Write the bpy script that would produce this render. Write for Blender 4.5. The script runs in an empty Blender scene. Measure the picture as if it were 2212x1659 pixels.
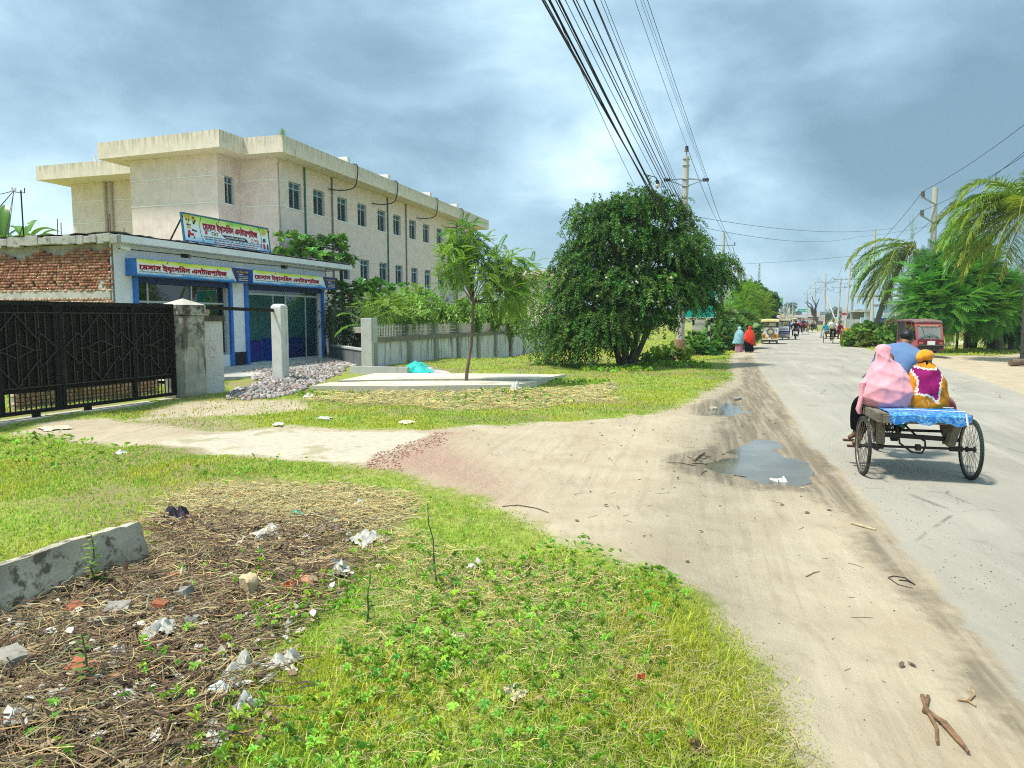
import bpy, bmesh, math, random
import numpy as np
from mathutils import Vector, Matrix
R = math.radians
rnd = random.Random(7)
nr = np.random.default_rng(11)
sc = bpy.context.scene
COL = sc.collection
# ---------------------------------------------------------------- camera numbers
F, CX, CY, HZ, CH = 720.0, 512.0, 384.0, 318.0, 1.9
PITCH = math.atan((CY - HZ) / F)
cp, sp = math.cos(PITCH), math.sin(PITCH)
K = 1024 / 2212.0                     # the photograph was measured at 2212 px width
def ray(px, py):
 u = (px - CX) / F; v = (CY - py) / F
 return (u, cp + sp * v, -sp + cp * v)
def G(qx, qy, z=0.0):                 # pixel of the measured picture -> point on the level z
 r = ray(qx * K, qy * K); t = (z - CH) / r[2]
 return Vector((r[0] * t, r[1] * t, z))
def at(qx, qy, Y):                    # pixel -> point at distance Y
 r = ray(qx * K, qy * K); t = Y / r[1]
 return Vector((r[0] * t, Y, CH + r[2] * t))
# ---------------------------------------------------------------- properties
def tag(o, label=None, cat=None, group=None, kind=None):
 if label: o['label'] = label
 if cat: o['category'] = cat
 if group: o['group'] = group
 if kind: o['kind'] = kind
 return o
def thing(name, label, cat, loc=(0, 0, 0), rz=0.0, group=None):
 o = bpy.data.objects.new(name, None); COL.objects.link(o)
 o.location = loc; o.rotation_euler = (0, 0, rz); o.empty_display_size = .2
 return tag(o, label, cat, group)
def copy_tree(o, parent=None):
 c = o.copy(); COL.objects.link(c)
 if parent: c.parent = parent
 for ch in list(o.children): copy_tree(ch, c)
 return c
# ---------------------------------------------------------------- materials
MATS = {}
def new_mat(name):
 m = bpy.data.materials.new(name); m.use_nodes = True
 nt = m.node_tree; b = nt.nodes['Principled BSDF']
 return m, nt, b
def N(nt, typ, **kw):
 n = nt.nodes.new(typ)
 for k, v in kw.items():
  if k.startswith('i_'):
   key = k[2:]; key = int(key) if key.isdigit() else key
   n.inputs[key].default_value = v
  else: setattr(n, k, v)
 return n
def L(nt, a, b): nt.links.new(a, b)
def mixc(nt, fac, a, b, blend='MIX'):
 n = nt.nodes.new('ShaderNodeMix'); n.data_type = 'RGBA'; n.blend_type = blend
 for sock, v in ((n.inputs[0], fac), (n.inputs[6], a), (n.inputs[7], b)):
  if hasattr(v, 'is_output'): L(nt, v, sock)
  elif isinstance(v, (int, float)): sock.default_value = v
  else: sock.default_value = (v[0], v[1], v[2], 1)
 return n.outputs[2]
def mathn(nt, op, a, b=None, c=None, clamp=False):
 n = nt.nodes.new('ShaderNodeMath'); n.operation = op; n.use_clamp = clamp
 for i, v in enumerate((a, b, c)):
  if v is None: continue
  if hasattr(v, 'is_output'): L(nt, v, n.inputs[i])
  else: n.inputs[i].default_value = v
 return n.outputs[0]
def ramp(nt, fac, lo, hi):
 n = nt.nodes.new('ShaderNodeMapRange'); n.interpolation_type = 'SMOOTHSTEP'
 L(nt, fac, n.inputs[0]); n.inputs[1].default_value = lo; n.inputs[2].default_value = hi
 return n.outputs[0]
def noise(nt, co, scale, detail=4, rough=.55, dist=0.0):
 n = N(nt, 'ShaderNodeTexNoise'); n.inputs['Scale'].default_value = scale
 n.inputs['Detail'].default_value = detail; n.inputs['Roughness'].default_value = rough
 n.inputs['Distortion'].default_value = dist
 if co is not None: L(nt, co, n.inputs['Vector'])
 return n.outputs['Fac']
def scaled(nt, co, s):
 n = N(nt, 'ShaderNodeMapping'); n.inputs['Scale'].default_value = s; L(nt, co, n.inputs['Vector'])
 return n.outputs[0]
def mat(name, col, rough=.75, var=.18, scale=6., bump=0., bscale=60., metal=0., spec=.4,
  dirt=None, dirt_scale=2., dirt_lo=.5, dirt_hi=.7, stretch=None, coat=0.):
 """painted / plain surface with mottling, optional dirt patches and grain"""
 if name in MATS: return MATS[name]
 m, nt, b = new_mat(name)
 co = N(nt, 'ShaderNodeTexCoord').outputs['Object']
 c2 = scaled(nt, co, stretch) if stretch else co
 n1 = noise(nt, c2, scale, 5)
 dark = tuple(c * (1 - var) for c in col); lite = tuple(min(1, c * (1 + var)) for c in col)
 base = mixc(nt, ramp(nt, n1, .3, .7), dark, lite)
 if dirt:
  n2 = noise(nt, c2, dirt_scale, 8, .65)
  base = mixc(nt, ramp(nt, n2, dirt_lo, dirt_hi), base, dirt)
 L(nt, base, b.inputs['Base Color'])
 b.inputs['Roughness'].default_value = rough; b.inputs['Metallic'].default_value = metal
 b.inputs['Specular IOR Level'].default_value = spec
 b.inputs['Coat Weight'].default_value = coat
 if bump:
  bn = N(nt, 'ShaderNodeBump'); bn.inputs['Strength'].default_value = bump; bn.inputs['Distance'].default_value = .02
  L(nt, noise(nt, c2, bscale, 6), bn.inputs['Height']); L(nt, bn.outputs[0], b.inputs['Normal'])
 MATS[name] = m
 return m
def leaf_mat(name, rough=.45, trans=.35, spec=.4, tint=(1, 1, 1), bump=0):
 """leaf whose own colour comes from the vertex colour 'Col'"""
 if name in MATS: return MATS[name]
 m, nt, b = new_mat(name)
 a = N(nt, 'ShaderNodeAttribute', attribute_name='Col')
 c = mixc(nt, 1.0, a.outputs['Color'], tint, 'MULTIPLY')
 L(nt, c, b.inputs['Base Color']); b.inputs['Roughness'].default_value = rough
 b.inputs['Specular IOR Level'].default_value = spec
 tr = N(nt, 'ShaderNodeBsdfTranslucent')
 L(nt, mixc(nt, 1.0, c, (1.1, 1.15, .6), 'MULTIPLY'), tr.inputs['Color'])
 mx = N(nt, 'ShaderNodeMixShader'); mx.inputs[0].default_value = trans
 L(nt, b.outputs[0], mx.inputs[1]); L(nt, tr.outputs[0], mx.inputs[2])
 L(nt, mx.outputs[0], nt.nodes['Material Output'].inputs['Surface'])
 MATS[name] = m
 return m
def col_mat(name, rough=.8, spec=.3, bump=0., bscale=50.):
 if name in MATS: return MATS[name]
 m, nt, b = new_mat(name)
 a = N(nt, 'ShaderNodeAttribute', attribute_name='Col')
 co = N(nt, 'ShaderNodeTexCoord').outputs['Object']
 n1 = noise(nt, co, bscale * .4, 6)
 c = mixc(nt, 1.0, a.outputs['Color'], mixc(nt, n1, (.7, .7, .7), (1.25, 1.25, 1.25)), 'MULTIPLY')
 L(nt, c, b.inputs['Base Color']); b.inputs['Roughness'].default_value = rough
 b.inputs['Specular IOR Level'].default_value = spec
 if bump:
  bn = N(nt, 'ShaderNodeBump'); bn.inputs['Strength'].default_value = bump; bn.inputs['Distance'].default_value = .02
  L(nt, noise(nt, co, bscale, 6), bn.inputs['Height']); L(nt, bn.outputs[0], b.inputs['Normal'])
 MATS[name] = m
 return m
# ---------------------------------------------------------------- mesh building
class MB:
 def __init__(s): s.v = []; s.f = []; s.M = None
 def add(s, vs, fs):
  o = len(s.v)
  if s.M is not None: vs = [tuple(s.M @ Vector(p)) for p in vs]
  s.v += [tuple(p) for p in vs]; s.f += [tuple(i + o for i in f) for f in fs]
  return s
 def box(s, c, d, rz=0., M=None, bev=0.):
  x, y, z = d[0] / 2, d[1] / 2, d[2] / 2
  if bev > 0:
   bv = min(bev, x * .45, y * .45, z * .45); vs = [];
   bm = bmesh.new(); bmesh.ops.create_cube(bm, size=1)
   for p in bm.verts: p.co = Vector((p.co.x * 2 * x, p.co.y * 2 * y, p.co.z * 2 * z))
   bmesh.ops.bevel(bm, geom=list(bm.edges), offset=bv, segments=2, affect='EDGES', profile=.6)
   vs = [p.co.copy() for p in bm.verts]; fs = [tuple(q.index for q in f.verts) for f in bm.faces]; bm.free()
  else:
   vs = [Vector((sx * x, sy * y, sz * z)) for sz in (-1, 1) for sx, sy in ((-1, -1), (1, -1), (1, 1), (-1, 1))]
   fs = [(3, 2, 1, 0), (4, 5, 6, 7), (0, 1, 5, 4), (1, 2, 6, 5), (2, 3, 7, 6), (3, 0, 4, 7)]
  T = Matrix.Translation(c) @ (M if M is not None else Matrix.Rotation(rz, 4, 'Z'))
  return s.add([T @ p for p in vs], fs)
 def b2(s, lo, hi, bev=0.):
  return s.box([(a + b) / 2 for a, b in zip(lo, hi)], [abs(b - a) for a, b in zip(lo, hi)], bev=bev)
 def bar(s, a, b, w, h=None, up=(0, 0, 1)):
  a, b = Vector(a), Vector(b); d = b - a; l = d.length
  if l < 1e-6: return s
  y = d.normalized(); u = Vector(up)
  if abs(y.dot(u)) > .98: u = Vector((1, 0, 0))
  x = y.cross(u).normalized(); z = x.cross(y)
  M = Matrix((x, y, z)).transposed().to_4x4()
  return s.box((a + b) / 2, (w, l, h or w), M=M)
 def tube(s, pts, rad, n=8, cap=True, closed=False):
  pts = [Vector(p) for p in pts]; m = len(pts)
  if not hasattr(rad, '__len__'): rad = [rad] * m
  vs = []; fs = []; prev = None
  for i, p in enumerate(pts):
   if closed: t = pts[(i + 1) % m] - pts[i - 1]
   else: t = pts[min(i + 1, m - 1)] - pts[max(i - 1, 0)]
   t = t.normalized() if t.length > 1e-9 else Vector((0, 0, 1))
   if prev is None:
    prev = Vector((0, 0, 1)) if abs(t.z) < .9 else Vector((1, 0, 0))
   x = prev - t * prev.dot(t)
   x = x.normalized() if x.length > 1e-6 else t.orthogonal().normalized()
   y = t.cross(x); prev = x
   for k in range(n):
    a = 2 * math.pi * k / n
    vs.append(p + (x * math.cos(a) + y * math.sin(a)) * rad[i])
  for i in range(m if closed else m - 1):
   j = (i + 1) % m
   for k in range(n):
    k2 = (k + 1) % n
    fs.append((i * n + k, i * n + k2, j * n + k2, j * n + k))
  if cap and not closed:
   fs.append(tuple(range(n - 1, -1, -1))); fs.append(tuple((m - 1) * n + k for k in range(n)))
  return s.add(vs, fs)
 def cyl(s, a, b, r, r2=None, n=16): return s.tube([a, b], [r, r if r2 is None else r2], n)
 def torus(s, c, axis, Rr, r, n=40, m=10):
  ax = Vector(axis).normalized(); u = ax.orthogonal().normalized(); w = ax.cross(u)
  return s.tube([Vector(c) + (u * math.cos(2 * math.pi * i / n) + w * math.sin(2 * math.pi * i / n)) * Rr for i in range(n)], r, m, closed=True)
 def disc(s, c, axis, r, n=24):
  ax = Vector(axis).normalized(); u = ax.orthogonal().normalized(); w = ax.cross(u)
  return s.add([Vector(c) + (u * math.cos(2 * math.pi * i / n) + w * math.sin(2 * math.pi * i / n)) * r for i in range(n)], [tuple(range(n))])
 def sphere(s, c, r, n=14, m=9, jit=0., rn=None):
  r = (r, r, r) if not hasattr(r, '__len__') else r; vs = []; fs = []
  for i in range(m + 1):
   t = math.pi * i / m
   for k in range(n):
    a = 2 * math.pi * k / n; j = 1 + (rn.uniform(-jit, jit) if rn else 0)
    vs.append((c[0] + r[0] * math.sin(t) * math.cos(a) * j, c[1] + r[1] * math.sin(t) * math.sin(a) * j, c[2] + r[2] * math.cos(t) * j))
  for i in range(m):
   for k in range(n):
    fs.append((i * n + k, (i + 1) * n + k, (i + 1) * n + (k + 1) % n, i * n + (k + 1) % n))
  return s.add(vs, fs)
 def prism(s, poly, z0, z1):
  n = len(poly); vs = [(x, y, z0) for x, y in poly] + [(x, y, z1) for x, y in poly]
  return s.add(vs, [tuple(range(n - 1, -1, -1)), tuple(range(n, 2 * n))] + [(i, (i + 1) % n, n + (i + 1) % n, n + i) for i in range(n)])
 def extr(s, poly, axis, a, b):
  """poly in the plane across 'axis' (x: (y,z); y: (x,z)), from a to b"""
  n = len(poly); f = (lambda p, t: (t, p[0], p[1])) if axis == 'x' else (lambda p, t: (p[0], t, p[1]))
  vs = [f(p, a) for p in poly] + [f(p, b) for p in poly]
  return s.add(vs, [tuple(range(n - 1, -1, -1)), tuple(range(n, 2 * n))] + [(i, (i + 1) % n, n + (i + 1) % n, n + i) for i in range(n)])
 def loft(s, rings, cap=True):
  n = len(rings[0]); vs = [p for r in rings for p in r]; fs = []
  for i in range(len(rings) - 1):
   for k in range(n): fs.append((i * n + k, i * n + (k + 1) % n, (i + 1) * n + (k + 1) % n, (i + 1) * n + k))
  if cap: fs.append(tuple(range(n - 1, -1, -1))); fs.append(tuple((len(rings) - 1) * n + k for k in range(n)))
  return s.add(vs, fs)
 def grid(s, fn, nu, nv):
  vs = [fn(i / nu, j / nv) for j in range(nv + 1) for i in range(nu + 1)]
  return s.add(vs, [(j * (nu + 1) + i, j * (nu + 1) + i + 1, (j + 1) * (nu + 1) + i + 1, (j + 1) * (nu + 1) + i) for j in range(nv) for i in range(nu)])
 def build(s, name, m, parent=None, smooth=False, loc=None, rz=None, fix=True):
  me = bpy.data.meshes.new(name); me.from_pydata(s.v, [], s.f)
  if fix and len(s.f) < 60000:
   bm = bmesh.new(); bm.from_mesh(me); bmesh.ops.recalc_face_normals(bm, faces=bm.faces); bm.to_mesh(me); bm.free()
  if m: me.materials.append(m)
  if smooth:
   me.polygons.foreach_set('use_smooth', [True] * len(me.polygons))
   if smooth != 'all': me.set_sharp_from_angle(angle=R(smooth if smooth is not True else 40))
  o = bpy.data.objects.new(name, me); COL.objects.link(o)
  if parent: o.parent = parent
  if loc is not None: o.location = loc
  if rz is not None: o.rotation_euler = (0, 0, rz)
  return o
def arr_mesh(name, V, Fc, m=None, parent=None, col=None, smooth=False, attrs=None, loc=None):
 """mesh from numpy arrays: V (n,3), Fc (m,k)"""
 V = np.asarray(V, np.float32); Fc = np.asarray(Fc, np.int32); k = Fc.shape[1]
 me = bpy.data.meshes.new(name)
 me.vertices.add(len(V)); me.vertices.foreach_set('co', V.ravel())
 me.loops.add(Fc.size); me.loops.foreach_set('vertex_index', Fc.ravel())
 me.polygons.add(len(Fc)); me.polygons.foreach_set('loop_start', np.arange(0, Fc.size, k, dtype=np.int32))
 if smooth: me.polygons.foreach_set('use_smooth', np.ones(len(Fc), bool))
 me.update(calc_edges=True)
 if col is not None:
  a = me.color_attributes.new('Col', 'FLOAT_COLOR', 'POINT')
  c4 = np.ones((len(V), 4), np.float32); c4[:, :3] = col
  a.data.foreach_set('color', c4.ravel())
 for nm, arr in (attrs or {}).items():
  a = me.attributes.new(nm, 'FLOAT', 'POINT'); a.data.foreach_set('value', np.asarray(arr, np.float32))
 if m: me.materials.append(m)
 o = bpy.data.objects.new(name, me); COL.objects.link(o)
 if parent: o.parent = parent
 if loc is not None: o.location = loc
 return o
def frames(D, U):
 """rotation matrices whose Y axis is D and whose Z axis lies near U"""
 D = D / np.linalg.norm(D, axis=1, keepdims=True)
 X = np.cross(D, U); l = np.linalg.norm(X, axis=1, keepdims=True)
 X = np.where(l < 1e-4, np.array([1., 0, 0]), X / np.maximum(l, 1e-6))
 Z = np.cross(X, D)
 return np.stack([X, D, Z], axis=2)
def scatter(proto, Rm, T, S, col, colvar=None):
 pv, pf = proto; n = len(pv); m = len(T)
 S = np.asarray(S, float); S = S[:, None, None] if S.ndim == 1 else S[:, None, :]
 V = np.einsum('mij,mnj->mni', Rm, pv[None] * S) + T[:, None, :]
 Fc = (pf[None] + (np.arange(m) * n)[:, None, None]).reshape(-1, pf.shape[1])
 C = np.repeat(col[:, None, :], n, axis=1)
 if colvar is not None: C = C * colvar[None, :, None]
 return V.reshape(-1, 3), Fc, C.reshape(-1, 3)
def leaf(w=.4, l=1., fold=.08, droop=.1, mid=.45):
 """six-sided leaf folded on its rib, in triangles"""
 v = [(0, 0, 0), (-w * .42, l * mid * .6, fold), (-w * .5, l * mid * 1.3, fold * .8 - droop * .3), (0, l, -droop), (w * .5, l * mid * 1.3, fold * .8 - droop * .3), (w * .42, l * mid * .6, fold), (0, l * mid, -droop * .15)]
 f = [(0, 6, 1), (1, 6, 2), (2, 6, 3), (3, 6, 4), (4, 6, 5), (5, 6, 0)]
 return np.array(v, float), np.array(f)
def leaf2(w=.4, l=1., fold=.08, droop=.1, mid=.45):
 v = [(0, 0, 0), (-w * .5, l * mid, fold), (0, l, -droop), (w * .5, l * mid, fold)]
 return np.array(v, float), np.array([(0, 2, 1), (0, 3, 2)])
def join_protos(ps):
 vs = []; fs = []; o = 0
 for v, f in ps: vs.append(v); fs.append(f + o); o += len(v)
 return np.concatenate(vs), np.concatenate(fs)
def xf(p, M): return (np.array([tuple(M @ Vector(q)) for q in p[0]]), p[1])
def shade(base, n, var=.25, hue=.12, rng=None):
 rng = rng or nr
 b = np.array(base)[None] * (1 + rng.normal(0, var, (n, 1)).clip(-.6, .8))
 h = rng.normal(0, hue, (n, 1)); b[:, 0:1] *= 1 + h * 1.2; b[:, 2:3] *= 1 - h * .6
 return b.clip(.002, .9)
# value noise on arrays
_tab = np.random.default_rng(3).random((256, 256))
def vnoise(x, y):
 xi = np.floor(x).astype(int); yi = np.floor(y).astype(int); fx = x - xi; fy = y - yi
 fx = fx * fx * (3 - 2 * fx); fy = fy * fy * (3 - 2 * fy)
 a = _tab[xi % 256, yi % 256]; b = _tab[(xi + 1) % 256, yi % 256]; c = _tab[xi % 256, (yi + 1) % 256]; d = _tab[(xi + 1) % 256, (yi + 1) % 256]
 return (a * (1 - fx) + b * fx) * (1 - fy) + (c * (1 - fx) + d * fx) * fy
def fbm(x, y, s=1., o=4):
 t = 0; a = .5; f = s
 for i in range(o): t = t + a * vnoise(x * f + 17.3 * i, y * f - 9.1 * i); a *= .5; f *= 2.03
 return t / (1 - .5 ** o)
def sdpoly(x, y, poly):
 """signed distance in metres, positive inside"""
 d = np.full(x.shape, 1e9); ins = np.zeros(x.shape, bool); n = len(poly)
 for i in range(n):
  x1, y1 = poly[i][:2]; x2, y2 = poly[(i + 1) % n][:2]
  dx, dy = x2 - x1, y2 - y1; L2 = dx * dx + dy * dy + 1e-12
  t = (((x - x1) * dx + (y - y1) * dy) / L2).clip(0, 1)
  d = np.minimum(d, np.hypot(x - x1 - t * dx, y - y1 - t * dy))
  c = ((y1 > y) != (y2 > y)) & (x < dx * (y - y1) / (dy if abs(dy) > 1e-9 else 1e-9) + x1)
  ins ^= c
 return np.where(ins, d, -d)
def sstep(a, lo, hi):
 t = ((a - lo) / (hi - lo)).clip(0, 1); return t * t * (3 - 2 * t)
DENOISE = False
# ---------------------------------------------------------------- camera, light, sky
cd = bpy.data.cameras.new('camera'); cam = bpy.data.objects.new('camera', cd); COL.objects.link(cam)
cd.sensor_fit = 'HORIZONTAL'; cd.sensor_width = 36.0; cd.lens = 36.0 * F / 1024; cd.clip_start = .05; cd.clip_end = 20000
cam.location = (0, 0, CH); cam.rotation_euler = (R(90) - PITCH, 0, 0); sc.camera = cam
SUN_EL, SUN_AZ = R(65), R(-112)        # azimuth from +Y towards +X
sd_ = bpy.data.lights.new('sun', 'SUN'); sun = bpy.data.objects.new('sun', sd_); COL.objects.link(sun)
sd_.energy = 2.0; sd_.angle = R(7); sd_.color = (1, .95, .86)
sdir = Vector((math.sin(SUN_AZ) * math.cos(SUN_EL), math.cos(SUN_AZ) * math.cos(SUN_EL), math.sin(SUN_EL)))
sun.rotation_euler = sdir.to_track_quat('Z', 'Y').to_euler(); sun.location = (-30, -5, 60)
w = bpy.data.worlds.new('World'); sc.world = w; w.use_nodes = True
nt = w.node_tree; bg = nt.nodes['Background']; out = nt.nodes['World Output']
sky = N(nt, 'ShaderNodeTexSky'); sky.sky_type = 'NISHITA'; sky.sun_disc = False
sky.sun_elevation = SUN_EL; sky.sun_rotation = SUN_AZ; sky.dust_density = 2.5
L(nt, sky.outputs[0], bg.inputs[0]); bg.inputs[1].default_value = .07
tc = N(nt, 'ShaderNodeTexCoord')
D3 = tc.outputs['Generated']
sx = N(nt, 'ShaderNodeSeparateXYZ'); L(nt, D3, sx.inputs[0])
den = mathn(nt, 'ADD', mathn(nt, 'MAXIMUM', sx.outputs[2], 0.0), .30)
px_ = mathn(nt, 'DIVIDE', sx.outputs[0], den); py_ = mathn(nt, 'DIVIDE', sx.outputs[1], den)
cv = N(nt, 'ShaderNodeCombineXYZ'); L(nt, px_, cv.inputs[0]); L(nt, py_, cv.inputs[1])
c1 = mathn(nt, 'ADD', mathn(nt, 'MULTIPLY', noise(nt, scaled(nt, D3, (2.6, 2.6, 5.6)), 1.0, 10, .56, .25), .75), mathn(nt, 'MULTIPLY', noise(nt, scaled(nt, cv.outputs[0], (.8, 1., 1)), 1.0, 7, .55, .3), .25))
mp = N(nt, 'ShaderNodeMapping'); mp.inputs['Location'].default_value = (3.7, 1.2, 0); mp.inputs['Scale'].default_value = (.42, .55, 1); L(nt, cv.outputs[0], mp.inputs[0])
c2 = noise(nt, mp.outputs[0], 1.0, 3, .5, .3)
wrp = N(nt, 'ShaderNodeTexNoise'); wrp.inputs['Scale'].default_value = 5; wrp.inputs['Detail'].default_value = 7; L(nt, D3, wrp.inputs['Vector'])
DW = N(nt, 'ShaderNodeVectorMath', operation='MULTIPLY_ADD'); L(nt, wrp.outputs['Color'], DW.inputs[0]); DW.inputs[1].default_value = (.30, .30, .18); DW.inputs[2].default_value = (-.15, -.15, -.09)
DX = N(nt, 'ShaderNodeVectorMath', operation='ADD'); L(nt, D3, DX.inputs[0]); L(nt, DW.outputs[0], DX.inputs[1])
def blob(az, el, rad, amp):
 d = N(nt, 'ShaderNodeVectorMath', operation='DISTANCE'); L(nt, DX.outputs[0], d.inputs[0])
 d.inputs[1].default_value = (math.sin(R(az)) * math.cos(R(el)), math.cos(R(az)) * math.cos(R(el)), math.sin(R(el)))
 r_ = ramp(nt, d.outputs['Value'], rad, 0.0)
 return mathn(nt, 'MULTIPLY', r_, amp)
val = mathn(nt, 'ADD', mathn(nt, 'MULTIPLY', c1, 1.9), mathn(nt, 'MULTIPLY', c2, .7))
val = mathn(nt, 'ADD', val, -.92)
# the banks of this particular sky: dark over the road and above the roof, bright breaks low on the left and behind the tree
for a_ in ((33, 13, .30, -.20), (22, 15, .26, -.14), (14, 20, .24, -.10), (-12, 14, .30, -.20), (-26, 22, .30, -.24), (-8, 18, .22, -.14), (-2, 17, .20, -.10), (2, 8, .24, .26), (-38, 4, .36, .22), (-30, 9, .2, .06), (9, 11.5, .14, .26), (27, 17.5, .12, .20), (17, 5, .24, .28), (-8, 24, .25, .05), (30, 25, .24, .12), (20, 27, .2, .06)):
 val = mathn(nt, 'ADD', val, blob(*a_))
cr = N(nt, 'ShaderNodeValToRGB'); L(nt, val, cr.inputs[0])
els = cr.color_ramp.elements
els[0].position = .0; els[0].color = (.105, .18, .235, 1)
els[1].position = 1.0; els[1].color = (.74, .86, .89, 1)
for p, c in ((.2, (.145, .235, .30)), (.4, (.215, .325, .40)), (.6, (.325, .45, .52)), (.8, (.50, .61, .65))):
 e = els.new(p); e.color = (*c, 1)
cl = N(nt, 'ShaderNodeBackground'); L(nt, cr.outputs[0], cl.inputs[0]); cl.inputs[1].default_value = .84
mx = N(nt, 'ShaderNodeMixShader')
# below the horizon the world is plain ground-coloured haze
L(nt, mathn(nt, 'MULTIPLY', ramp(nt, val, 1.15, .75), .90), mx.inputs[0])
L(nt, bg.outputs[0], mx.inputs[1]); L(nt, cl.outputs[0], mx.inputs[2]); L(nt, mx.outputs[0], out.inputs[0])
vs = sc.view_settings; sc.display_settings.display_device = 'sRGB'
vs.view_transform = "Standard"; vs.look = "None"; vs.exposure = 1.42; vs.gamma = 1; vs.use_curve_mapping = False
cy = sc.cycles; sc.render.engine = 'CYCLES'
cy.use_denoising = DENOISE; cy.filter_width = 1.1; cy.denoising_prefilter = 'NONE'; cy.max_bounces = 6; cy.diffuse_bounces = 3; cy.glossy_bounces = 3; cy.transmission_bounces = 4; cy.transparent_max_bounces = 8
cy.sample_clamp_indirect = 6; cy.caustics_reflective = False; cy.caustics_refractive = False
# ---------------------------------------------------------------- terrain
def gp(pts): return [tuple(G(x, y)[:2]) for x, y in pts]
ROADL = [(2420, 1735), (2212, 1487), (2090, 1345), (1985, 1228), (1925, 1150), (1862, 1068), (1800, 1005), (1748, 955), (1716, 905), (1688, 862), (1658, 822), (1640, 790), (1628, 768), (1640, 748), (1672, 731), (1700, 717), (1712, 706)]
ROADR = [(1736, 706), (1748, 714), (1772, 724), (1800, 733), (1845, 746), (1905, 762), (1975, 777), (2060, 800), (2130, 822), (2212, 852), (2420, 925)]
road_w = gp(ROADL) + [tuple(G(1722, 697)[:2]), tuple(G(1732, 697)[:2])] + gp(ROADR)
road_w = [(5.0, -6)] + road_w + [(40, 2), (22, -14)]
DIRT = [(1870, 1665), (1800, 1578), (1705, 1448), (1625, 1365), (1545, 1288), (1440, 1228), (1310, 1172), (1150, 1112), (1090, 1076), (960, 1036), (880, 1012), (800, 1001), (690, 988), (560, 982), (440, 970), (330, 957), (200, 947), (60, 930), (120, 912), (230, 906), (330, 925), (470, 934), (560, 930), (700, 928), (800, 930), (930, 936), (1010, 925), (1200, 914), (1400, 898), (1478, 884), (1535, 850), (1592, 822), (1588, 800), (1583, 780), (1590, 762), (1620, 748), (1655, 740), (1700, 717), (1748, 760), (1900, 860), (2000, 1000), (2400, 1400), (2500, 1800), (2300, 2100)]
dirt_w = [(.3, -3)] + gp(DIRT) + [(4, -3)]
side_w = gp([(1985, 782), (1965, 768), (2040, 768), (2130, 770), (2212, 765), (2420, 758), (2600, 800), (2500, 930), (2212, 852)])
side2_w = gp([(1735, 722), (1745, 712), (1800, 722), (1860, 735), (1880, 748), (1845, 748), (1800, 735)])
bare_w = gp([(300, 905), (330, 884), (420, 868), (520, 862), (640, 866), (665, 882), (600, 893), (480, 900)])
slab_w = gp([(330, 958), (440, 940), (560, 931), (800, 931), (928, 937), (880, 962), (840, 980), (782, 1000), (690, 990), (500, 978)])
chip_w = gp([(770, 1008), (850, 972), (900, 948), (950, 932), (1000, 935), (960, 960), (1020, 985), (1080, 1030), (1100, 1080), (1000, 1062), (920, 1030)])
damp_w = gp([(2420, 1890), (2110, 1480), (1915, 1240), (1805, 1100), (1740, 1062), (1600, 1060), (1500, 1010), (1500, 985), (1545, 950), (1560, 900), (1510, 890), (1540, 865), (1600, 830), (1600, 775), (1622, 765), (1660, 825), (1700, 880), (1748, 952), (1850, 1055), (2000, 1235), (2230, 1487)])
deb_w = gp([(-200, 1290), (150, 1235), (300, 1190), (390, 1130), (560, 1112), (720, 1140), (760, 1190), (700, 1250), (620, 1320), (570, 1400), (550, 1500), (500, 1590), (460, 1700), (-300, 1800)])
dry_w = gp([(330, 1105), (430, 1050), (620, 1035), (830, 1065), (900, 1110), (840, 1160), (600, 1120), (420, 1130)])
dry2_w = gp([(640, 868), (700, 852), (900, 842), (1120, 850), (1240, 842), (1330, 830), (1300, 870), (1120, 885), (900, 880)])
brick_w = gp([(250, 915), (330, 905), (430, 900), (560, 915), (600, 925), (480, 932), (330, 926)])
soil_w = gp([(2025, 722), (2212, 716), (2420, 712), (2420, 724), (2212, 727), (2060, 729)])
soil2_w = gp([(1830, 716), (1905, 712), (1930, 722), (1850, 726)])
pale_w = gp([(2050, 736), (2212, 733), (2420, 731), (2420, 738), (2212, 743), (2050, 745)])
pud1_w = gp([(1560, 985), (1640, 950), (1690, 958), (1735, 1000), (1725, 1028), (1680, 1040), (1600, 1028), (1530, 1010), (1520, 990)])
pud2_w = gp([(1537, 882), (1570, 868), (1610, 872), (1622, 884), (1590, 893), (1545, 892)])
WA = R(18); WD = Vector((math.sin(WA), math.cos(WA), 0)); WN = Vector((math.cos(WA), -math.sin(WA), 0))   # boundary wall direction, and towards the road
W0 = Vector((-5.35, 27.3, 0))
def hgt(x, y):
 x = np.asarray(x, float); y = np.asarray(y, float)
 rd = sdpoly(x, y, road_w); dd = sdpoly(x, y, dirt_w)
 flat = np.maximum(sstep(rd, -.5, .1), sstep(dd, -.3, .3) * .85)
 h = (fbm(x, y, .8, 4) - .5) * .16 * (1 - flat) + (fbm(x, y, 3.1, 3) - .5) * .035 * (1 - flat * .6)
 h += (fbm(x + 40, y, 2.2, 4) - .5) * .05 * (1 - sstep(rd, -.5, .1))
 db = sstep(sdpoly(x, y, deb_w), -.1, .5)
 h += db * ((fbm(x, y, 5, 3) - .5) * .10 - .03)
 t = (x - W0.x) * WD.x + (y - W0.y) * WD.y; n = (x - W0.x) * WN.x + (y - W0.y) * WN.y
 h -= .75 * sstep(t, 7, 12) * (1 - sstep(t, 48, 60)) * sstep(n, -1.5, -.3) * (1 - sstep(n, .9, 3.2))
 for pw, dp in ((pud1_w, .07), (pud2_w, .06)):
  s_ = sdpoly(x, y, pw) + (fbm(x, y, 2.6, 4) - .5) * .7; h -= dp * sstep(s_, -.5, .35)
 far = np.hypot(x, y); return h * (1 - sstep(far, 150, 300)) * sstep(far, .5, 2)
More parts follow.
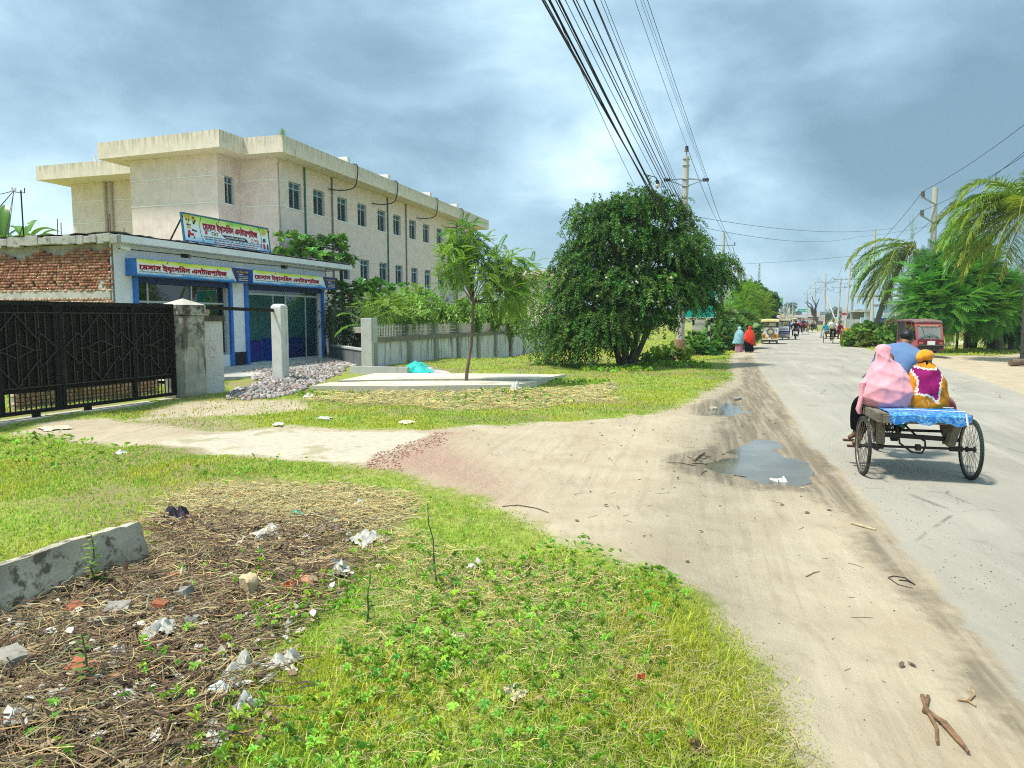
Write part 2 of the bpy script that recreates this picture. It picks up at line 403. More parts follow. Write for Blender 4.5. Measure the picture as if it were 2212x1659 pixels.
def hz(x, y): return float(hgt(np.array([x]), np.array([y]))[0])
def ground(qx, qy):
 p = G(qx, qy); p.z = hz(p.x, p.y); return p
nth, TH = 620, R(62)
th = np.linspace(-TH, TH, nth)
dyl = np.concatenate([np.arange(4, 12, .5), np.arange(12, 40, 1.), np.arange(40, 160, 1.5), np.arange(160, 480, 2.2), np.arange(480, 900, 8)])
rad_ = (CH * F / dyl)[::-1]
TT, RR = np.meshgrid(th, rad_)
X = (RR * np.sin(TT)).ravel(); Y = (RR * np.cos(TT)).ravel()
fields = {}
fields['road'] = sdpoly(X, Y, road_w)
fields['dirt'] = np.maximum.reduce([sdpoly(X, Y, p) for p in (dirt_w, side_w, side2_w)])
fields['bare'] = sdpoly(X, Y, bare_w)
fields['slab'] = sdpoly(X, Y, slab_w)
fields['chip'] = sdpoly(X, Y, chip_w)
fields['damp'] = np.maximum(sdpoly(X, Y, damp_w), np.maximum(sdpoly(X, Y, pud1_w), sdpoly(X, Y, pud2_w)) + .5)
fields['debris'] = sdpoly(X, Y, deb_w)
fields['dry'] = np.maximum(sdpoly(X, Y, dry_w), sdpoly(X, Y, dry2_w))
fields['soil'] = np.maximum(sdpoly(X, Y, soil_w), sdpoly(X, Y, soil2_w))
fields['pale'] = sdpoly(X, Y, pale_w)
fields['brick'] = sdpoly(X, Y, brick_w)
for k_ in fields: fields[k_] = np.clip(fields[k_], -6, 6)
Zt = hgt(X, Y)
i0 = (np.arange(len(rad_) - 1)[:, None] * nth + np.arange(nth - 1)[None]).ravel()
quads = np.stack([i0, i0 + 1, i0 + nth + 1, i0 + nth], 1)[:, ::-1]
fc = lambda k_: fields[k_][quads].mean(1)
wob = ((fbm(X, Y, 1.3, 4) - .5) * .5)[quads].mean(1)
cls = np.zeros(len(quads), int)
cls[fc('brick') + wob * .5 > 0] = 4
cls[fc('dirt') + wob * .5 > 0] = 2
cls[fc('slab') + wob * .4 > 0] = 3
cls[fc('road') + wob * .5 > 0] = 1
m, nt, b = new_mat('terrain'); TERR = m
geo = N(nt, 'ShaderNodeNewGeometry').outputs['Position']
A = lambda n_: N(nt, 'ShaderNodeAttribute', attribute_name=n_).outputs['Fac']
nA = noise(nt, geo, 1.3, 6, .6); nB = noise(nt, geo, 9, 6, .65); nC = noise(nt, geo, 55, 5, .7); nD = noise(nt, geo, .35, 4, .5); nE = noise(nt, geo, 240, 3, .7)
wv = mathn(nt, 'ADD', mathn(nt, 'MULTIPLY', mathn(nt, 'SUBTRACT', nA, .5), .9), mathn(nt, 'MULTIPLY', mathn(nt, 'SUBTRACT', nB, .5), .45))
def mask(nm, lo, hi, amp=1.): return ramp(nt, mathn(nt, 'ADD', A(nm), mathn(nt, 'MULTIPLY', wv, amp)), lo, hi)
# soil under the turf, green where the turf is thick
c = mixc(nt, ramp(nt, nB, .35, .65), (.19, .24, .035), (.33, .39, .07))
c = mixc(nt, ramp(nt, nD, .45, .62), c, mixc(nt, nC, (.20, .17, .07), (.34, .30, .13)))
c = mixc(nt, mask('dry', -.3, .4), c, mixc(nt, nC, (.22, .18, .08), (.42, .36, .17)))
earth = mixc(nt, ramp(nt, nB, .3, .7), (.055, .036, .021), (.13, .088, .05)); earth = mixc(nt, ramp(nt, nC, .62, .7), earth, (.40, .35, .26))
c = mixc(nt, mask('debris', -.15, .25), c, earth)
dirtc = mixc(nt, ramp(nt, nA, .3, .7), (.44, .36, .245), (.53, .45, .315))
strk = noise(nt, scaled(nt, geo, (1.5, .25, 1)), 6, 6, .7)
dirtc = mixc(nt, mathn(nt, 'MULTIPLY', ramp(nt, strk, .5, .75), .45), dirtc, (.31, .245, .155))
rm2 = N(nt, 'ShaderNodeMapping', vector_type='TEXTURE'); rm2.inputs['Rotation'].default_value = (0, 0, R(-14)); rm2.inputs['Scale'].default_value = (.10, 2.2, 1); L(nt, mixc(nt, .06, geo, N(nt, 'ShaderNodeTexNoise', i_Scale=.5).outputs['Color']), rm2.inputs['Vector'])
rut = noise(nt, rm2.outputs[0], 1.0, 5, .62)
dirtc = mixc(nt, mathn(nt, 'MULTIPLY', ramp(nt, rut, .53, .66), .24), dirtc, (.275, .215, .14)); dirtc = mixc(nt, mathn(nt, 'MULTIPLY', ramp(nt, rut, .45, .34), .35), dirtc, (.58, .50, .37))
dirtc = mixc(nt, mathn(nt, 'MULTIPLY', ramp(nt, noise(nt, geo, 3.2, 7, .7), .55, .7), .35), dirtc, (.30, .24, .16))
dirtc = mixc(nt, mathn(nt, 'MULTIPLY', ramp(nt, nE, .60, .72), .55), dirtc, (.20, .16, .11))
dirtc = mixc(nt, mathn(nt, 'MULTIPLY', ramp(nt, nE, .40, .28), .4), dirtc, (.66, .60, .47))
c = mixc(nt, mask('bare', -.3, .2), c, dirtc)
c = mixc(nt, mask('soil', -1., 1., 3.), c, (.33, .17, .085))
c = mixc(nt, mask('pale', -.6, .6, 2.), c, (.58, .53, .44))
c = mixc(nt, mask('dirt', -.34, -.02), c, dirtc)
redc = mixc(nt, ramp(nt, nC, .4, .62), (.45, .33, .25), (.33, .15, .10))
c = mixc(nt, mathn(nt, 'MULTIPLY', mask('chip', -.5, .6, 1.6), ramp(nt, nC, .36, .55)), c, redc)
slabc = mixc(nt, ramp(nt, nB, .3, .7), (.50, .44, .325), (.63, .575, .45))
slabc = mixc(nt, mathn(nt, 'MULTIPLY', ramp(nt, nA, .55, .66), .7), slabc, (.36, .32, .17))
c = mixc(nt, mask('slab', -.06, .06, .5), c, slabc)
dampm = mathn(nt, 'MULTIPLY', mask('damp', -.15, .2, 1.1), mathn(nt, 'ADD', mathn(nt, 'MULTIPLY', ramp(nt, rut, .35, .6), .5), .5))
c = mixc(nt, mathn(nt, 'MULTIPLY', dampm, .8), c, mixc(nt, nB, (.125, .10, .065), (.22, .17, .11)))
roadc = mixc(nt, ramp(nt, nD, .35, .65), (.335, .315, .26), (.40, .375, .31))
roadc = mixc(nt, mathn(nt, 'MULTIPLY', ramp(nt, noise(nt, scaled(nt, geo, (1.2, .3, 1)), 1.6, 5, .6), .52, .7), .45), roadc, (.46, .425, .35))
rmap = N(nt, 'ShaderNodeMapping', vector_type='TEXTURE'); rmap.inputs['Rotation'].default_value = (0, 0, R(-16.5)); rmap.inputs['Scale'].default_value = (.5, 9, 1); L(nt, geo, rmap.inputs['Vector'])
trk = noise(nt, rmap.outputs[0], 1.0, 5, .65, .2)
roadc = mixc(nt, mathn(nt, 'MULTIPLY', ramp(nt, trk, .53, .68), .5), roadc, (.27, .25, .21)); roadc = mixc(nt, mathn(nt, 'MULTIPLY', ramp(nt, trk, .46, .34), .5), roadc, (.50, .465, .385))
vo_ = N(nt, 'ShaderNodeTexVoronoi', feature='DISTANCE_TO_EDGE', i_Scale=.55); L(nt, mixc(nt, .18, geo, N(nt, 'ShaderNodeTexNoise', i_Scale=1.6, i_Detail=6.).outputs['Color']), vo_.inputs['Vector'])
roadc = mixc(nt, mathn(nt, 'MULTIPLY', mathn(nt, 'MULTIPLY', ramp(nt, vo_.outputs[0], .012, .002), ramp(nt, nA, .48, .56)), .7), roadc, (.14, .13, .11))
roadc = mixc(nt, mathn(nt, 'MULTIPLY', ramp(nt, nE, .58, .74), .45), roadc, (.15, .14, .125))
roadc = mixc(nt, mathn(nt, 'MULTIPLY', ramp(nt, nE, .42, .30), .3), roadc, (.58, .56, .50))
roadc = mixc(nt, mathn(nt, 'MULTIPLY', ramp(nt, noise(nt, geo, .8, 6, .7), .60, .68), .4), roadc, (.24, .225, .20))
roadc = mixc(nt, mathn(nt, 'MULTIPLY', ramp(nt, mathn(nt, 'ADD', A('road'), mathn(nt, 'MULTIPLY', wv, 1.6)), 1.0, 0.), .4), roadc, (.45, .40, .31))
c = mixc(nt, mask('road', -.04, .05, .5), c, roadc)
# worn herringbone bricks showing through the turf
bk = N(nt, 'ShaderNodeTexBrick'); L(nt, scaled(nt, geo, (1, 1, 1)), bk.inputs[0])
bk.inputs['Scale'].default_value = 3.2; bk.inputs['Color1'].default_value = (.40, .29, .20, 1); bk.inputs['Color2'].default_value = (.48, .39, .28, 1); bk.inputs['Mortar'].default_value = (.16, .17, .05, 1); bk.inputs['Mortar Size'].default_value = .03
c = mixc(nt, mathn(nt, 'MULTIPLY', mask('brick', -.2, .5, 1.2), ramp(nt, nB, .36, .5)), c, bk.outputs[0])
L(nt, c, b.inputs['Base Color'])
rg = N(nt, 'ShaderNodeMapRange'); L(nt, dampm, rg.inputs[0]); rg.inputs[3].default_value = .92; rg.inputs[4].default_value = .62
L(nt, rg.outputs[0], b.inputs['Roughness']); b.inputs['Specular IOR Level'].default_value = .25
bn = N(nt, 'ShaderNodeBump'); bn.inputs['Strength'].default_value = .55; bn.inputs['Distance'].default_value = .03
L(nt, mathn(nt, 'ADD', mathn(nt, 'ADD', nC, mathn(nt, 'MULTIPLY', nE, .35)), mathn(nt, 'MULTIPLY', nB, 1.5)), bn.inputs['Height']); L(nt, bn.outputs[0], b.inputs['Normal'])
Vt = np.stack([X, Y, Zt], 1)
def submesh(name, ci):
 qs = quads[cls == ci]; ids, inv = np.unique(qs, return_inverse=True)
 VV = Vt[ids]; at_ = {k_: v_[ids] for k_, v_ in fields.items()}; FF = inv.reshape(qs.shape)
 if ci == 0:                       # the rest of the plain, out to the horizon and behind the camera
  n0 = len(VV); ex = []; ef = []
  an = [TH + (2 * math.pi - 2 * TH) * i / 40 for i in range(41)]; rs = [.01, 2, 20, 120, rad_[-1], 1500, 9000]
  for i, a_ in enumerate(an):
   for r_ in rs: ex.append((r_ * math.sin(a_), r_ * math.cos(a_), 0))
  for i in range(40):
   for j in range(6): ef.append((n0 + i * 7 + j, n0 + i * 7 + j + 1, n0 + (i + 1) * 7 + j + 1, n0 + (i + 1) * 7 + j))
  n1 = n0 + len(ex); an2 = np.linspace(-TH, TH, 61); rs2 = [rad_[-1], 800, 2000, 9000]
  for a_ in an2:
   for r_ in rs2: ex.append((r_ * math.sin(a_), r_ * math.cos(a_), 0))
  for i in range(60):
   for j in range(3): ef.append((n1 + i * 4 + j, n1 + i * 4 + j + 1, n1 + (i + 1) * 4 + j + 1, n1 + (i + 1) * 4 + j))
  n2 = n0 + len(ex)             # the small wedge under the camera
  for a_ in an2: ex.append((rad_[0] * math.sin(a_), rad_[0] * math.cos(a_), hz(rad_[0] * math.sin(a_), rad_[0] * math.cos(a_))))
  ex.append((0, 0, 0)); c0 = n0 + len(ex) - 1
  VV = np.concatenate([VV, np.array(ex)]); FF = np.concatenate([FF, np.array(ef)[:, ::-1]])
  for k_ in at_: at_[k_] = np.concatenate([at_[k_], np.full(len(ex), -6.)])
 o = arr_mesh(name, VV, FF, TERR, smooth=True, attrs=at_)
 return tag(o, kind='structure')
submesh('ground', 0); submesh('road', 1); submesh('dirt_track', 2); submesh('concrete_path', 3); submesh('brick_paving', 4)
# ---------------------------------------------------------------- lettering: outlines filled by scan lines
_gl = {}
def glyph_runs(body, rows=26):
 key = (body, rows)
 if key in _gl: return _gl[key]
 c = bpy.data.curves.new('lettering', 'FONT'); c.body = body; c.fill_mode = 'NONE'; c.resolution_u = 3
 o = bpy.data.objects.new('lettering', c); COL.objects.link(o)
 dg = bpy.context.evaluated_depsgraph_get()
 me = bpy.data.meshes.new_from_object(o.evaluated_get(dg))
 co = np.zeros(len(me.vertices) * 3); me.vertices.foreach_get('co', co); co = co.reshape(-1, 3)[:, :2]
 ed = np.zeros(len(me.edges) * 2, int); me.edges.foreach_get('vertices', ed); ed = ed.reshape(-1, 2)
 bpy.data.objects.remove(o); bpy.data.curves.remove(c); bpy.data.meshes.remove(me)
 out_ = []
 if len(ed):
  y0, y1 = -.32, 1.02; st = (y1 - y0) / rows; a, b_ = co[ed[:, 0]], co[ed[:, 1]]
  for r_ in range(rows):
   y = y0 + (r_ + .5) * st
   up = (a[:, 1] <= y) & (b_[:, 1] > y); dn = (b_[:, 1] <= y) & (a[:, 1] > y); s_ = up | dn
   if not s_.any(): continue
   xs = a[s_, 0] + (y - a[s_, 1]) / (b_[s_, 1] - a[s_, 1]) * (b_[s_, 0] - a[s_, 0]); wd = np.where(up[s_], 1, -1)
   od = np.argsort(xs); wn = 0
   for i in od:
    if wn == 0: st_x = xs[i]
    wn += wd[i]
    if wn == 0 and xs[i] - st_x > .004: out_.append((st_x, xs[i], y - st * .52, y + st * .52))
 wdt = max([q_[1] for q_ in out_], default=0)
 _gl[key] = (out_, wdt); return _gl[key]
def lettering(mb, body, x, z, h, y, width=None, rows=26, slant=0., bold=.028):
 """writes body into the MB on a plane y = const, facing -y; x,z is the left baseline. Each outline is filled per letter group"""
 runs, wdt = [], 0.
 for part_ in body.split('|'):
  rr, w_ = glyph_runs(part_, rows); runs += [(a + wdt, b_ + wdt, c, d) for a, b_, c, d in rr]; wdt += w_ + (.25 if part_.endswith(' ') else 0.)
 if wdt <= 0: return 0
 sx_ = h if width is None else width / wdt
 for a, b_, c, d in runs:
  a -= bold; b_ += bold; c -= bold * .8; d += bold * .8; k_ = slant * h
  mb.add([(x + a * sx_ + k_ * c, y, z + c * h), (x + b_ * sx_ + k_ * c, y, z + c * h), (x + b_ * sx_ + k_ * d, y, z + d * h), (x + a * sx_ + k_ * d, y, z + d * h)], [(0, 1, 2, 3)])
 return wdt * sx_
# the vowel signs stand in the order they are read off the board
T_NAME = '\u09c7মসাস ইয়াস\u09bfমন এনটারপাইজ'
T_PROP = '\u09c7পাঃ \u09bfজ.এম বা\u09bfরক'
T_ADDR = 'বাঁকাল \u09c7ম\u09bfড\u09c7কল ক\u09c7লজ সংলগ, সাতকীরা : \u09c7মাবাইল : ০১৭১১-৪৮২৪৯৪, ০১৭১১-৯৬৫৩৭২'
T_L1 = 'এখা\u09c7ন \u09c7সকটর ও\u09c7ডাজার\u09c7লার \u09c7লা\u09c7ডটাক এর খুচরা যনাংশ সুলভ মূ\u09c7লয \u09bfবকয় করা হয় এবং সকল পকার'
T_L2 = 'হাই\u09c7ডা\u09bfলক পাইপ, হাই\u09c7ডা\u09bfলক সীল \u09c7তরী ও \u09c7মরামত করা হয় এবং ম\u09bfবল গীজ পাওয়া যায়'
T_L3 = '\u09bfবঃ দঃ-এখা\u09c7ন \u09c7মাটর সাই\u09c7ক\u09c7লর ব\u09bfডং কাজ করা হয়'
def name_board(mb, x, z, h, w, y):
 lettering(mb, T_NAME, x, z, h, y, w, 30, 0, .048)
 s_ = w / 13.6                       # the strokes that join or cross letters
 mb.add([(x + s_ * 3.75, y, z + h * 1.02), (x + s_ * 3.9, y, z + h * 1.0), (x + s_ * 4.1, y, z + h * 1.3), (x + s_ * 3.98, y, z + h * 1.33)], [(0, 1, 2, 3)])
 mb.add([(x + s_ * 11.15, y, z - h * .03), (x + s_ * 11.25, y, z - h * .13), (x + s_ * 11.75, y, z - h * .02), (x + s_ * 11.7, y, z + h * .07)], [(0, 1, 2, 3)])
# ---------------------------------------------------------------- walls with openings
def holed(mb, x0, x1, z0, z1, holes, y=0., depth=.18, flip=False):
 """sheet on y=const with rectangular openings and their reveals; thickness comes from the reveals and the boxes behind"""
 xs = sorted({x0, x1, *[h[0] for h in holes], *[h[1] for h in holes]}); zs = sorted({z0, z1, *[h[2] for h in holes], *[h[3] for h in holes]})
 for i in range(len(xs) - 1):
  for j in range(len(zs) - 1):
   mx_, mz_ = (xs[i] + xs[i + 1]) / 2, (zs[j] + zs[j + 1]) / 2
   if any(h[0] < mx_ < h[1] and h[2] < mz_ < h[3] for h in holes): continue
   mb.add([(xs[i], y, zs[j]), (xs[i + 1], y, zs[j]), (xs[i + 1], y, zs[j + 1]), (xs[i], y, zs[j + 1])], [(0, 1, 2, 3)])
 for a, b_, c, d in holes:
  Y2 = y + depth
  mb.add([(a, y, c), (b_, y, c), (b_, y, d), (a, y, d), (a, Y2, c), (b_, Y2, c), (b_, Y2, d), (a, Y2, d)], [(0, 4, 5, 1), (1, 5, 6, 2), (2, 6, 7, 3), (3, 7, 4, 0)])
def wall_mat(name, col, stain, streak=(.5), bumpy=.25, top_z=None, peel=None, lo=.55, hi=.75):
 """rendered masonry: mottling, blotches, and rain streaks that run down from the top edge"""
 if name in MATS: return MATS[name]
 m, nt, b = new_mat(name); co = N(nt, 'ShaderNodeTexCoord').outputs['Object']
 n1 = noise(nt, co, 2.2, 7, .62); n2 = noise(nt, co, 18, 5, .6)
 c = mixc(nt, ramp(nt, n1, .3, .7), tuple(v * .9 for v in col), tuple(min(1, v * 1.06) for v in col))
 st = noise(nt, scaled(nt, co, (1, 1, .10)), 7, 5, .65)
 st = mathn(nt, 'MULTIPLY', ramp(nt, st, lo, hi), streak)
 if top_z is not None:
  z_ = N(nt, 'ShaderNodeSeparateXYZ'); L(nt, co, z_.inputs[0])
  st = mathn(nt, 'MULTIPLY', st, ramp(nt, z_.outputs[2], top_z[0], top_z[1]))
 c = mixc(nt, st, c, stain)
 if peel: c = mixc(nt, ramp(nt, noise(nt, co, 3.2, 9, .72), .63, .66), c, peel)
 c = mixc(nt, mathn(nt, 'MULTIPLY', ramp(nt, n2, .55, .8), .25), c, tuple(v * .6 for v in col))
 L(nt, c, b.inputs['Base Color']); b.inputs['Roughness'].default_value = .88; b.inputs['Specular IOR Level'].default_value = .25
 bn = N(nt, 'ShaderNodeBump'); bn.inputs['Strength'].default_value = bumpy; bn.inputs['Distance'].default_value = .015
 L(nt, noise(nt, co, 45, 5, .6), bn.inputs['Height']); L(nt, bn.outputs[0], b.inputs['Normal'])
 MATS[name] = m; return m
def glass_mat(name, tint, refl=.9, rough=.02, milk=0., mcol=(.62, .65, .66)):
 if name in MATS: return MATS[name]
 m, nt, b = new_mat(name); nt.nodes.remove(b)
 tr = N(nt, 'ShaderNodeBsdfTransparent'); tr.inputs[0].default_value = (*tint, 1)
 gl = N(nt, 'ShaderNodeBsdfGlossy'); gl.inputs['Roughness'].default_value = rough; gl.inputs[0].default_value = (refl, refl, refl, 1)
 fr = N(nt, 'ShaderNodeFresnel'); fr.inputs[0].default_value = 1.5
 mx_ = N(nt, 'ShaderNodeMixShader'); L(nt, mathn(nt, 'ADD', mathn(nt, 'MULTIPLY', fr.outputs[0], 1.0), .06), mx_.inputs[0])
 L(nt, tr.outputs[0], mx_.inputs[1]); L(nt, gl.outputs[0], mx_.inputs[2]); df = N(nt, 'ShaderNodeBsdfDiffuse'); df.inputs[0].default_value = (*mcol, 1); m2_ = N(nt, 'ShaderNodeMixShader'); m2_.inputs[0].default_value = milk; L(nt, mx_.outputs[0], m2_.inputs[1]); L(nt, df.outputs[0], m2_.inputs[2])
 L(nt, m2_.outputs[0], nt.nodes['Material Output'].inputs[0])
 MATS[name] = m; return m
def banner_mat(name, z0, z1, bands):
 """printed sheet: coloured bands blended into one another up the board, with brush-like swirls as printed"""
 m, nt, b = new_mat(name); co = N(nt, 'ShaderNodeTexCoord').outputs['Object']
 s_ = N(nt, 'ShaderNodeSeparateXYZ'); L(nt, co, s_.inputs[0])
 t = N(nt, 'ShaderNodeMapRange'); L(nt, s_.outputs[2], t.inputs[0]); t.inputs[1].default_value = z0; t.inputs[2].default_value = z1
 t2 = mathn(nt, 'ADD', t.outputs[0], mathn(nt, 'MULTIPLY', mathn(nt, 'SUBTRACT', noise(nt, scaled(nt, co, (.6, 1, 2)), 1.4, 3), .5), .55))
 cr_ = N(nt, 'ShaderNodeValToRGB'); L(nt, t2, cr_.inputs[0]); e = cr_.color_ramp.elements
 e[0].position = bands[0][0]; e[0].color = (*bands[0][1], 1); e[1].position = bands[-1][0]; e[1].color = (*bands[-1][1], 1)
 for p, c in bands[1:-1]: x = e.new(p); x.color = (*c, 1)
 L(nt, cr_.outputs[0], b.inputs['Base Color']); b.inputs['Roughness'].default_value = .4; b.inputs['Specular IOR Level'].default_value = .3
 return m
M_cream = wall_mat('cream render', (.85, .70, .64), (.33, .29, .22), .35, .2)
M_parapet = wall_mat('parapet render', (.80, .70, .575), (.24, .22, .15), .5, .2, (9.5, 10.3), peel=(.40, .38, .34), lo=.40, hi=.62)
M_soffit = mat('soffit', (.50, .44, .34), .9, .1, 1.5)
M_white = mat('white lime wash', (.80, .82, .85), .8, .05, 1.6, .1, 50, dirt=(.60, .63, .66), dirt_lo=.55, dirt_hi=.8)
M_line = mat('white paint line', (.88, .87, .85), .8, .04)
M_conc = wall_mat('grey concrete', (.36, .37, .34), (.08, .08, .055), .75, .35)
M_concl = wall_mat('pale concrete', (.52, .53, .50), (.16, .15, .11), .6, .3)
M_concd = wall_mat('slate grey plaster', (.16, .18, .185), (.26, .27, .26), .4, .2)
M_slab = mat('weathered slab', (.44, .43, .39), .9, .25, 3., .5, 30, dirt=(.16, .15, .12), dirt_scale=3)
M_black = mat('black steel paint', (.008, .0085, .007), .65, .3, 4, .1, 30, spec=.2, dirt=(.03, .025, .02), dirt_lo=.62, dirt_hi=.75)
M_gate = mat('black gate sheet', (.008, .0085, .005), .7, .25, 2, 0, spec=.12)
M_rust = mat('rusty rebar', (.13, .06, .035), .9, .4, 30)
M_blue = mat('blue enamel', (.015, .16, .58), .4, .15, 5, 0, spec=.5)
M_dark = mat('dark skirting', (.012, .014, .018), .6, .3)
M_alu = mat('aluminium', (.52, .55, .56), .4, .08, 8, metal=.3)
M_alud = mat('grey window frame', (.40, .50, .54), .45, .1, 8, metal=.2)
M_glass = glass_mat('window glass', (.22, .36, .40), milk=.5, mcol=(.17, .34, .42))
M_glassd = glass_mat('shop glass', (.10, .17, .19), .95)
M_glasst = glass_mat('teal shop glass', (.40, .85, .86), .8)
M_pipe = mat('pipe brown', (.25, .20, .16), .6, .15); M_pipeg = mat('pipe green', (.04, .17, .10), .5, .15); M_pvc = mat('white pvc', (.74, .75, .75), .45, .05)
M_cable = mat('black cable', (.01, .01, .011), .6, .2)
M_ac = mat('air conditioner white', (.68, .69, .67), .45, .06); M_acd = mat('air conditioner grille', (.05, .055, .055), .5, .2)
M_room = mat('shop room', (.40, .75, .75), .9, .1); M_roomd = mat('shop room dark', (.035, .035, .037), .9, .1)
M_navy = mat('navy print', (.018, .02, .12), .4, .05); M_red = mat('red print', (.55, .008, .05), .4, .05); M_ink = mat('black print', (.01, .01, .012), .4, .05)
M_wht = mat('white print', (.80, .80, .80), .4, .03); M_yel = mat('yellow print', (.72, .46, .03), .4, .08); M_grey = mat('grey print', (.16, .19, .26), .5, .1)
# ---------------------------------------------------------------- hospital block
HA = R(16.2); H0 = (-11.23, 35.22)
hosp = thing('hospital_building', 'long cream three-storey building with projecting flat parapet behind the shop', 'building', (H0[0], H0[1], 0), R(90) - HA)
WX_U = [(.92, 2.03), (3.14, 4.25), (5.6, 6.7), (7.91, 9.01), (10.46, 11.55), (12.69, 13.8), (15.19, 16.3), (17.56, 18.67), (20.1, 21.2), (22.55, 23.65), (24.95, 26.05)]
WX_L = [(.92, 2.03), (3.14, 4.25), (5.75, 6.85), (8.13, 9.24), (10.62, 11.72), (12.92, 14.0), (15.44, 16.5), (17.76, 18.85), (20.3, 21.4), (22.65, 23.75), (24.95, 26.05)]
holes = [(a, b_, 7.3, 8.61) for a, b_ in WX_U] + [(a, b_, 4.06, 5.37) for a, b_ in WX_L] + [(a, b_, .95, 2.2) for a, b_ in WX_L]
mb = MB(); holed(mb, 0, 28.6, 0, 9.52, holes, 0, .2)
hole_b = [(-1.15, -.45, 7.3, 8.61)]
mb2 = MB(); holed(mb2, -1.65, 0, 0, 9.52, hole_b, 2.1, .2)
mb.v, mb.f = mb.v, mb.f
o = len(mb.v); mb.v += mb2.v; mb.f += [tuple(i + o for i in f) for f in mb2.f]
for a, b_ in (((0, 2.1), (0, 0)), ((-1.4, 7.3), (-1.65, 2.1)), ((2.7, 7.3), (-1.4, 7.3)), ((2.7, 15.4), (2.7, 7.3)), ((28.6, 15.4), (2.7, 15.4)), ((28.6, 0), (28.6, 15.4))):
 mb.add([(*a, 0), (*b_, 0), (*b_, 9.52), (*a, 9.52)], [(0, 1, 2, 3)])
mb.build('wall', M_cream, hosp, fix=False)
mb = MB()
corn = [(-1, -1), (-1, 1.1), (-2.65, 1.15), (-2.1, 8.5), (1.0, 8.5), (1.2, 16.2), (29.6, 16.2), (29.6, -1)]
mb.prism(corn, 9.524, 10.29); mb.build('parapet', M_parapet, hosp)
ln = MB()
for zz, t in ((8.50, .045), (7.27, .045), (5.27, .045), (4.03, .045)):
 xs_ = WX_U if zz > 6 else WX_L; c0 = 0.
 for a, b_ in xs_ + [(28.6, 28.6)]:
  gap = zz in (8.50, 5.27)
  if gap: ln.b2((c0, -.02, zz), (a, .0, zz + t)); c0 = b_
 if not gap: ln.b2((0, -.02, zz), (28.6, 0, zz + t))
 ln.b2((-.02, 0.003, zz), (0, 2.08, zz + t))
 ln.b2((-1.65, 2.08, zz), (-1.16 if gap and zz > 6 else -.02, 2.1, zz + t));
 ln.add([(-1.672, 2.08, zz), (-1.422, 7.3, zz), (-1.422, 7.3, zz + t), (-1.672, 2.08, zz + t)], [(0, 1, 2, 3)])
 ln.b2((2.68, 7.31, zz), (2.7, 15.4, zz + t))
ln.build('string_course', M_line, hosp)
def hosp_window(a, b_, z0, z1, y=.14, closed=0.):
 fr = MB(); wd, ht = b_ - a, z1 - z0; tz = z0 + ht * .76
 for x_ in (a + .03, (a + b_) / 2, b_ - .03): fr.box((x_, y, (z0 + z1) / 2), (.055, .07, ht - .004))
 for z_ in (z0 + .03, tz, z1 - .03): fr.box(((a + b_) / 2, y - .004, z_), (wd - .01, .064, .055))
 f = fr.build('window', M_alud, hosp)
 g = MB(); g.add([(a + .01, y + .045, z0 + .01), (b_ - .01, y + .045, z0 + .01), (b_ - .01, y + .045, z1 - .01), (a + .01, y + .045, z1 - .01)], [(0, 1, 2, 3)]); g.build('pane', M_glass, f, fix=False)
 gr = MB(); n_ = 13
 for i in range(n_): gr.box(((a + b_) / 2, y + .016, z0 + .06 + (tz - z0 - .1) * i / (n_ - 1)), (wd - .06, .016, .03))
 for i in range(3): gr.box((a + wd * (i + 1) / 4, y + .016, tz + (z1 - tz) / 2), (.014, .014, z1 - tz - .06))
 gr.build('window_grille', M_black, f)
 if closed:
  sh = MB(); x_ = a if closed < 2 else (a + b_) / 2
  sh.b2((x_ + .06, y + .06, z0 + .05), (x_ + wd / 2 - .03, y + .075, tz - .04)); sh.build('sash', mat('pale sash', (.30, .40, .42), .4, .1), f)
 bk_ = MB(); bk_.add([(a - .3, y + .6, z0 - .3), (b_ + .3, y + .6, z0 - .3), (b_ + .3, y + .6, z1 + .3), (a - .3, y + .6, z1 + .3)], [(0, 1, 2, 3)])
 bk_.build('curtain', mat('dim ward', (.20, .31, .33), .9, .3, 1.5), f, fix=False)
for i, (a, b_) in enumerate(WX_U): hosp_window(a, b_, 7.3, 8.61, closed=(1 if i in (1, 2, 4, 7) else 0))
for i, (a, b_) in enumerate(WX_L): hosp_window(a, b_, 4.06, 5.37, closed=(2 if i in (2, 4) else 0))
for a, b_ in WX_L[3:]: hosp_window(a, b_, .95, 2.2)
hosp_window(-1.15, -.45, 7.3, 8.61, 2.24)
for x_, mt in ((2.3, M_pipeg), (4.98, M_pipe), (11.8, M_pipeg), (14.58, M_pipe), (24.3, M_pipe)):
 MB().cyl((x_, -.05, .2), (x_, -.05, 9.5), .045).build('downpipe', mt, hosp, smooth=True)
pp = MB()
for y_ in (12.5, 12.9): MB().cyl((2.58, y_, 0), (2.58, y_, 9.5), .08).build('waste_pipe', mat('cream pipe', (.50, .43, .35), .6, .08), hosp, smooth=True)
sh = MB(); sh.b2((15, -.75, 2.95), (28.6, -.004, 3.07)); sh.b2((15, -.75, 2.55), (28.6, -.65, 2.94)); sh.build('sunshade_ledge', M_cream, hosp)
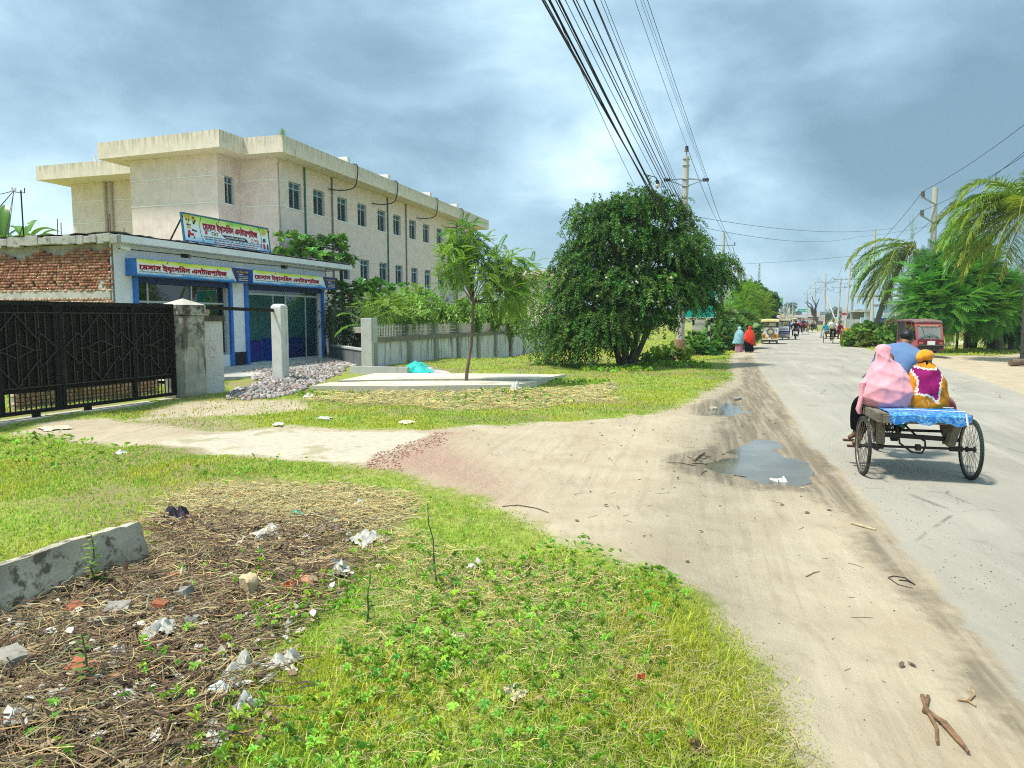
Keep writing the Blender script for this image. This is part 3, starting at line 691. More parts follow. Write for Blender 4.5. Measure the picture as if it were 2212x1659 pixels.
# vent pipes on the roof
def H(x, y, z=0):
 ca_, sa_ = math.cos(R(90) - HA), math.sin(R(90) - HA)
 return Vector((H0[0] + x * ca_ - y * sa_, H0[1] + x * sa_ + y * ca_, z))
pv = MB()
for x_, y_, h_ in ((1.8, 12.0, .95), (1.85, 12.7, .55), (27.2, 1.2, .8), (27.2, .8, .55)): MB().cyl((x_, y_, 10.29), (x_, y_, 10.29 + h_), .06, n=10).build('vent_pipe', M_pvc, hosp, smooth=True)
RZ_H = R(90) - HA
def ac_unit(name, label, loc, rz, group, feet=True):
 t = thing(name, label, 'air conditioner', loc, rz, group)
 MB().box((0, 0, .30), (.85, .32, .58), bev=.02).build('casing', M_ac, t, smooth=True)
 g = MB(); g.disc((-.12, -.164, .31), (0, -1, 0), .23, 28).build('fan_opening', M_acd, t)
 r_ = MB()
 for k in range(1, 5): r_.torus((-.12, -.172, .31), (0, 1, 0), .055 * k, .006, 24, 5)
 for k in range(6): r_.bar((-.12, -.172, .31), (-.12 + .23 * math.cos(k * math.pi / 3), -.172, .31 + .23 * math.sin(k * math.pi / 3)), .01)
 r_.build('fan_guard', M_ac, t)
 s_ = MB()
 for k in range(9): s_.box((.29, -.163, .1 + k * .05), (.16, .006, .02))
 s_.build('side_louvre', M_acd, t)
 f = MB()
 for x_ in (-.3, .3): f.box((x_, 0, -.01), (.06, .42, .04))
 f.build('foot', M_black, t); return t
for x_, lab in ((5.6, 'outdoor air conditioner on the parapet nearest the roof corner plant'), (10.6, 'second outdoor air conditioner along the parapet from the roof corner'), (17.2, 'third air conditioner along the parapet above the cable loops'), (22.5, 'farthest outdoor air conditioner on the parapet edge')):
 ac_unit('air_conditioner', lab, H(x_, -.35, 10.08), RZ_H + (R(90)), 'air conditioners on the parapet')
ac_unit('air_conditioner', 'white wall-hung air conditioner turned edge on above the hedge', H(16.2, -.45, 3.1), RZ_H - R(60), 'air conditioners on the hospital wall')
ac_unit('air_conditioner', 'wall-hung air conditioner facing the road beside the pale drain hose', H(22.2, -.45, 3.1), RZ_H, 'air conditioners on the hospital wall')
ac_unit('air_conditioner', 'small air conditioner low behind the palm seedling fronds', H(11.2, -.3, 2.9), RZ_H, 'air conditioners on the hospital wall')
def cable_loop(x0, label):
 pts = [H(x0 + .1, -.3, 10.33), H(x0, -1.08, 10.3), H(x0, -1.09, 9.6), H(x0 - .15, -.95, 9.05), H(x0 - .55, -.4, 8.86), H(x0 - 1.3, -.06, 8.83)]
 m_ = MB(); sm = []
 for i in range(len(pts) - 1):
  for k in range(5):
   p0 = pts[max(i - 1, 0)]; p1 = pts[i]; p2 = pts[i + 1]; p3 = pts[min(i + 2, len(pts) - 1)]; t_ = k / 5
   sm.append(.5 * ((2 * p1) + (p2 - p0) * t_ + (2 * p0 - 5 * p1 + 4 * p2 - p3) * t_ ** 2 + (3 * p1 - p0 - 3 * p2 + p3) * t_ ** 3))
 sm.append(pts[-1]); m_.tube(sm, .032, 7)
 tag(m_.build('coolant_pipe', M_cable, smooth=True), label, 'pipe', 'black pipe loops hanging from the parapet')
for x_, lab in ((5.9, 'black lagged pipe loop nearest the roof corner'), (11.0, 'second black pipe loop along the parapet'), (17.6, 'third black pipe loop along the parapet'), (22.8, 'farthest black pipe loop near the sapling top')): cable_loop(x_, lab)
ds = MB(); ds.tube([H(20.2, -.05, 4.6), H(20.5, -.12, 4.2), H(21.0, -.1, 3.4), H(21.2, -.15, 3.1), H(21.6, -.3, 3.1)], .03, 6)
tag(ds.build('drain_hose', M_pvc, smooth=True), 'pale drain hose dropping down the wall beside the air conditioner', 'hose')
wr = MB(); wr.tube([H(-.1, -1.06, 9.9), H(0, -1.05, 9.5), H(.05, -.03, 9.3), H(.12, -.03, 6), H(.2, -.03, 2)], .012, 5)
tag(wr.build('hanging_wire', M_pipe), 'thin wire hanging down the building corner below the parapet plant', 'wire')
# ---------------------------------------------------------------- shop
SA = R(17.5); S0 = (-12.03, 21.8); SZ = R(90) - SA
def S(x, y, z=0):
 ca_, sa_ = math.cos(SZ), math.sin(SZ); return Vector((S0[0] + x * ca_ - y * sa_, S0[1] + x * sa_ + y * ca_, z))
shop = thing('shop_building', 'single-storey white shop with two blue-edged openings and a raw brick side wall', 'building', (S0[0], S0[1], 0), SZ)
LN = 11.75
mb = MB(); holed(mb, 0, LN, -.1, 4.15, [(.8, 5.25, .55, 3.2), (6.15, 11.4, .12, 3.2), (2.88, 3.36, 3.93, 4.07), (8.45, 8.95, 3.93, 4.07)], 0, .25)
mb.add([(LN, 0, -.1), (LN, 6.5, -.1), (LN, 6.5, 4.15), (LN, 0, 4.15)], [(0, 1, 2, 3)])
mb.build('wall', M_white, shop, fix=False)
sk = MB()
for a, b_ in ((5.25, 6.15), (11.4, LN)): sk.b2((a + .003, -.012, -.1), (b_ - .003, 0, .62))
sk.b2((0, -.012, -.1), (.8, 0, .62)); sk.build('skirting', M_dark, shop)
for x_ in (2.88, 8.45): MB().b2((x_, .1, 3.93), (x_ + .5, .12, 4.07)).build('vent', M_roomd, shop)
# brick flank: courses of real bricks, a lintel band and a jagged corner
def brick_wall(parent, y0, y1, z0, z1, x=0., L_=.25, h_=.075, mt=None, name='brick_wall', skip=None, rs=3, axis='y', band=None):
 rr = random.Random(rs); bv = []; bf = []; bc = []
 nrow = int((z1 - z0) / (h_ + .012))
 for j in range(nrow):
  z_ = z0 + j * (h_ + .012); hd = True; l_ = .125; p = y0 - (l_ / 2 if j % 2 else 0) + rr.uniform(-.02, .0)
  while p < y1:
   l2 = l_ * rr.uniform(.92, 1.06); pr = rr.uniform(-.014, .014)
   if not (skip and skip(p + l2 / 2, z_ + h_ / 2, rr)):
    a = (x - pr - .0, p, z_); mbq = MB()
    if axis == 'y': lo, hi = (x - .02 - pr, p, z_), (x + .1, p + l2 - .012, z_ + h_)
    else: lo, hi = (p, x - .02 - pr, z_), (p + l2 - .012, x + .1, z_ + h_)
    mbq.b2(lo, hi); j_ = .006
    o_ = len(bv); bv.extend([(v[0] + rr.uniform(-j_, j_), v[1] + rr.uniform(-j_, j_), v[2] + rr.uniform(-j_, j_)) for v in mbq.v]); bf.extend([tuple(i + o_ for i in f) for f in mbq.f])
    t_ = rr.random()
    up_ = band is not None and z_ > band
    base = ((.36, .16, .10), (.43, .21, .13), (.31, .13, .085), (.47, .27, .17)) if up_ else ((.52, .37, .26), (.58, .43, .31), (.47, .29, .20), (.55, .33, .24))
    c_ = base[int(t_ * 4)]; k_ = rr.uniform(.8, 1.15); bc.extend([tuple(v * k_ for v in c_)] * 8)
   p += l2
 return arr_mesh(name, bv, bf, mt or col_mat('brick', .9, .2, .5, 60), parent, np.array(bc))
def sk_(p, z, rr):
 if p < .16: return rr.random() < .25 if p < .1 else False
 return (abs(z - 2.95) < .06 and int(p * 10) % 9 == 3) or z > 4.0 - .1 * math.sin(p * 4) - .05 * p
bw = brick_wall(shop, .03, 6.6, .0, 4.08, -.03, skip=lambda p, z, rr: (2.5 < z < 2.72) or sk_(p, z, rr), band=2.7)
fl = MB(); fl.b2((.05, .0, -.1), (.12, 6.6, 4.12)); fl.build('mortar_bed', mat('mortar', (.40, .37, .32), .95, .2, 8, .6, 30), shop)
ln = MB(); ln.b2((-.045, .02, 2.51), (.045, 6.6, 2.71)); ln.b2((-.04, .03, 2.71), (.045, .55, 3.15)); ln.build('lintel_band', mat('lintel concrete', (.50, .48, .44), .9, .15, 4, .4, 30), shop)
# roof slab with a rough edge
rf = MB(); rf.b2((-.12, -.5, 4.154), (LN + 1.55, 6.7, 4.36)); rf.build('roof', M_white, shop)
rp = MB(); rg_ = random.Random(5)
def rough_slab(x0, x1, y0, y1, z0, z1, nx, ny, j):
 def f(u, v): return (x0 + (x1 - x0) * u + rg_.uniform(-j, j), y0 + (y1 - y0) * v + rg_.uniform(-j, j), z1 + rg_.uniform(-j, j) * .7)
 rp.grid(f, nx, ny)
rough_slab(-.2, LN + 1.6, -.46, 6.9, 4.3, 4.43, 60, 20, .04)
rp.build('roof_screed', M_slab, shop)
ef = MB()
for k in range(28):
 y_ = -.5 + k * .255; ef.box((-.14 + rg_.uniform(-.02, .02), y_ + .13, 4.25 + rg_.uniform(-.03, .02)), (.16, .27, .26 + rg_.uniform(-.05, .06)), bev=.02)
ef.build('roof_edge', M_slab, shop)
rb = MB()
for x_, y_, h_ in ((1.2, 1.2, .85), (1.22, 1.3, .7), (4.0, 3.5, .8), (.3, 2.2, .5), (.35, 2.4, .62), (2.6, 1, .2), (2.4, 1, .25)): rb.cyl((x_, y_, 4.36), (x_ + .02, y_, 4.36 + h_), .014, n=6)
rb.build('rebar', M_rust, shop)
# shop fronts
def jambs(xs, z0, z1):
 for x_ in xs: MB().b2((x_ - .07, -.10, z0), (x_ + .07, -.004, z1)).build('shutter_guide', M_blue, shop)
jambs((.86, 5.25), .05, 3.17); jambs((6.15, 11.42), .05, 3.17)
fr = MB()                                                    # left opening: four lights over four lights
for x_ in (.86, 1.55, 3.5, 5.17): fr.b2((x_ - .03, .16, .56), (x_ + .03, .22, 3.19))
for z_ in (.59, 2.42, 3.16): fr.b2((.83, .155, z_ - .03), (5.2, .215, z_ + .03))
f1 = fr.build('shopfront_frame', M_alu, shop)
g = MB(); g.add([(.83, .19, .58), (5.2, .19, .58), (5.2, .19, 3.18), (.83, .19, 3.18)], [(0, 1, 2, 3)]); g.build('pane', M_glassd, f1, fix=False)
fr = MB()
for x_ in (6.22, 8.95, 11.34): fr.b2((x_ - .03, .16, .14), (x_ + .03, .22, 3.19))
for x_, a_, b_ in ((10.4, .2, 2.8), (8.1, 1.9, 2.8)): fr.b2((x_ - .025, .165, a_), (x_ + .025, .215, b_))
for z_, a_, b_ in ((2.84, 6.2, 11.36), (3.16, 6.2, 11.36), (.17, 8.95, 11.36)): fr.b2((a_, .155, z_ - .035), (b_, .215, z_ + .035))
f2 = fr.build('shopfront_frame', M_alu, shop)
g = MB(); g.add([(8.95, .19, .15), (11.34, .19, .15), (11.34, .19, 2.82), (8.95, .19, 2.82)], [(0, 1, 2, 3)]); g.build('pane', M_glasst, f2, fix=False)
g = MB(); g.add([(6.2, .19, 2.86), (11.34, .19, 2.86), (11.34, .19, 3.18), (6.2, .19, 3.18)], [(0, 1, 2, 3)]); g.build('pane', M_glassd, f2, fix=False)
ub = MB(); ub.b2((.8, .004, 3.0), (5.25, .1, 3.195)); ub.b2((6.15, .004, 3.0), (11.4, .1, 3.195)); ub.build('shutter_box', mat('dark blue steel', (.01, .025, .11), .5, .2), shop)
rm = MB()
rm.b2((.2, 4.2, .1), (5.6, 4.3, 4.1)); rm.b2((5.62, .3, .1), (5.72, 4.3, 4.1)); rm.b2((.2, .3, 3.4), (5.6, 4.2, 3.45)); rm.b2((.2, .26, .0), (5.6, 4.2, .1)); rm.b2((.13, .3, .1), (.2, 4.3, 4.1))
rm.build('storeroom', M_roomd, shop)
rm = MB()
rm.b2((5.73, 3.6, .1), (11.6, 3.7, 4.1)); rm.b2((11.55, .3, .1), (11.6, 3.6, 4.1)); rm.b2((5.74, .3, 3.4), (11.54, 3.59, 3.45)); rm.b2((5.74, .26, .0), (11.54, 3.59, .1))
rm.build('sales_room', M_room, shop)
sv = MB()
for k in range(4): sv.b2((6.0, 3.2, .5 + k * .65), (8.6, 3.58, .53 + k * .65))
for k in range(26): sv.box((6.1 + rg_.random() * 2.4, 3.4, .62 + rg_.randrange(4) * .65), (.12 + .1 * rg_.random(), .2, .18))
sv.build('shelf', M_roomd, shop)
ct = thing('counter', 'bright blue shop counter seen through the glass of the right-hand opening', 'counter', tuple(S(10.1, 1.0, .11)), SZ)
MB().box((0, 0, .45), (2.5, .6, .9), bev=.02).build('front_panel', mat('counter blue', (.01, .10, .55), .4, .05), ct)
MB().box((0, 0, .925), (2.56, .68, .05), bev=.01).build('worktop', mat('counter top', (.03, .16, .5), .35, .05), ct)
dk = thing('desk', 'dark blue desk just inside the open shop doorway', 'desk', tuple(S(7.9, 1.3, .11)), SZ)
MB().box((0, 0, .42), (1.0, .6, .8), bev=.02).build('body', mat('desk blue', (.02, .03, .26), .5, .1), dk); MB().box((0, 0, .845), (1.06, .66, .04)).build('desk_top', mat('desk top', (.03, .04, .2), .4, .1), dk)
ot = MB()
for x_, h_, r_ in ((-.5, .28, .045), (.3, .12, .09), (.55, .1, .12), (.75, .16, .07)): ot.cyl((x_, 0, 0), (x_, 0, h_), r_, r_ * .7, n=12)
tag(ot.build('stationery', mat('pale bottles', (.5, .55, .5), .4, .2, 6), loc=S(10.1, 1.0, 1.062), rz=SZ), 'pale bottles and papers standing on the blue counter', 'stationery')
fn = thing('standing_fan', 'round wall fan seen dimly behind the teal glass', 'fan', tuple(S(10.9, 1.6, 1.9)), SZ + R(25))
fm = MB()
for k in range(1, 6): fm.torus((0, 0, 0), (0, 1, 0), .06 * k, .007, 24, 5)
fm.build('cage', M_cable, fn);
fb = MB()
for k in range(3):
 a_ = k * 2 * math.pi / 3; fb.add([(0, .02, 0), (.25 * math.cos(a_), .0, .25 * math.sin(a_)), (.27 * math.cos(a_ + .5), .05, .27 * math.sin(a_ + .5)), (.12 * math.cos(a_ + .7), .05, .12 * math.sin(a_ + .7))], [(0, 1, 2, 3)])
fb.build('blade', M_acd, fn); MB().cyl((0, .05, 0), (0, .3, -.1), .05).build('motor', M_acd, fn)
# sign boards over the two openings
BANDS = [(.0, (.02, .26, .72)), (.10, (.10, .42, .82)), (.24, (.72, .83, .9)), (.66, (.86, .87, .84)), (.80, (.80, .82, .12)), (.92, (.50, .70, .05)), (1.0, (.08, .48, .06))]
def shop_sign(x0, x1, label):
 W = x1 - x0; t = thing('shop_sign', label, 'sign', tuple(S(x0, 0, 3.22)), SZ, 'fascia signs over the shop openings')
 mb = MB(); mb.b2((0, -.42, 0), (W, -.004, .50)); mb.build('box', M_blue, t)
 lip = MB(); lip.b2((-.03, -.46, -.03), (W + .02, -.004, -.002)); lip.build('canopy', mat('blue canopy sheet', (.05, .16, .36), .5, .1), t)
 bn_ = MB(); bn_.add([(.02, -.424, .01), (W - .0, -.424, .01), (W, -.424, .49), (.02, -.424, .49)], [(0, 1, 2, 3)])
 p = bn_.build('printed_panel', banner_mat('fascia print', 0, .5, BANDS), t, fix=False)
 wn = W * .76
 nm_ = MB(); name_board(nm_, .12, .17, .22, wn, -.429); nm_.build('shop_name', M_red, p, fix=False)
 sm_ = MB(); lettering(sm_, T_L1, .1, .09, .062, -.428, W * .78, 9); sm_.build('small_print', M_grey, p, fix=False)
 nv = MB(); nv.add([(W * .83, -.427, .49), (W * .86 + .1, -.427, .01), (W + .12, -.427, .01), (W + .12, -.427, .49)], [(0, 1, 2, 3)]); n = nv.build('navy_panel', M_navy, t, fix=False)
 wl = MB(); wl.add([(W * .82, -.4275, .49), (W * .83, -.4275, .49), (W * .86 + .1, -.4275, .01), (W * .85 + .1, -.4275, .01)], [(0, 1, 2, 3)]); wl.build('white_rule', M_wht, t, fix=False)
 yt = MB(); lettering(yt, T_PROP, W * .885, .34, .085, -.431, W * .125, 12); yt.build('owner_name', M_yel, n, fix=False)
 wt = MB()
 for k, s_ in enumerate(('\u09c7মাবাইল', '০১৭১১-৪৮২৪৯৪', '০১৭১১-৯৬৫৩৭২', '\u09c7ম\u09bfড\u09c7কল ক\u09c7লজ')): lettering(wt, s_, W * .905, .26 - k * .07, .05, -.431, W * (.05 if k == 0 else .10), 8)
 wt.build('phone_numbers', M_wht, n, fix=False)
 return t
shop_sign(.55, 5.75, 'left fascia sign with red lettering over the glazed opening')
shop_sign(6.08, 11.85, 'right fascia sign with red lettering over the open shop door')
# rooftop hoarding
bb = thing('rooftop_billboard', 'large printed hoarding with machine pictures leaning on the shop roof edge', 'billboard', tuple(S(3.78, .6, 4.46)), SZ)
BW, BH = 4.85, 1.12
tl = Matrix.Rotation(R(-6), 4, 'X')
def bq(m_, pts, y=-.01): m_.add([(x, y, z) for x, z in pts], [tuple(range(len(pts)))])
bbs = []
def bbuild(m_, name, mt, parent, sm=False):
 m_.v = [tuple(tl @ Vector(p)) for p in m_.v]; return m_.build(name, mt, parent, sm, fix=False)
mb = MB(); mb.b2((0, -.008, 0), (BW, .03, BH)); pan = bbuild(mb, 'printed_panel', banner_mat('hoarding print', 0, BH, [(.06, (.03, .34, .78)), (.20, (.40, .68, .86)), (.34, (.75, .85, .90)), (.68, (.82, .88, .86)), (.84, (.76, .84, .35)), (.94, (.50, .76, .14)), (1.0, (.20, .6, .10))]), bb)
fr = MB()
for z_ in (0, BH): fr.b2((-.03, -.03, z_ - .025), (BW + .03, .04, z_ + .025))
for x_ in (0, BW): fr.b2((x_ - .025, -.028, .025), (x_ + .025, .038, BH - .025))
bbuild(fr, 'frame', mat('teal frame', (.02, .13, .22), .5, .2), bb)
st = MB(); st.bar((-.0, .05, BH * .9), (-.05, .75, -.08), .04); st.bar((BW, .05, BH * .9), (BW, .75, -.08), .04); st.build('strut', M_black, bb)
m1 = MB(); name_board(m1, 1.0, .655, .33, 3.1, -.014); bbuild(m1, 'shop_name', M_red, pan)
m1 = MB(); bq(m1, [(.03, .02), (BW - .03, .02), (BW - .03, .17), (.03, .17)], -.011); nv = bbuild(m1, 'navy_strip', M_navy, pan)
m1 = MB(); lettering(m1, T_ADDR, .2, .065, .1, -.0155, BW - .4, 16); bbuild(m1, 'address', M_wht, nv)
m1 = MB()
bq(m1, [(1.98, .56), (3.3, .56), (3.42, .52), (3.48, .42), (2.3, .42), (2.12, .46)], -.012)
ow = bbuild(m1, 'black_ribbon', M_ink, pan)
m1 = MB(); lettering(m1, T_PROP, 2.2, .455, .085, -.0155, 1.1, 16); bbuild(m1, 'owner_name', M_wht, ow)
m1 = MB(); lettering(m1, 'CAT', 1.42, .49, .16, -.0145, .36, 20); bbuild(m1, 'maker_lettering', M_ink, pan)
m1 = MB(); bq(m1, [(1.52, .47), (1.68, .47), (1.6, .55)], -.0165); bbuild(m1, 'yellow_triangle', M_yel, pan)
m1 = MB(); bq(m1, [(1.08, .48), (1.2, .48), (1.2, .6), (1.08, .6)], -.013); bq(m1, [(3.9, .57), (3.98, .57), (3.98, .5), (3.9, .5)], -.013)
for k in range(8):
 a_ = k * math.pi / 4; bq(m1, [(3.74 + .05 * math.cos(a_), .5 + .05 * math.sin(a_)), (3.74 + .09 * math.cos(a_ + .2), .5 + .09 * math.sin(a_ + .2)), (3.74 + .09 * math.cos(a_ + .5), .5 + .09 * math.sin(a_ + .5)), (3.74 + .05 * math.cos(a_ + .7), .5 + .05 * math.sin(a_ + .7))], -.013)
 bq(m1, [(4.08 + .02 * math.cos(a_), .5 + .02 * math.sin(a_)), (4.08 + .1 * math.cos(a_), .5 + .1 * math.sin(a_)), (4.08 + .07 * math.cos(a_ + .55), .5 + .07 * math.sin(a_ + .55))], -.013)
bbuild(m1, 'red_emblem', M_red, pan)
m1 = MB(); lettering(m1, T_L1, .98, .37, .07, -.013, 3.4, 10); lettering(m1, T_L2, 1.05, .29, .07, -.013, 3.3, 10); lettering(m1, 'Fleetguard', 1.04, .61, .07, -.0131, .32, 10); bbuild(m1, 'small_print', M_grey, pan)
m1 = MB(); lettering(m1, T_L3, 1.5, .205, .07, -.013, 2.5, 10); bbuild(m1, 'red_small_print', M_red, pan)
m1 = MB()
for cx_, sg in ((.98, -1), (4.22, 1)):
 pv_ = None
 for k in range(13):
  t_ = k / 12 * 2 - 1; x_ = cx_ + sg * (.14 * (1 - t_ * t_)); z_ = .645 + t_ * .46
  if pv_: bq(m1, [(pv_[0] - .012, pv_[1]), (pv_[0] + .012, pv_[1]), (x_ + .012, z_), (x_ - .012, z_)], -.012)
  pv_ = (x_, z_)
bbuild(m1, 'black_arc', M_ink, pan)
# little pictures: tipper, excavator, loader, tractor on the left; spares, wheat and oil cans on the right
y_, k_, r_, g_ = MB(), MB(), MB(), MB()
def poly(m_, ox, oz, s_, pts, y=-.013): bq(m_, [(ox + a * s_, oz + b_ * s_) for a, b_ in pts], y)
poly(y_, .12, .92, .2, [(0, .2), (1.3, .15), (1.5, .8), (-.1, .85)]); poly(y_, .44, .90, .16, [(0, 0), (1.4, 0), (1.4, .6), (1, 1), (.1, 1)])
poly(y_, .2, .74, .2, [(0, 0), (.6, 0), (.5, .3), (.9, .9), (.7, 1), (.2, .5)]); poly(y_, .2, .55, .18, [(0, .3), (1, .3), (1, .6), (.5, .7), (.3, 1), (0, .9)]); poly(y_, 4.4, .8, .25, [(0, 0), (1, .1), (1.1, .9), (.6, 1.1), (.1, .8)])
for cx_, cz_, rr_ in ((.2, .91, .04), (.32, .91, .04), (.62, .9, .045), (.24, .33, .06), (.5, .3, .04)): poly(k_, cx_, cz_, rr_, [(math.cos(a), math.sin(a)) for a in np.linspace(0, 2 * math.pi, 10)[:-1]], -.0145)
poly(k_, .18, .71, .2, [(0, 0), (1.1, 0), (1.1, .2), (0, .2)], -.0142); poly(k_, .3, .52, .2, [(.5, .1), (1.9, -.05), (1.8, .2), (.7, .4)], -.0142); poly(k_, .5, .78, .1, [(0, 0), (1, 0), (1, 1), (0, 1)], -.0142); poly(k_, .5, .98, .1, [(0, 0), (1, 0), (.7, .6), (0, .6)], -.0146); poly(k_, 4.66, .24, .1, [(0, 0), (1, 0), (1, 1.6), (.7, 2.2), (.3, 2.2), (0, 1.6)], -.0142)
for t_ in range(7): poly(k_, 4.4 + t_ * .03, .5, .1, [(0, 0), (.12, 0), (.9 - t_ * .1, 1.6), (.7 - t_ * .1, 1.7)], -.0142)
poly(r_, .2, .36, .2, [(0, 0), (1.5, 0), (1.6, .4), (.8, .5), (.6, .9), (.1, .9)]); poly(r_, 4.42, .24, .1, [(0, 0), (1.5, 0), (1.5, 1.6), (.9, 2.2), (.3, 2.2), (0, 1.6)])
for mm, nm_, mt in ((y_, 'yellow_pictures', M_yel), (k_, 'black_pictures', M_ink), (r_, 'red_pictures', M_red)): bbuild(mm, nm_, mt, pan)
# security camera under the roof corner and a wire under the eave
cc = thing('security_camera', 'white bullet security camera under the roof corner by the bricks', 'camera', tuple(S(.12, -.3, 4.02)), SZ)
MB().cyl((0, 0, 0), (.22, -.12, -.06), .05, .055).build('housing', M_pvc, cc, smooth=True); MB().cyl((0, 0, .02), (0, 0, .13), .02).build('bracket', M_pvc, cc); MB().disc((.222, -.121, -.061), (.22, -.12, -.06), .045).build('lens', M_ink, cc)
wr = MB(); wr.tube([S(.3, -.03, 4.0), S(3, -.03, 4.02), S(6, -.03, 3.98), S(9.2, -.03, 4.03), S(11.7, -.1, 4.0), S(13, -.3, 4.12)], .012, 5); tag(wr.build('eave_wire', M_cable), 'thin black wire run along the white wall under the roof slab', 'wire')
# iron mast on the roof with service wires
ms = thing('service_mast', 'thin dark iron mast holding service wires on the brick-side roof', 'mast', tuple(S(1.3, 5.0, 4.4)), SZ)
mm = MB(); mm.cyl((0, 0, 0), (0, 0, 1.75), .022, n=8); mm.bar((-.25, 0, .0), (0, 0, .6), .02); mm.bar((-.3, 0, 1.65), (.12, 0, 1.68), .02); mm.bar((.12, 0, 1.68), (.14, 0, 1.85), .02); mm.build('post', M_black, ms)
ins = MB()
for x_ in (-.3, -.2): ins.cyl((x_, 0, 1.66), (x_, 0, 1.8), .03, n=8)
ins.build('insulator', M_pvc, ms)
# ---------------------------------------------------------------- gate, posts and boundary wall
GA = R(20); P0 = (-7.9, 16.8); GZ = R(90) - GA
def Gt(x, y, z=0):
 ca_, sa_ = math.cos(GZ), math.sin(GZ); return Vector((P0[0] + x * ca_ - y * sa_, P0[1] + x * sa_ + y * ca_, z))
gate = thing('sliding_gate', 'black sheet-metal sliding gate with diamond bars beside the stained pillar', 'gate', (P0[0], P0[1], 0), GZ)
GL = -7.6
sh = MB();
for k in range(int(-GL / .19)):
 x_ = -.02 - k * .19; sh.b2((x_ - .186, .0, .50), (x_, .004 + (.006 if k % 2 else 0), 2.14))
sh.build('sheet', M_gate, gate)
fr = MB(); fr.b2((GL, -.05, 2.14), (.0, .05, 2.22)); fr.b2((GL, -.05, .10), (.0, .05, .17))
for x_ in (-.03, -1.13, -2.82, -4.06, -5.75, -7.5):
 fr.b2((x_ - .04, -.045, .17), (x_ + .04, .045, 2.14))
fr.b2((-2.98, -.04, .17), (-2.87, .04, 2.14)); fr.build('frame', M_black, gate)
br = MB()
for z_ in (2.0, .60): br.b2((GL, -.045, z_ - .012), (0, -.02, z_ + .012))
for k in range(40):
 x_ = -.1 - k * .19
 if x_ < GL: break
 br.b2((x_ - .012, -.03, .605), (x_ + .012, -.008, 1.985))
def diamond(cx_):
 y_ = -.052; B = lambda a, b_: br.bar((cx_ + a[0], y_, a[1]), (cx_ + b_[0], y_, b_[1]), .022)
 for a, b_ in (((-.33, 1.30), (0, 1.44)), ((0, 1.44), (.33, 1.30)), ((.33, 1.30), (0, 1.16)), ((0, 1.16), (-.33, 1.30)), ((-.33, 1.30), (-.52, 1.30)), ((.33, 1.30), (.5, 1.30))): B(a, b_)
 for sx_ in (-1, 1):
  for sz_ in (-1, 1):
   z_ = lambda v: 1.3 + sz_ * v
   for a, b_ in (((0, .68), (.42, .2)), ((.42, .2), (.5, .31)), ((.5, .31), (.8, .03))): B((sx_ * a[0], z_(a[1])), (sx_ * b_[0], z_(b_[1])))
for c_ in (-.35, -1.97, -3.75, -5.4): diamond(c_)
br.build('pattern_bars', mat('worn black bar', (.016, .016, .013), .45, .3, 20), gate)
gb = MB()
for k in range(75):
 x_ = -.09 - k * .1
 if x_ < GL: break
 gb.b2((x_ - .009, -.01, .17), (x_ + .009, .01, .498))
gb.build('lower_bars', M_black, gate)
for x_ in (-2.3, -3.4, -5.2, -6.9): MB().b2((x_ - .07, -.03, .02), (x_ + .07, .03, .10)).build('roller', M_black, gate)
tr = MB(); tr.b2((GL - 2, -.28, -.25), (-.02, .22, .025)); tag(tr.build('gate_track', mat('track concrete', (.46, .43, .34), .9, .2, 3, .4, 40, dirt=(.30, .28, .14), dirt_lo=.5), loc=(P0[0], P0[1], 0), rz=GZ), 'long flat concrete strip the black gate slides on', 'gate track')
def pillar(name, label, loc, w_, h0, h1, h2, cap, rz, mt):
 t = thing(name, label, 'pillar', loc, rz)
 MB().box((0, 0, h0 / 2 - .15), (w_, w_, h0 + .3), bev=.025).build('shaft', mt, t)
 if cap:
  MB().box((0, 0, (h0 + h1) / 2 + .002), (w_ + .05, w_ + .05, h1 - h0), bev=.02).build('cap_block', mt, t)
  c_ = w_ / 2 + .03; p = MB(); p.add([(-c_, -c_, h1 + .004), (c_, -c_, h1 + .004), (c_, c_, h1 + .004), (-c_, c_, h1 + .004), (0, 0, h2)], [(0, 1, 4), (1, 2, 4), (2, 3, 4), (3, 0, 4), (3, 2, 1, 0)]); p.build('pyramid_top', mat('cap cement', (.50, .47, .38), .9, .15, 5, .3, 40), t)
 return t
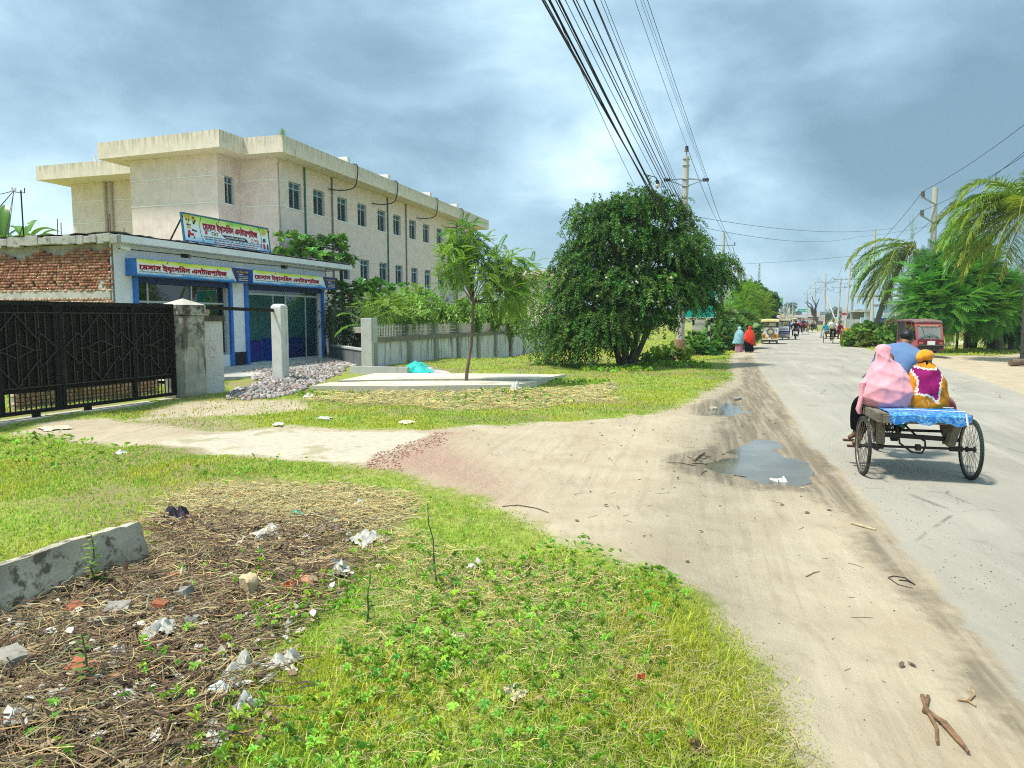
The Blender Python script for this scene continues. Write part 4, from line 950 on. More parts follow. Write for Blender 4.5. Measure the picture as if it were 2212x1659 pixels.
def pillar_mat(name='pillar cement', top=1.95):
 m, nt, b = new_mat(name); co = N(nt, 'ShaderNodeTexCoord').outputs['Object']
 c = mixc(nt, ramp(nt, noise(nt, co, 1.9, 6, .6), .35, .65), (.27, .29, .255), (.45, .44, .37))
 z_ = N(nt, 'ShaderNodeSeparateXYZ'); L(nt, co, z_.inputs[0])
 mold = mathn(nt, 'MULTIPLY', ramp(nt, noise(nt, co, 4.5, 9, .7), .47, .60), ramp(nt, z_.outputs[2], .6, top + .1))
 c = mixc(nt, mold, c, (.055, .052, .032))
 st = ramp(nt, noise(nt, scaled(nt, co, (1, 1, .12)), 4.5, 4, .6), .57, .63); c = mixc(nt, mathn(nt, 'MULTIPLY', st, .8), c, (.065, .058, .035))
 vo = N(nt, 'ShaderNodeTexVoronoi', feature='DISTANCE_TO_EDGE'); vo.inputs['Scale'].default_value = 5.5
 L(nt, mixc(nt, .12, co, N(nt, 'ShaderNodeTexNoise').outputs['Color']), vo.inputs['Vector'])
 c = mixc(nt, mathn(nt, 'MULTIPLY', ramp(nt, vo.outputs[0], .025, 0.), .45), c, (.12, .12, .10))
 c = mixc(nt, ramp(nt, z_.outputs[2], .25, -.05), c, (.20, .18, .11))
 L(nt, c, b.inputs['Base Color']); b.inputs['Roughness'].default_value = .9
 bn = N(nt, 'ShaderNodeBump'); bn.inputs['Strength'].default_value = .3; bn.inputs['Distance'].default_value = .02; L(nt, noise(nt, co, 30, 6), bn.inputs['Height']); L(nt, bn.outputs[0], b.inputs['Normal'])
 return m
M_pil = pillar_mat()
pillar('gate_pillar', 'thick stained grey gate pillar with a pyramid cap and mould streaks', tuple(Gt(.36, .02, 0)), .66, 1.96, 2.2, 2.36, True, GZ, M_pil)
wb = thing('wall_stub', 'short pale plastered wall stub with scrawled letters behind the stained pillar', 'wall', tuple(Gt(.70, .12, 0)), GZ)
MB().b2((0, -.12, -.3), (.92, .14, 1.82)).build('plaster', wall_mat('stub plaster', (.60, .60, .58), (.22, .21, .16), .5, .3, lo=.6), wb)
MB().b2((-.0, -.17, 1.824), (.96, .19, 1.96)).build('coping', mat('mossy coping', (.075, .07, .05), .9, .4, 6, .4, 40), wb)
gm = MB(); lettering(gm, 'MCSC', .07, 1.52, .2, -.124, .75, 16); lettering(gm, '\u09bfমলন', .2, 1.0, .3, -.124, .5, 12); lettering(gm, '\u09bfঠকানা ৭৪', .1, .35, .24, -.124, .72, 12)
gm.build('scrawl', mat('chalk scrawl', (.72, .73, .72), .9, .1), wb, fix=False)
ps = MB(); ps.b2((.22, -.127, .85), (.68, -.1215, 1.35)); ps.build('faded_poster', mat('faded poster', (.60, .56, .55), .9, .12, 14, dirt=(.42, .40, .42), dirt_scale=12, dirt_lo=.5, dirt_hi=.6), wb)
wp = pillar('gate_post', 'tall whitewashed round-topped post standing in the brick rubble', tuple(Vector((-7.06, 21.95, 0))), .36, 2.2, 0, 0, False, SZ, wall_mat('post whitewash', (.62, .62, .60), (.22, .21, .18), .65, .3, lo=.56, hi=.66))
tp = MB(); tp.loft([[(sx_ * .18 * k_, sy_ * .18 * k_, 2.2 + z_) for sx_, sy_ in ((-1, -1), (1, -1), (1, 1), (-1, 1))] for k_, z_ in ((1, .003), (.93, .06), (.75, .1), (.4, .125))]); tp.build('rounded_top', MATS['post whitewash'], wp, smooth=60)
rl = MB(); rl.bar(Gt(.70, .35, 2.17), Vector((-7.2, 21.8, 2.13)), .05, .09); tag(rl.build('gate_guide_rail', M_black), 'dark steel rail spanning from the stained pillar to the white post', 'rail')
lw = thing('low_brick_wall', 'low raw brick wall just behind the black gate below the shop windows', 'wall', tuple(S(.2, -2.3, 0)), SZ)
brick_wall(lw, 0, 1.15, .9, 2.28, 0, mt=col_mat('brick'), name='brickwork', rs=9, axis='x')
MB().b2((0, .06, -.2), (1.15, .2, 2.24)).build('backing', MATS['mortar'], lw)
# brick pile behind the lower bars
lb = thing('brick_heap_wall', 'row of stacked pale bricks seen through the lower gate bars', 'brick stack', tuple(Gt(-2.6, 1.6, 0)), GZ)
brick_wall(lb, 0, 3.6, -.02, .55, 0, mt=col_mat('brick'), name='brickwork', rs=14, axis='x'); MB().b2((0, .05, -.1), (3.6, .25, .5)).build('backing', MATS['mortar'], lb)
WZ = R(90) - WA
def Wp(x, y, z=0): return W0 + WD * x - WN * y + Vector((0, 0, z))
M_bw = wall_mat('boundary wall plaster', (.68, .70, .71), (.07, .065, .05), .85, .25, (-1.2, .9), lo=.50, hi=.66)
M_bw2 = wall_mat('boundary coping', (.24, .23, .19), (.05, .05, .035), .8, .35, lo=.45)
M_bpost = wall_mat('boundary post', (.34, .34, .31), (.09, .085, .065), .55, .3)
M_gr = mat('white painted grille', (.55, .53, .48), .6, .2, 10, dirt=(.25, .16, .10), dirt_lo=.55)
bwl = thing('boundary_wall', 'long streaked white boundary wall with spiked grille panels on top', 'wall', tuple(W0), WZ)
NB = 12; BS = 2.76; zc = lambda x: 1.17 - .0 * x
wl = MB(); wl.b2((.35, .06, -1.4), (NB * BS + .6, .2, .96)); wl.build('panel_wall', M_bw, bwl)
cpb = MB(); cpb.b2((.35, -.02, .964), (NB * BS + .6, .28, 1.17)); cpb.build('coping', M_bw2, bwl)
ft = MB(); ft.b2((14.5, -.28, -1.3), (NB * BS + .6, .055, -.42)); ft.build('plinth', M_bw2, bwl)
po = MB()
for i in range(NB + 1):
 x_ = .55 + i * BS + (-.27 if i == 0 else 0); po.b2((x_ - .14, -.06, -1.4), (x_ + .14, .055, .96)); po.b2((x_ - .14, -.05, 1.173), (x_ + .14, .27, 1.64))
po.build('pier', M_bpost, bwl)
for i in range(NB):
 a_ = .55 + i * BS + .17; b_ = .55 + (i + 1) * BS - .17; g = MB(); n_ = 18
 for k in range(n_):
  x_ = a_ + (b_ - a_) * (k + .5) / n_
  g.b2((x_ - .016, .10, 1.173), (x_ + .016, .12, 1.60)); g.add([(x_ - .03, .11, 1.6), (x_ + .03, .11, 1.6), (x_, .11, 1.70)], [(0, 1, 2)])
 for z_ in (1.24, 1.38, 1.54): g.b2((a_, .085, z_ - .013), (b_, .098, z_ + .013))
 g.build('grille', M_gr, bwl)
ep = pillar('corner_post', 'square pale concrete post at the near end of the boundary wall', (-5.45, 27.55, 0), .46, 1.9, 0, 0, False, WZ, M_concl)
# low diagonal wall between shop and post, ledge with a painted dark slot behind it, grey column at the shop corner
a_ = Vector((-8.2, 32.9, 0)); b_ = Vector((-5.65, 28.0, 0)); d_ = (b_ - a_); rz_ = math.atan2(d_.y, d_.x)
lwall = thing('low_grey_wall', 'low slate-grey plastered wall between the shop corner and the pale post', 'wall', tuple(a_), rz_)
MB().b2((0, -.1, -.3), (d_.length, .1, .62)).build('plaster', M_concd, lwall); MB().b2((-.02, -.14, .624), (d_.length, .14, .70)).build('coping', M_concl, lwall)
lg = thing('concrete_ledge', 'small mossy concrete lid over a dark slot behind the low grey wall', 'ledge', tuple(a_ + Vector((.55, .6, 0))), rz_)
MB().b2((.4, .1, -.2), (d_.length - 2.0, .9, 1.2)).build('box', mat('ledge slot shade', (.035, .03, .022), .9, .3), lg); MB().b2((.2, -.1, 1.25), (d_.length - 1.8, 1.1, 1.5)).build('lid', wall_mat('mossy lid', (.50, .49, .40), (.16, .16, .06), .7, .3, lo=.45), lg)  # near-black block under the lid paints the shade of the open slot
cl_ = MB(); cl_.b2((0, -.12, -.2), (.75, .12, 2.45)); tag(cl_.build('grey_column', M_conc, loc=a_ + Vector((-.25, .75, 0)), rz=rz_), 'rough grey concrete column standing against the shop corner', 'column')
# apron, pad, kerb
ap = MB(); ap.add([tuple(S(4.2, -3.6, .02)), tuple(S(12.6, -3.3, .03)), tuple(S(13.4, -1.2, .06)), tuple(S(12.0, -.02, .12)), tuple(S(-.2, -.02, .12)), tuple(S(-.2, -2.2, .06)), tuple(S(4.2, -3.6, -.4)), tuple(S(12.6, -3.3, -.4)), tuple(S(13.4, -1.2, -.4)), tuple(S(12.0, -.02, -.4)), tuple(S(-.2, -.02, -.4)), tuple(S(-.2, -2.2, -.4))], [(0, 1, 2, 3, 4, 5), (0, 6, 7, 1), (1, 7, 8, 2), (5, 11, 6, 0)])
tag(ap.build('concrete_apron', mat('apron concrete', (.50, .485, .43), .9, .12, 1.2, .3, 40, dirt=(.36, .34, .29), dirt_scale=1.5), fix=True), kind='structure')
pad_m = mat('pad concrete', (.60, .555, .45), .9, .12, .8, .3, 40, dirt=(.42, .38, .28), dirt_scale=1.2, dirt_lo=.52, dirt_hi=.66)
def slab_poly(qpts, z1, z0=-.4):
 pts = [G(x, y, z1) for x, y in qpts]; m_ = MB(); n = len(pts); m_.add([tuple(p) for p in pts] + [(p.x, p.y, z0) for p in pts], [tuple(range(n))] + [(i, (i + 1) % n, n + (i + 1) % n, n + i) for i in range(n)]); return m_
tag(slab_poly([(672, 833), (860, 834), (1005, 832), (1110, 831), (1160, 824), (1010, 822), (830, 823), (712, 826)], .20).build('concrete_pad', pad_m), kind='structure')
tag(slab_poly([(730, 822), (880, 819), (1030, 818), (1160, 819), (1222, 809), (1100, 807), (950, 806), (810, 806)], .19).build('concrete_pad', pad_m), kind='structure')
kb = MB(); kb.bar(G(758, 800, .12), G(882, 803, .12), .14, .30); tag(kb.build('kerb_block', M_concl), 'rough grey concrete kerb beam lying by the boundary post', 'kerb')
# ---------------------------------------------------------------- plants
M_leaf = leaf_mat('leaf', .5, .35, .35); M_gloss = leaf_mat('glossy leaf', .33, .3, .5); M_grass = leaf_mat('grass blade', .6, .4, .2); M_frond = leaf_mat('palm leaflet', .42, .3, .45)
M_bark = mat('bark', (.16, .12, .085), .9, .35, 10, .7, 40, stretch=(1, 1, .3)); M_barkd = mat('dark bark', (.06, .05, .04), .9, .3, 10, .6, 40); M_palm = mat('palm trunk', (.22, .19, .15), .9, .3, 12, .8, 30, stretch=(.4, .4, 3))
M_twig = mat('twig', (.17, .13, .07), .9, .3, 20)
def rdir(n, rng=None):
 rng = rng or nr; v = rng.normal(0, 1, (n, 3)); return v / np.linalg.norm(v, axis=1, keepdims=True)
def crown_cloud(clumps, n, shell=.55, flat=1.):
 """positions and outward normals spread through lumpy clumps"""
 cl = np.array([c[:3] for c in clumps]); rr = np.array([c[3] for c in clumps]); wt = rr ** 2; wt = wt / wt.sum()
 k = nr.choice(len(cl), n, p=wt); d = rdir(n); rad = rr[k] * (shell + (1.05 - shell) * nr.random(n) ** .6)
 P = cl[k] + d * rad[:, None] * np.array([1, 1, flat]); return P, d, k
def crown(name, parent, clumps, proto, n, size, col, mt=None, droop=.5, var=.28, up=.3, shell=.5, flat=1., svar=.25, jit=.6):
 P, d, k = crown_cloud(clumps, n, shell, flat)
 D = d + rdir(n) * jit; D[:, 2] -= droop; U = d + np.array([0, 0, .6 + up]) + rdir(n) * .4
 cc = shade(col, len(clumps), .14, .10)[k] * shade((1, 1, 1), n, var, .10)
 cc = cc * (1.25 - .0 * d[:, 2:3])
 V, Fc, C = scatter(proto, frames(D, U), P, size * (1 + nr.normal(0, svar, n)).clip(.4, 1.8), cc)
 return arr_mesh(name, V, Fc, mt or M_leaf, parent, C)
def limb(mb, pts, r0, r1, n=7):
 pts = [Vector(p) for p in pts]; k = len(pts); mb.tube(pts, [r0 + (r1 - r0) * i / (k - 1) for i in range(k)], n)
def bend(a, b, mid=(0, 0, 0), n=6, jit=0.):
 a, b = Vector(a), Vector(b); m_ = Vector(mid); out_ = []
 for i in range(n + 1):
  t = i / n; p = a.lerp(b, t) + m_ * (4 * t * (1 - t))
  if 0 < i < n and jit: p += Vector((rnd.uniform(-jit, jit), rnd.uniform(-jit, jit), rnd.uniform(-jit, jit)))
  out_.append(p)
 return out_
def pinnate(pairs=6, l=.32, lw=.032, ll=.085, droop=.25, term=True):
 ps = []
 for i in range(pairs):
  t = (i + .8) / pairs; y = l * t; z = -droop * l * t * t
  for s_ in (-1, 1):
   a = R(62 - 22 * t) * s_; k = math.sin(math.pi * (.22 + .68 * t)) * .35 + .7
   ps.append(xf(leaf2(lw, ll * k, .004, ll * .28), Matrix.Translation((0, y, z)) @ Matrix.Rotation(-a, 4, 'Z')))
 if term: ps.append(xf(leaf2(lw, ll, .004, ll * .3), Matrix.Translation((0, l, -droop * l))))
 r_ = (np.array([(-.003, 0, 0), (.003, 0, 0), (0, l, -droop * l)], float), np.array([(0, 1, 2)])); ps.append(r_)
 return join_protos(ps)
def rosette(n=8, w=.09, l=.2, tilt=35):
 ps = []
 for i in range(n):
  M_ = Matrix.Rotation(i * 2 * math.pi / n * 1.0 + rnd.uniform(-.2, .2), 4, 'Z') @ Matrix.Rotation(R(tilt + rnd.uniform(-18, 18)), 4, 'X')
  ps.append(xf(leaf(w * rnd.uniform(.8, 1.1), l * rnd.uniform(.75, 1.1), .012, l * .15, .62), M_))
 return join_protos(ps)
def spray(n=7, w=.045, l=.17, L_=.25, droop=1.):
 """shoot with hanging lance-shaped leaves"""
 ps = []
 for i in range(n):
  t = i / n; M_ = Matrix.Translation((0, L_ * t, -.25 * L_ * t * t)) @ Matrix.Rotation(rnd.uniform(0, 6.28), 4, 'Y') @ Matrix.Rotation(R(45 + rnd.uniform(-20, 20)), 4, 'Z')
  v, f = xf(leaf2(w, l * rnd.uniform(.8, 1.15), .01, l * .35), M_); v[:, 2] -= droop * .12 * np.abs(v[:, 1]); ps.append((v, f))
 return join_protos(ps)
def W(q_x, q_y, Y): return np.array(at(q_x, q_y, Y))
def clumpq(lst):
 """clumps measured on the picture: (qx, qy, Y, r in metres)"""
 return [(*at(x, y, Y_), r_) for x, y, Y_, r_ in lst]
# --- big weeping tree
def weeping_tree():
 t = thing('weeping_tree', 'large dark weeping tree with hanging leafy strands in front of the green road sign', 'tree', tuple(ground(1350, 795)))
 o = Vector(t.location); cx_, cy_ = 4.55, 28.4
 lobes = [(*at(x, y, Y_), r_, h_) for x, y, Y_, r_, h_ in ((1335, 530, 28.4, 1.5, 1.25), (1435, 555, 28.6, 1.5, 1.25), (1282, 570, 28.4, 1.05, 1.0), (1272, 462, 28.6, .5, .42), (1385, 440, 28.4, .6, .5), (1478, 520, 28.8, .7, .55), (1548, 575, 29, .5, .45), (1232, 560, 28.6, .45, .4), (1322, 462, 28.2, .5, .4), (1505, 665, 28.8, .6, .55), (1510, 600, 28.9, .95, .9), (1372, 462, 28.4, 1.05, .85), (1290, 482, 28.6, .85, .7), (1432, 470, 28.6, .8, .7), (1330, 635, 28, 1.8, 1.3), (1425, 640, 28.2, 1.5, 1.2), (1268, 645, 28.3, 1.15, 1.0), (1310, 700, 27.6, 1.4, .8), (1240, 705, 28, .9, .7), (1395, 690, 27.8, .9, .6), (1275, 735, 27.4, 1.2, .6), (1535, 610, 29, .7, .7), (1232, 600, 28.6, .6, .6), (1470, 620, 28.8, 1.2, 1.0))]
 lf = []; sV = []; tw = MB()
 Vs, Fs, Cs = [], [], []; off = 0
 P_, D_, U_, S_, C_ = [], [], [], [], []
 ns = 4000
 for i in range(ns):
  lx, ly, lz, lr, lh = lobes[nr.choice(len(lobes), p=np.array([l_[3] ** 2 for l_ in lobes]) / sum(l_[3] ** 2 for l_ in lobes))]
  d = rdir(1)[0]; d[2] = abs(d[2]) * .9 + (nr.random() * .2 - .35 if nr.random() < .4 else 0); f_ = .72 + .30 * nr.random()
  if nr.random() < .2: f_ *= .7
  p = np.array([lx + d[0] * lr * f_, ly + d[1] * lr * f_, lz + d[2] * lh * f_]); v = np.array([d[0], d[1], .45 + .5 * nr.random()]); v[:2] += nr.normal(0, .35, 2); v = v / np.linalg.norm(v)
  L_ = nr.uniform(.35, 1.1) * (1.7 if nr.random() < .08 else 1); st = .058; n_ = int(L_ / st); cb = np.array((.07, .18, .024)) * (1 + nr.normal(0, .26)) * (1.5 if nr.random() < .16 else 1.); cb[0] *= 1 + nr.normal(.05, .18)
  pts = []
  for k in range(n_):
   v = v + np.array([0, 0, -.17]) + nr.normal(0, .05, 3); v = v / np.linalg.norm(v); p = p + v * st; pts.append(tuple(p))
   if p[2] < .1: break
   for s_ in range(3):
    P_.append(p); a = nr.normal(0, 1, 3); a = a - v * a.dot(v); D_.append(a / np.linalg.norm(a) + v * .55 + np.array([0, 0, -.15])); U_.append(np.array([d[0] * .5, d[1] * .5 - .1, .9]) + nr.normal(0, .35, 3)); S_.append(nr.uniform(.085, .14)); C_.append(cb * (1 + nr.normal(0, .16)))
  if i % 3 == 0 and len(pts) > 3: tw.tube([tuple(Vector(q_) - o) for q_ in pts[::3]], .006, 3, cap=False)
 V, Fc, C = scatter(leaf2(.46, 1, .06, .12), frames(np.array(D_), np.array(U_)), np.array(P_) - np.array(o), np.array(S_), np.clip(np.array(C_), .004, .5))
 arr_mesh('crown', V, Fc, M_leaf, t, C)
 mb = MB(); z0 = o.z - .1
 for dx, dy, top in ((0, 0, (4.3, 28.4, 4.8)), (.35, .3, (6.1, 28.6, 4.2)), (-.3, .2, (2.9, 28.2, 3.9)), (.1, .4, (5.0, 28.7, 5.4)), (.5, .1, (6.8, 29.0, 3.4))):
  limb(mb, [p - Vector((o.x, o.y, o.z)) for p in bend((o.x + dx * .4, o.y + dy * .6, z0), top, (0, 0, .25), 7, .06)], .13, .03)
 for l_ in lobes:
  for k in range(3): limb(mb, [p - o for p in bend((o.x + rnd.uniform(-.2, .4), o.y + .3, 1.6 + rnd.random()), (l_[0] + rnd.uniform(-1, 1), l_[1] + rnd.uniform(-1, 1), l_[2] + rnd.uniform(-.5, .8)), (0, 0, .3), 6, .08)], .05, .012, 5)
 mb.build('trunk', M_barkd, t, True); tw.build('twig', M_twig, t, fix=False)
 fm = MB()
 for x, y in ((1375, 609), (1377, 611), (1366, 610), (1360, 620), (1375, 576), (1408, 649), (1410, 651), (1376, 655), (1380, 657), (1298, 632), (1290, 640), (1340, 642), (1422, 652), (1345, 520), (1375, 690), (1310, 600), (1450, 600)): fm.sphere(tuple(at(x, y, 26.3) - o), .045, 8, 6)
 fm.build('fruit', mat('pale fruit', (.62, .64, .48), .5, .1), t, True)
weeping_tree()
# --- neem sapling
def neem():
 b = ground(1005, 838); t = thing('neem_sapling', 'young feathery green tree with a bare slender curved trunk in the grass', 'tree', tuple(b)); o = b
 Y = 19.55; pt = lambda x, y, dy=0: at(x, y, Y + dy) - o
 mb = MB(); fork = pt(1022, 655)
 limb(mb, [Vector((0, 0, -.1)), pt(1009, 800), pt(1017, 750), pt(1021, 700), fork], .05, .036, 10)
 ends = [(992, 590, 0), (1005, 560, -.2), (1000, 500, .2), (1030, 520, .1), (1045, 560, -.3), (1075, 590, .2), (1100, 560, -.1), (1120, 600, .3), (1070, 560, .4), (965, 560, .1), (980, 530, -.3), (1135, 620, 0), (1090, 630, -.4), (1110, 640, .5), (1010, 530, .5), (1050, 600, -.6), (1140, 580, .1), (965, 600, .3)]
 for x, y, dy in ends: limb(mb, bend(fork, pt(x, y, dy), (0, 0, .12 if x < 1060 else -.05), 6, .02), .02, .006, 5)
 mb.build('trunk', M_bark, t, True)
 cl = [(*pt(x, y - 8, dy), r_) for (x, y, dy), r_ in zip(ends, (.38, .36, .42, .34, .36, .42, .4, .42, .36, .34, .36, .36, .42, .36, .36, .36, .34, .3))]
 cl = [(a_, b_, c_ - .16, r_ * .9) for a_, b_, c_, r_ in cl]; crown('crown', t, cl, pinnate(9, 1, .085, .28, .4), 900, .33, (.19, .35, .04), droop=.14, var=.22, up=1.2, shell=.1, svar=.2)
neem()
# --- tropical almond behind the shop
def almond():
 b = Vector((-8.6, 37.0, 0)); t = thing('almond_tree', 'broad-leaved tree in flat tiers rising behind the end of the shop roof', 'tree', tuple(b))
 pt = lambda x, y, Y=35.5: at(x, y, Y) - b
 mb = MB(); limb(mb, [Vector((0, 0, -.1)), Vector((0, 0, 2.5)), Vector((-.1, -.2, 5.0)), Vector((0, -.1, 6.0))], .13, .04)
 tips = []
 for x0, x1, y0, y1, Y0, n in ((590, 640, 506, 520, 34.3, 12), (630, 750, 512, 538, 35.2, 52), (590, 700, 540, 556, 34.5, 46), (690, 772, 550, 570, 35.2, 36), (640, 700, 532, 550, 36, 20), (710, 830, 606, 640, 34.8, 56), (760, 880, 616, 632, 36.0, 20), (720, 800, 640, 665, 34.6, 22)):
  for i in range(n):
   p = pt(x0 + (x1 - x0) * rnd.random(), y0 + (y1 - y0) * rnd.random(), Y0 + rnd.uniform(-.6, .6)); tips.append(p)
   if i % 6 == 0: limb(mb, bend((0, 0, min(max(p.z - .1, 1.5), 5.8)), p, (0, 0, .1), 5, .03), .03, .008, 5)
 mb.build('trunk', M_barkd, t, True)
 n = len(tips); P = np.array([tuple(p) for p in tips]); D = rdir(n) * .5; D[:, 1] -= .4; U = np.array([[0, 0, 1.]]) + rdir(n) * .35; Vs = []
 col = shade((.12, .28, .035), n, .25, .12); col[nr.random(n) < .012] = (.30, .15, .04)
 V, Fc, C = scatter(rosette(9, .125, .27, 28), frames(D, U), P, nr.uniform(.75, 1.2, n), col); V2, F2, C2 = scatter(rosette(6, .10, .2, 50), frames(D, U), P, nr.uniform(.8, 1.2, n), col * 1.35)
 arr_mesh('crown', np.concatenate([V, V2]), np.concatenate([Fc, F2 + len(V)]), M_gloss, t, np.concatenate([C, C2]))
almond()
# --- palms
def frond(rng, heart, az, el, L_, droop, ll, pairs, col, twist=0., rib=None):
 """one feather leaf: returns triangles; the midrib goes to rib"""
 p = np.array(heart, float); v = np.array([math.sin(az) * math.cos(el), math.cos(az) * math.cos(el), math.sin(el)]); n = 16; st = L_ / n; pts = [p.copy()]; vs_ = [v.copy()]
 for k in range(n):
  v = v + np.array([0, 0, -droop / n * (1 + 1.6 * k / n)]); v = v / np.linalg.norm(v); p = p + v * st; pts.append(p.copy()); vs_.append(v.copy())
 pts, vs_ = np.array(pts), np.array(vs_)
 if rib is not None: rib.tube([tuple(q_) for q_ in pts], [.028 * (1 - .85 * i / n) * (L_ / 4.) + .003 for i in range(n + 1)], 5, cap=False)
 t = np.linspace(.13, .995, pairs); fi = t * n; i0_ = np.minimum(fi.astype(int), n - 1); fr_ = (fi - i0_)[:, None]
 P = pts[i0_] * (1 - fr_) + pts[i0_ + 1] * fr_; T = vs_[i0_]
 side = np.cross(T, np.array([0, 0, 1.])); side /= np.maximum(np.linalg.norm(side, axis=1, keepdims=True), 1e-4); upv = np.cross(side, T)
 out_ = []
 for s_ in (-1, 1):
  m_ = len(t); lv = ll * np.sin(np.pi * (.16 + .80 * t)) ** .7 * rng.uniform(.75, 1.12, m_) * np.where(rng.random(m_) < .06, .35, 1.)
  D = side * s_ * (1 - .45 * t[:, None]) + T * (.35 + .55 * t[:, None]) + upv * .25 + rng.normal(0, .13, (m_, 3)); D /= np.linalg.norm(D, axis=1, keepdims=True)
  w_ = T * .5 + np.array([0, 0, .3]); w_ /= np.linalg.norm(w_, axis=1, keepdims=True); w_ = w_ * .026 * (L_ / 4.) * 1.25
  mid = P + D * (lv * .55)[:, None] + np.array([0, 0, -1.]) * (lv * .10)[:, None]; tip = P + D * (lv * .85)[:, None] + np.array([0, 0, -1.]) * (lv * (.22 + .25 * rng.random(m_)))[:, None]
  V = np.stack([P - w_ * .5, P + w_ * .5, mid - w_ * .6, mid + w_ * .6, tip], 1).reshape(-1, 3)
  b_ = (np.arange(m_) * 5)[:, None]; Fc = np.concatenate([b_ + np.array([[0, 1, 3]]), b_ + np.array([[0, 3, 2]]), b_ + np.array([[2, 3, 4]])])
  cc = np.repeat(np.array(col)[None] * (1 + rng.normal(0, .22, (m_, 1)).clip(-.5, .6)), 5, 0); out_.append((V, Fc, cc))
 return out_
def palm(name, label, base, heart, fronds, L_, ll, pairs, seed, col=(.22, .34, .05), r0=.17, coconuts=0, spear=False, group=None, trunk=True):
 rng = np.random.default_rng(seed); t = thing(name, label, 'palm', tuple(base), 0, group); h = Vector(heart) - Vector(base); rib = MB(); Vs, Fs, Cs = [], [], []; off = 0
 for az, el, k_, dr in fronds:
  c = np.array(col) * (1 + rng.normal(0, .16)); c[0] *= 1 + rng.normal(.0, .16)
  for V, Fc, cc in frond(rng, tuple(h + Vector((rng.normal(0, .06), rng.normal(0, .06), rng.normal(0, .08)))), R(az), R(el), L_ * k_, dr, ll, pairs, c, rib=rib): Vs.append(V); Fs.append(Fc + off); Cs.append(cc); off += len(V)
 arr_mesh('fronds', np.concatenate(Vs), np.concatenate(Fs), M_frond, t, np.concatenate(Cs).clip(.005, .8))
 rib.build('midrib', mat('palm midrib', (.33, .34, .09), .6, .2), t, True, fix=False)
 if trunk:
  mb = MB(); pts = bend((0, 0, -.2), h, (.0, 0, 0), 26); d_ = Vector((h.x, h.y, 0)); pts = [p - d_ * .35 * (4 * (i / 26) * (1 - i / 26)) * .5 for i, p in enumerate(pts)]
  mb.tube(pts, [r0 * (1.25 if i == 0 else 1 - .35 * i / 26) * (1 + .06 * (i % 2)) for i in range(27)], 12); mb.build('trunk', M_palm, t, True)
  fb = MB()
  for k in range(16):
   a_ = rng.uniform(0, 6.28); fb.bar(h + Vector((0, 0, -.1)), h + Vector((math.cos(a_) * .3, math.sin(a_) * .3, rng.uniform(-.25, .35))), .07, .03)
  fb.build('leaf_sheath', mat('palm sheath', (.20, .16, .09), .9, .3, 20), t)
 if coconuts:
  cb = MB()
  for k in range(coconuts): a_ = rng.uniform(0, 6.28); r_ = rng.uniform(.2, .45); cb.sphere((h.x + math.cos(a_) * r_, h.y + math.sin(a_) * r_, h.z - rng.uniform(-.1, .5)), (.10, .10, .13), 8, 6)
  cb.build('coconut', mat('green coconut', (.34, .30, .08), .5, .25, 6), t, True)
 if spear:
  for s_ in (-9, 0, 9, 3):
   for V, Fc, cc in frond(rng, tuple(h), R(90), R(88 + s_), L_ * .42, .05, .32, 26, (.25, .36, .07), rib=None): arr_mesh('spear_leaf', V, Fc, M_frond, t, cc)
 return t
F1 = [(-78, 30, 1.0, 1.25), (-95, 12, 1.05, 1.3), (-120, -8, .95, .9), (-70, -15, 1.0, .9), (-85, -28, 1.0, .7), (-110, -40, .9, .6), (-60, -45, .95, .5), (-100, -60, .9, .4), (150, -50, .8, .5), (-150, -30, .9, .8), (-40, -62, .85, .3), (60, -70, .7, .3), (-80, -10, 1.05, .95), (120, -66, .7, .3), (-20, -35, .9, .7), (-130, 20, .95, 1.3)]
PB1 = at(1884, 728, 50); PB1.z = 0
palm('coconut_palm', 'leaning coconut palm with drooping fronds all to one side by the kiosks', PB1, at(1969, 532, 49.5), F1 + [(-88, 20, 1.0, 1.2), (-104, -20, .95, .8), (-75, -38, .95, .55), (-140, -20, .9, .8)], 5.0, 1.05, 100, 1, coconuts=22, spear=True, r0=.19)
F2 = [(-95, 32, 1.0, 1.1), (-110, 22, 1.05, 1.15), (-70, 40, 1.0, 1.2), (-85, 8, 1.05, 1.1), (-125, 5, 1.0, 1.0), (-100, -12, 1.0, .9), (-60, -5, 1.0, 1.0), (-140, 30, 1.0, 1.2), (-150, -10, 1.0, .8), (-80, -32, .95, .6), (-120, -40, .9, .5), (180, 35, 1, 1.2), (170, -20, 1, .8), (-30, 25, 1, 1.2), (40, 30, 1, 1.2), (90, 20, 1, 1.2), (130, 10, 1, 1.1), (0, 60, .9, 1.3), (-90, 62, .95, 1.6), (-160, 62, .9, 1.5), (-75, -52, .85, .4)]
PB2 = at(2216, 740, 33); PB2.z = 0
palm('coconut_palm', 'tallest coconut palm with broad bright fronds reaching in from the picture edge', PB2, at(2222, 452, 32.0), F2 + [(-90, 20, 1.05, 1.1), (-105, 36, 1.0, 1.2), (-95, -2, 1.0, 1.0), (-78, 22, 1., 1.15)], 4.3, 1.05, 112, 2, col=(.25, .37, .045), r0=.19)
PB3 = ground(2160, 757);
palm('coconut_palm', 'shorter dark palm with brown hanging fronds behind the feathery tree', PB3, at(2118, 540, 40.5), [(-90, 25, 1, 1.2), (-120, 5, 1, 1), (-60, 10, 1, 1), (-150, 30, .9, 1.1), (90, 20, .9, 1.1), (150, 0, .9, .9), (-90, -40, .8, .5), (30, 30, .9, 1.2), (120, -45, .8, .4), (-140, -55, .8, .4), (60, -30, .8, .6)], 3.6, .8, 60, 3, col=(.075, .12, .03), r0=.22)
PB4 = at(2140, 742, 44); PB4.z = 0
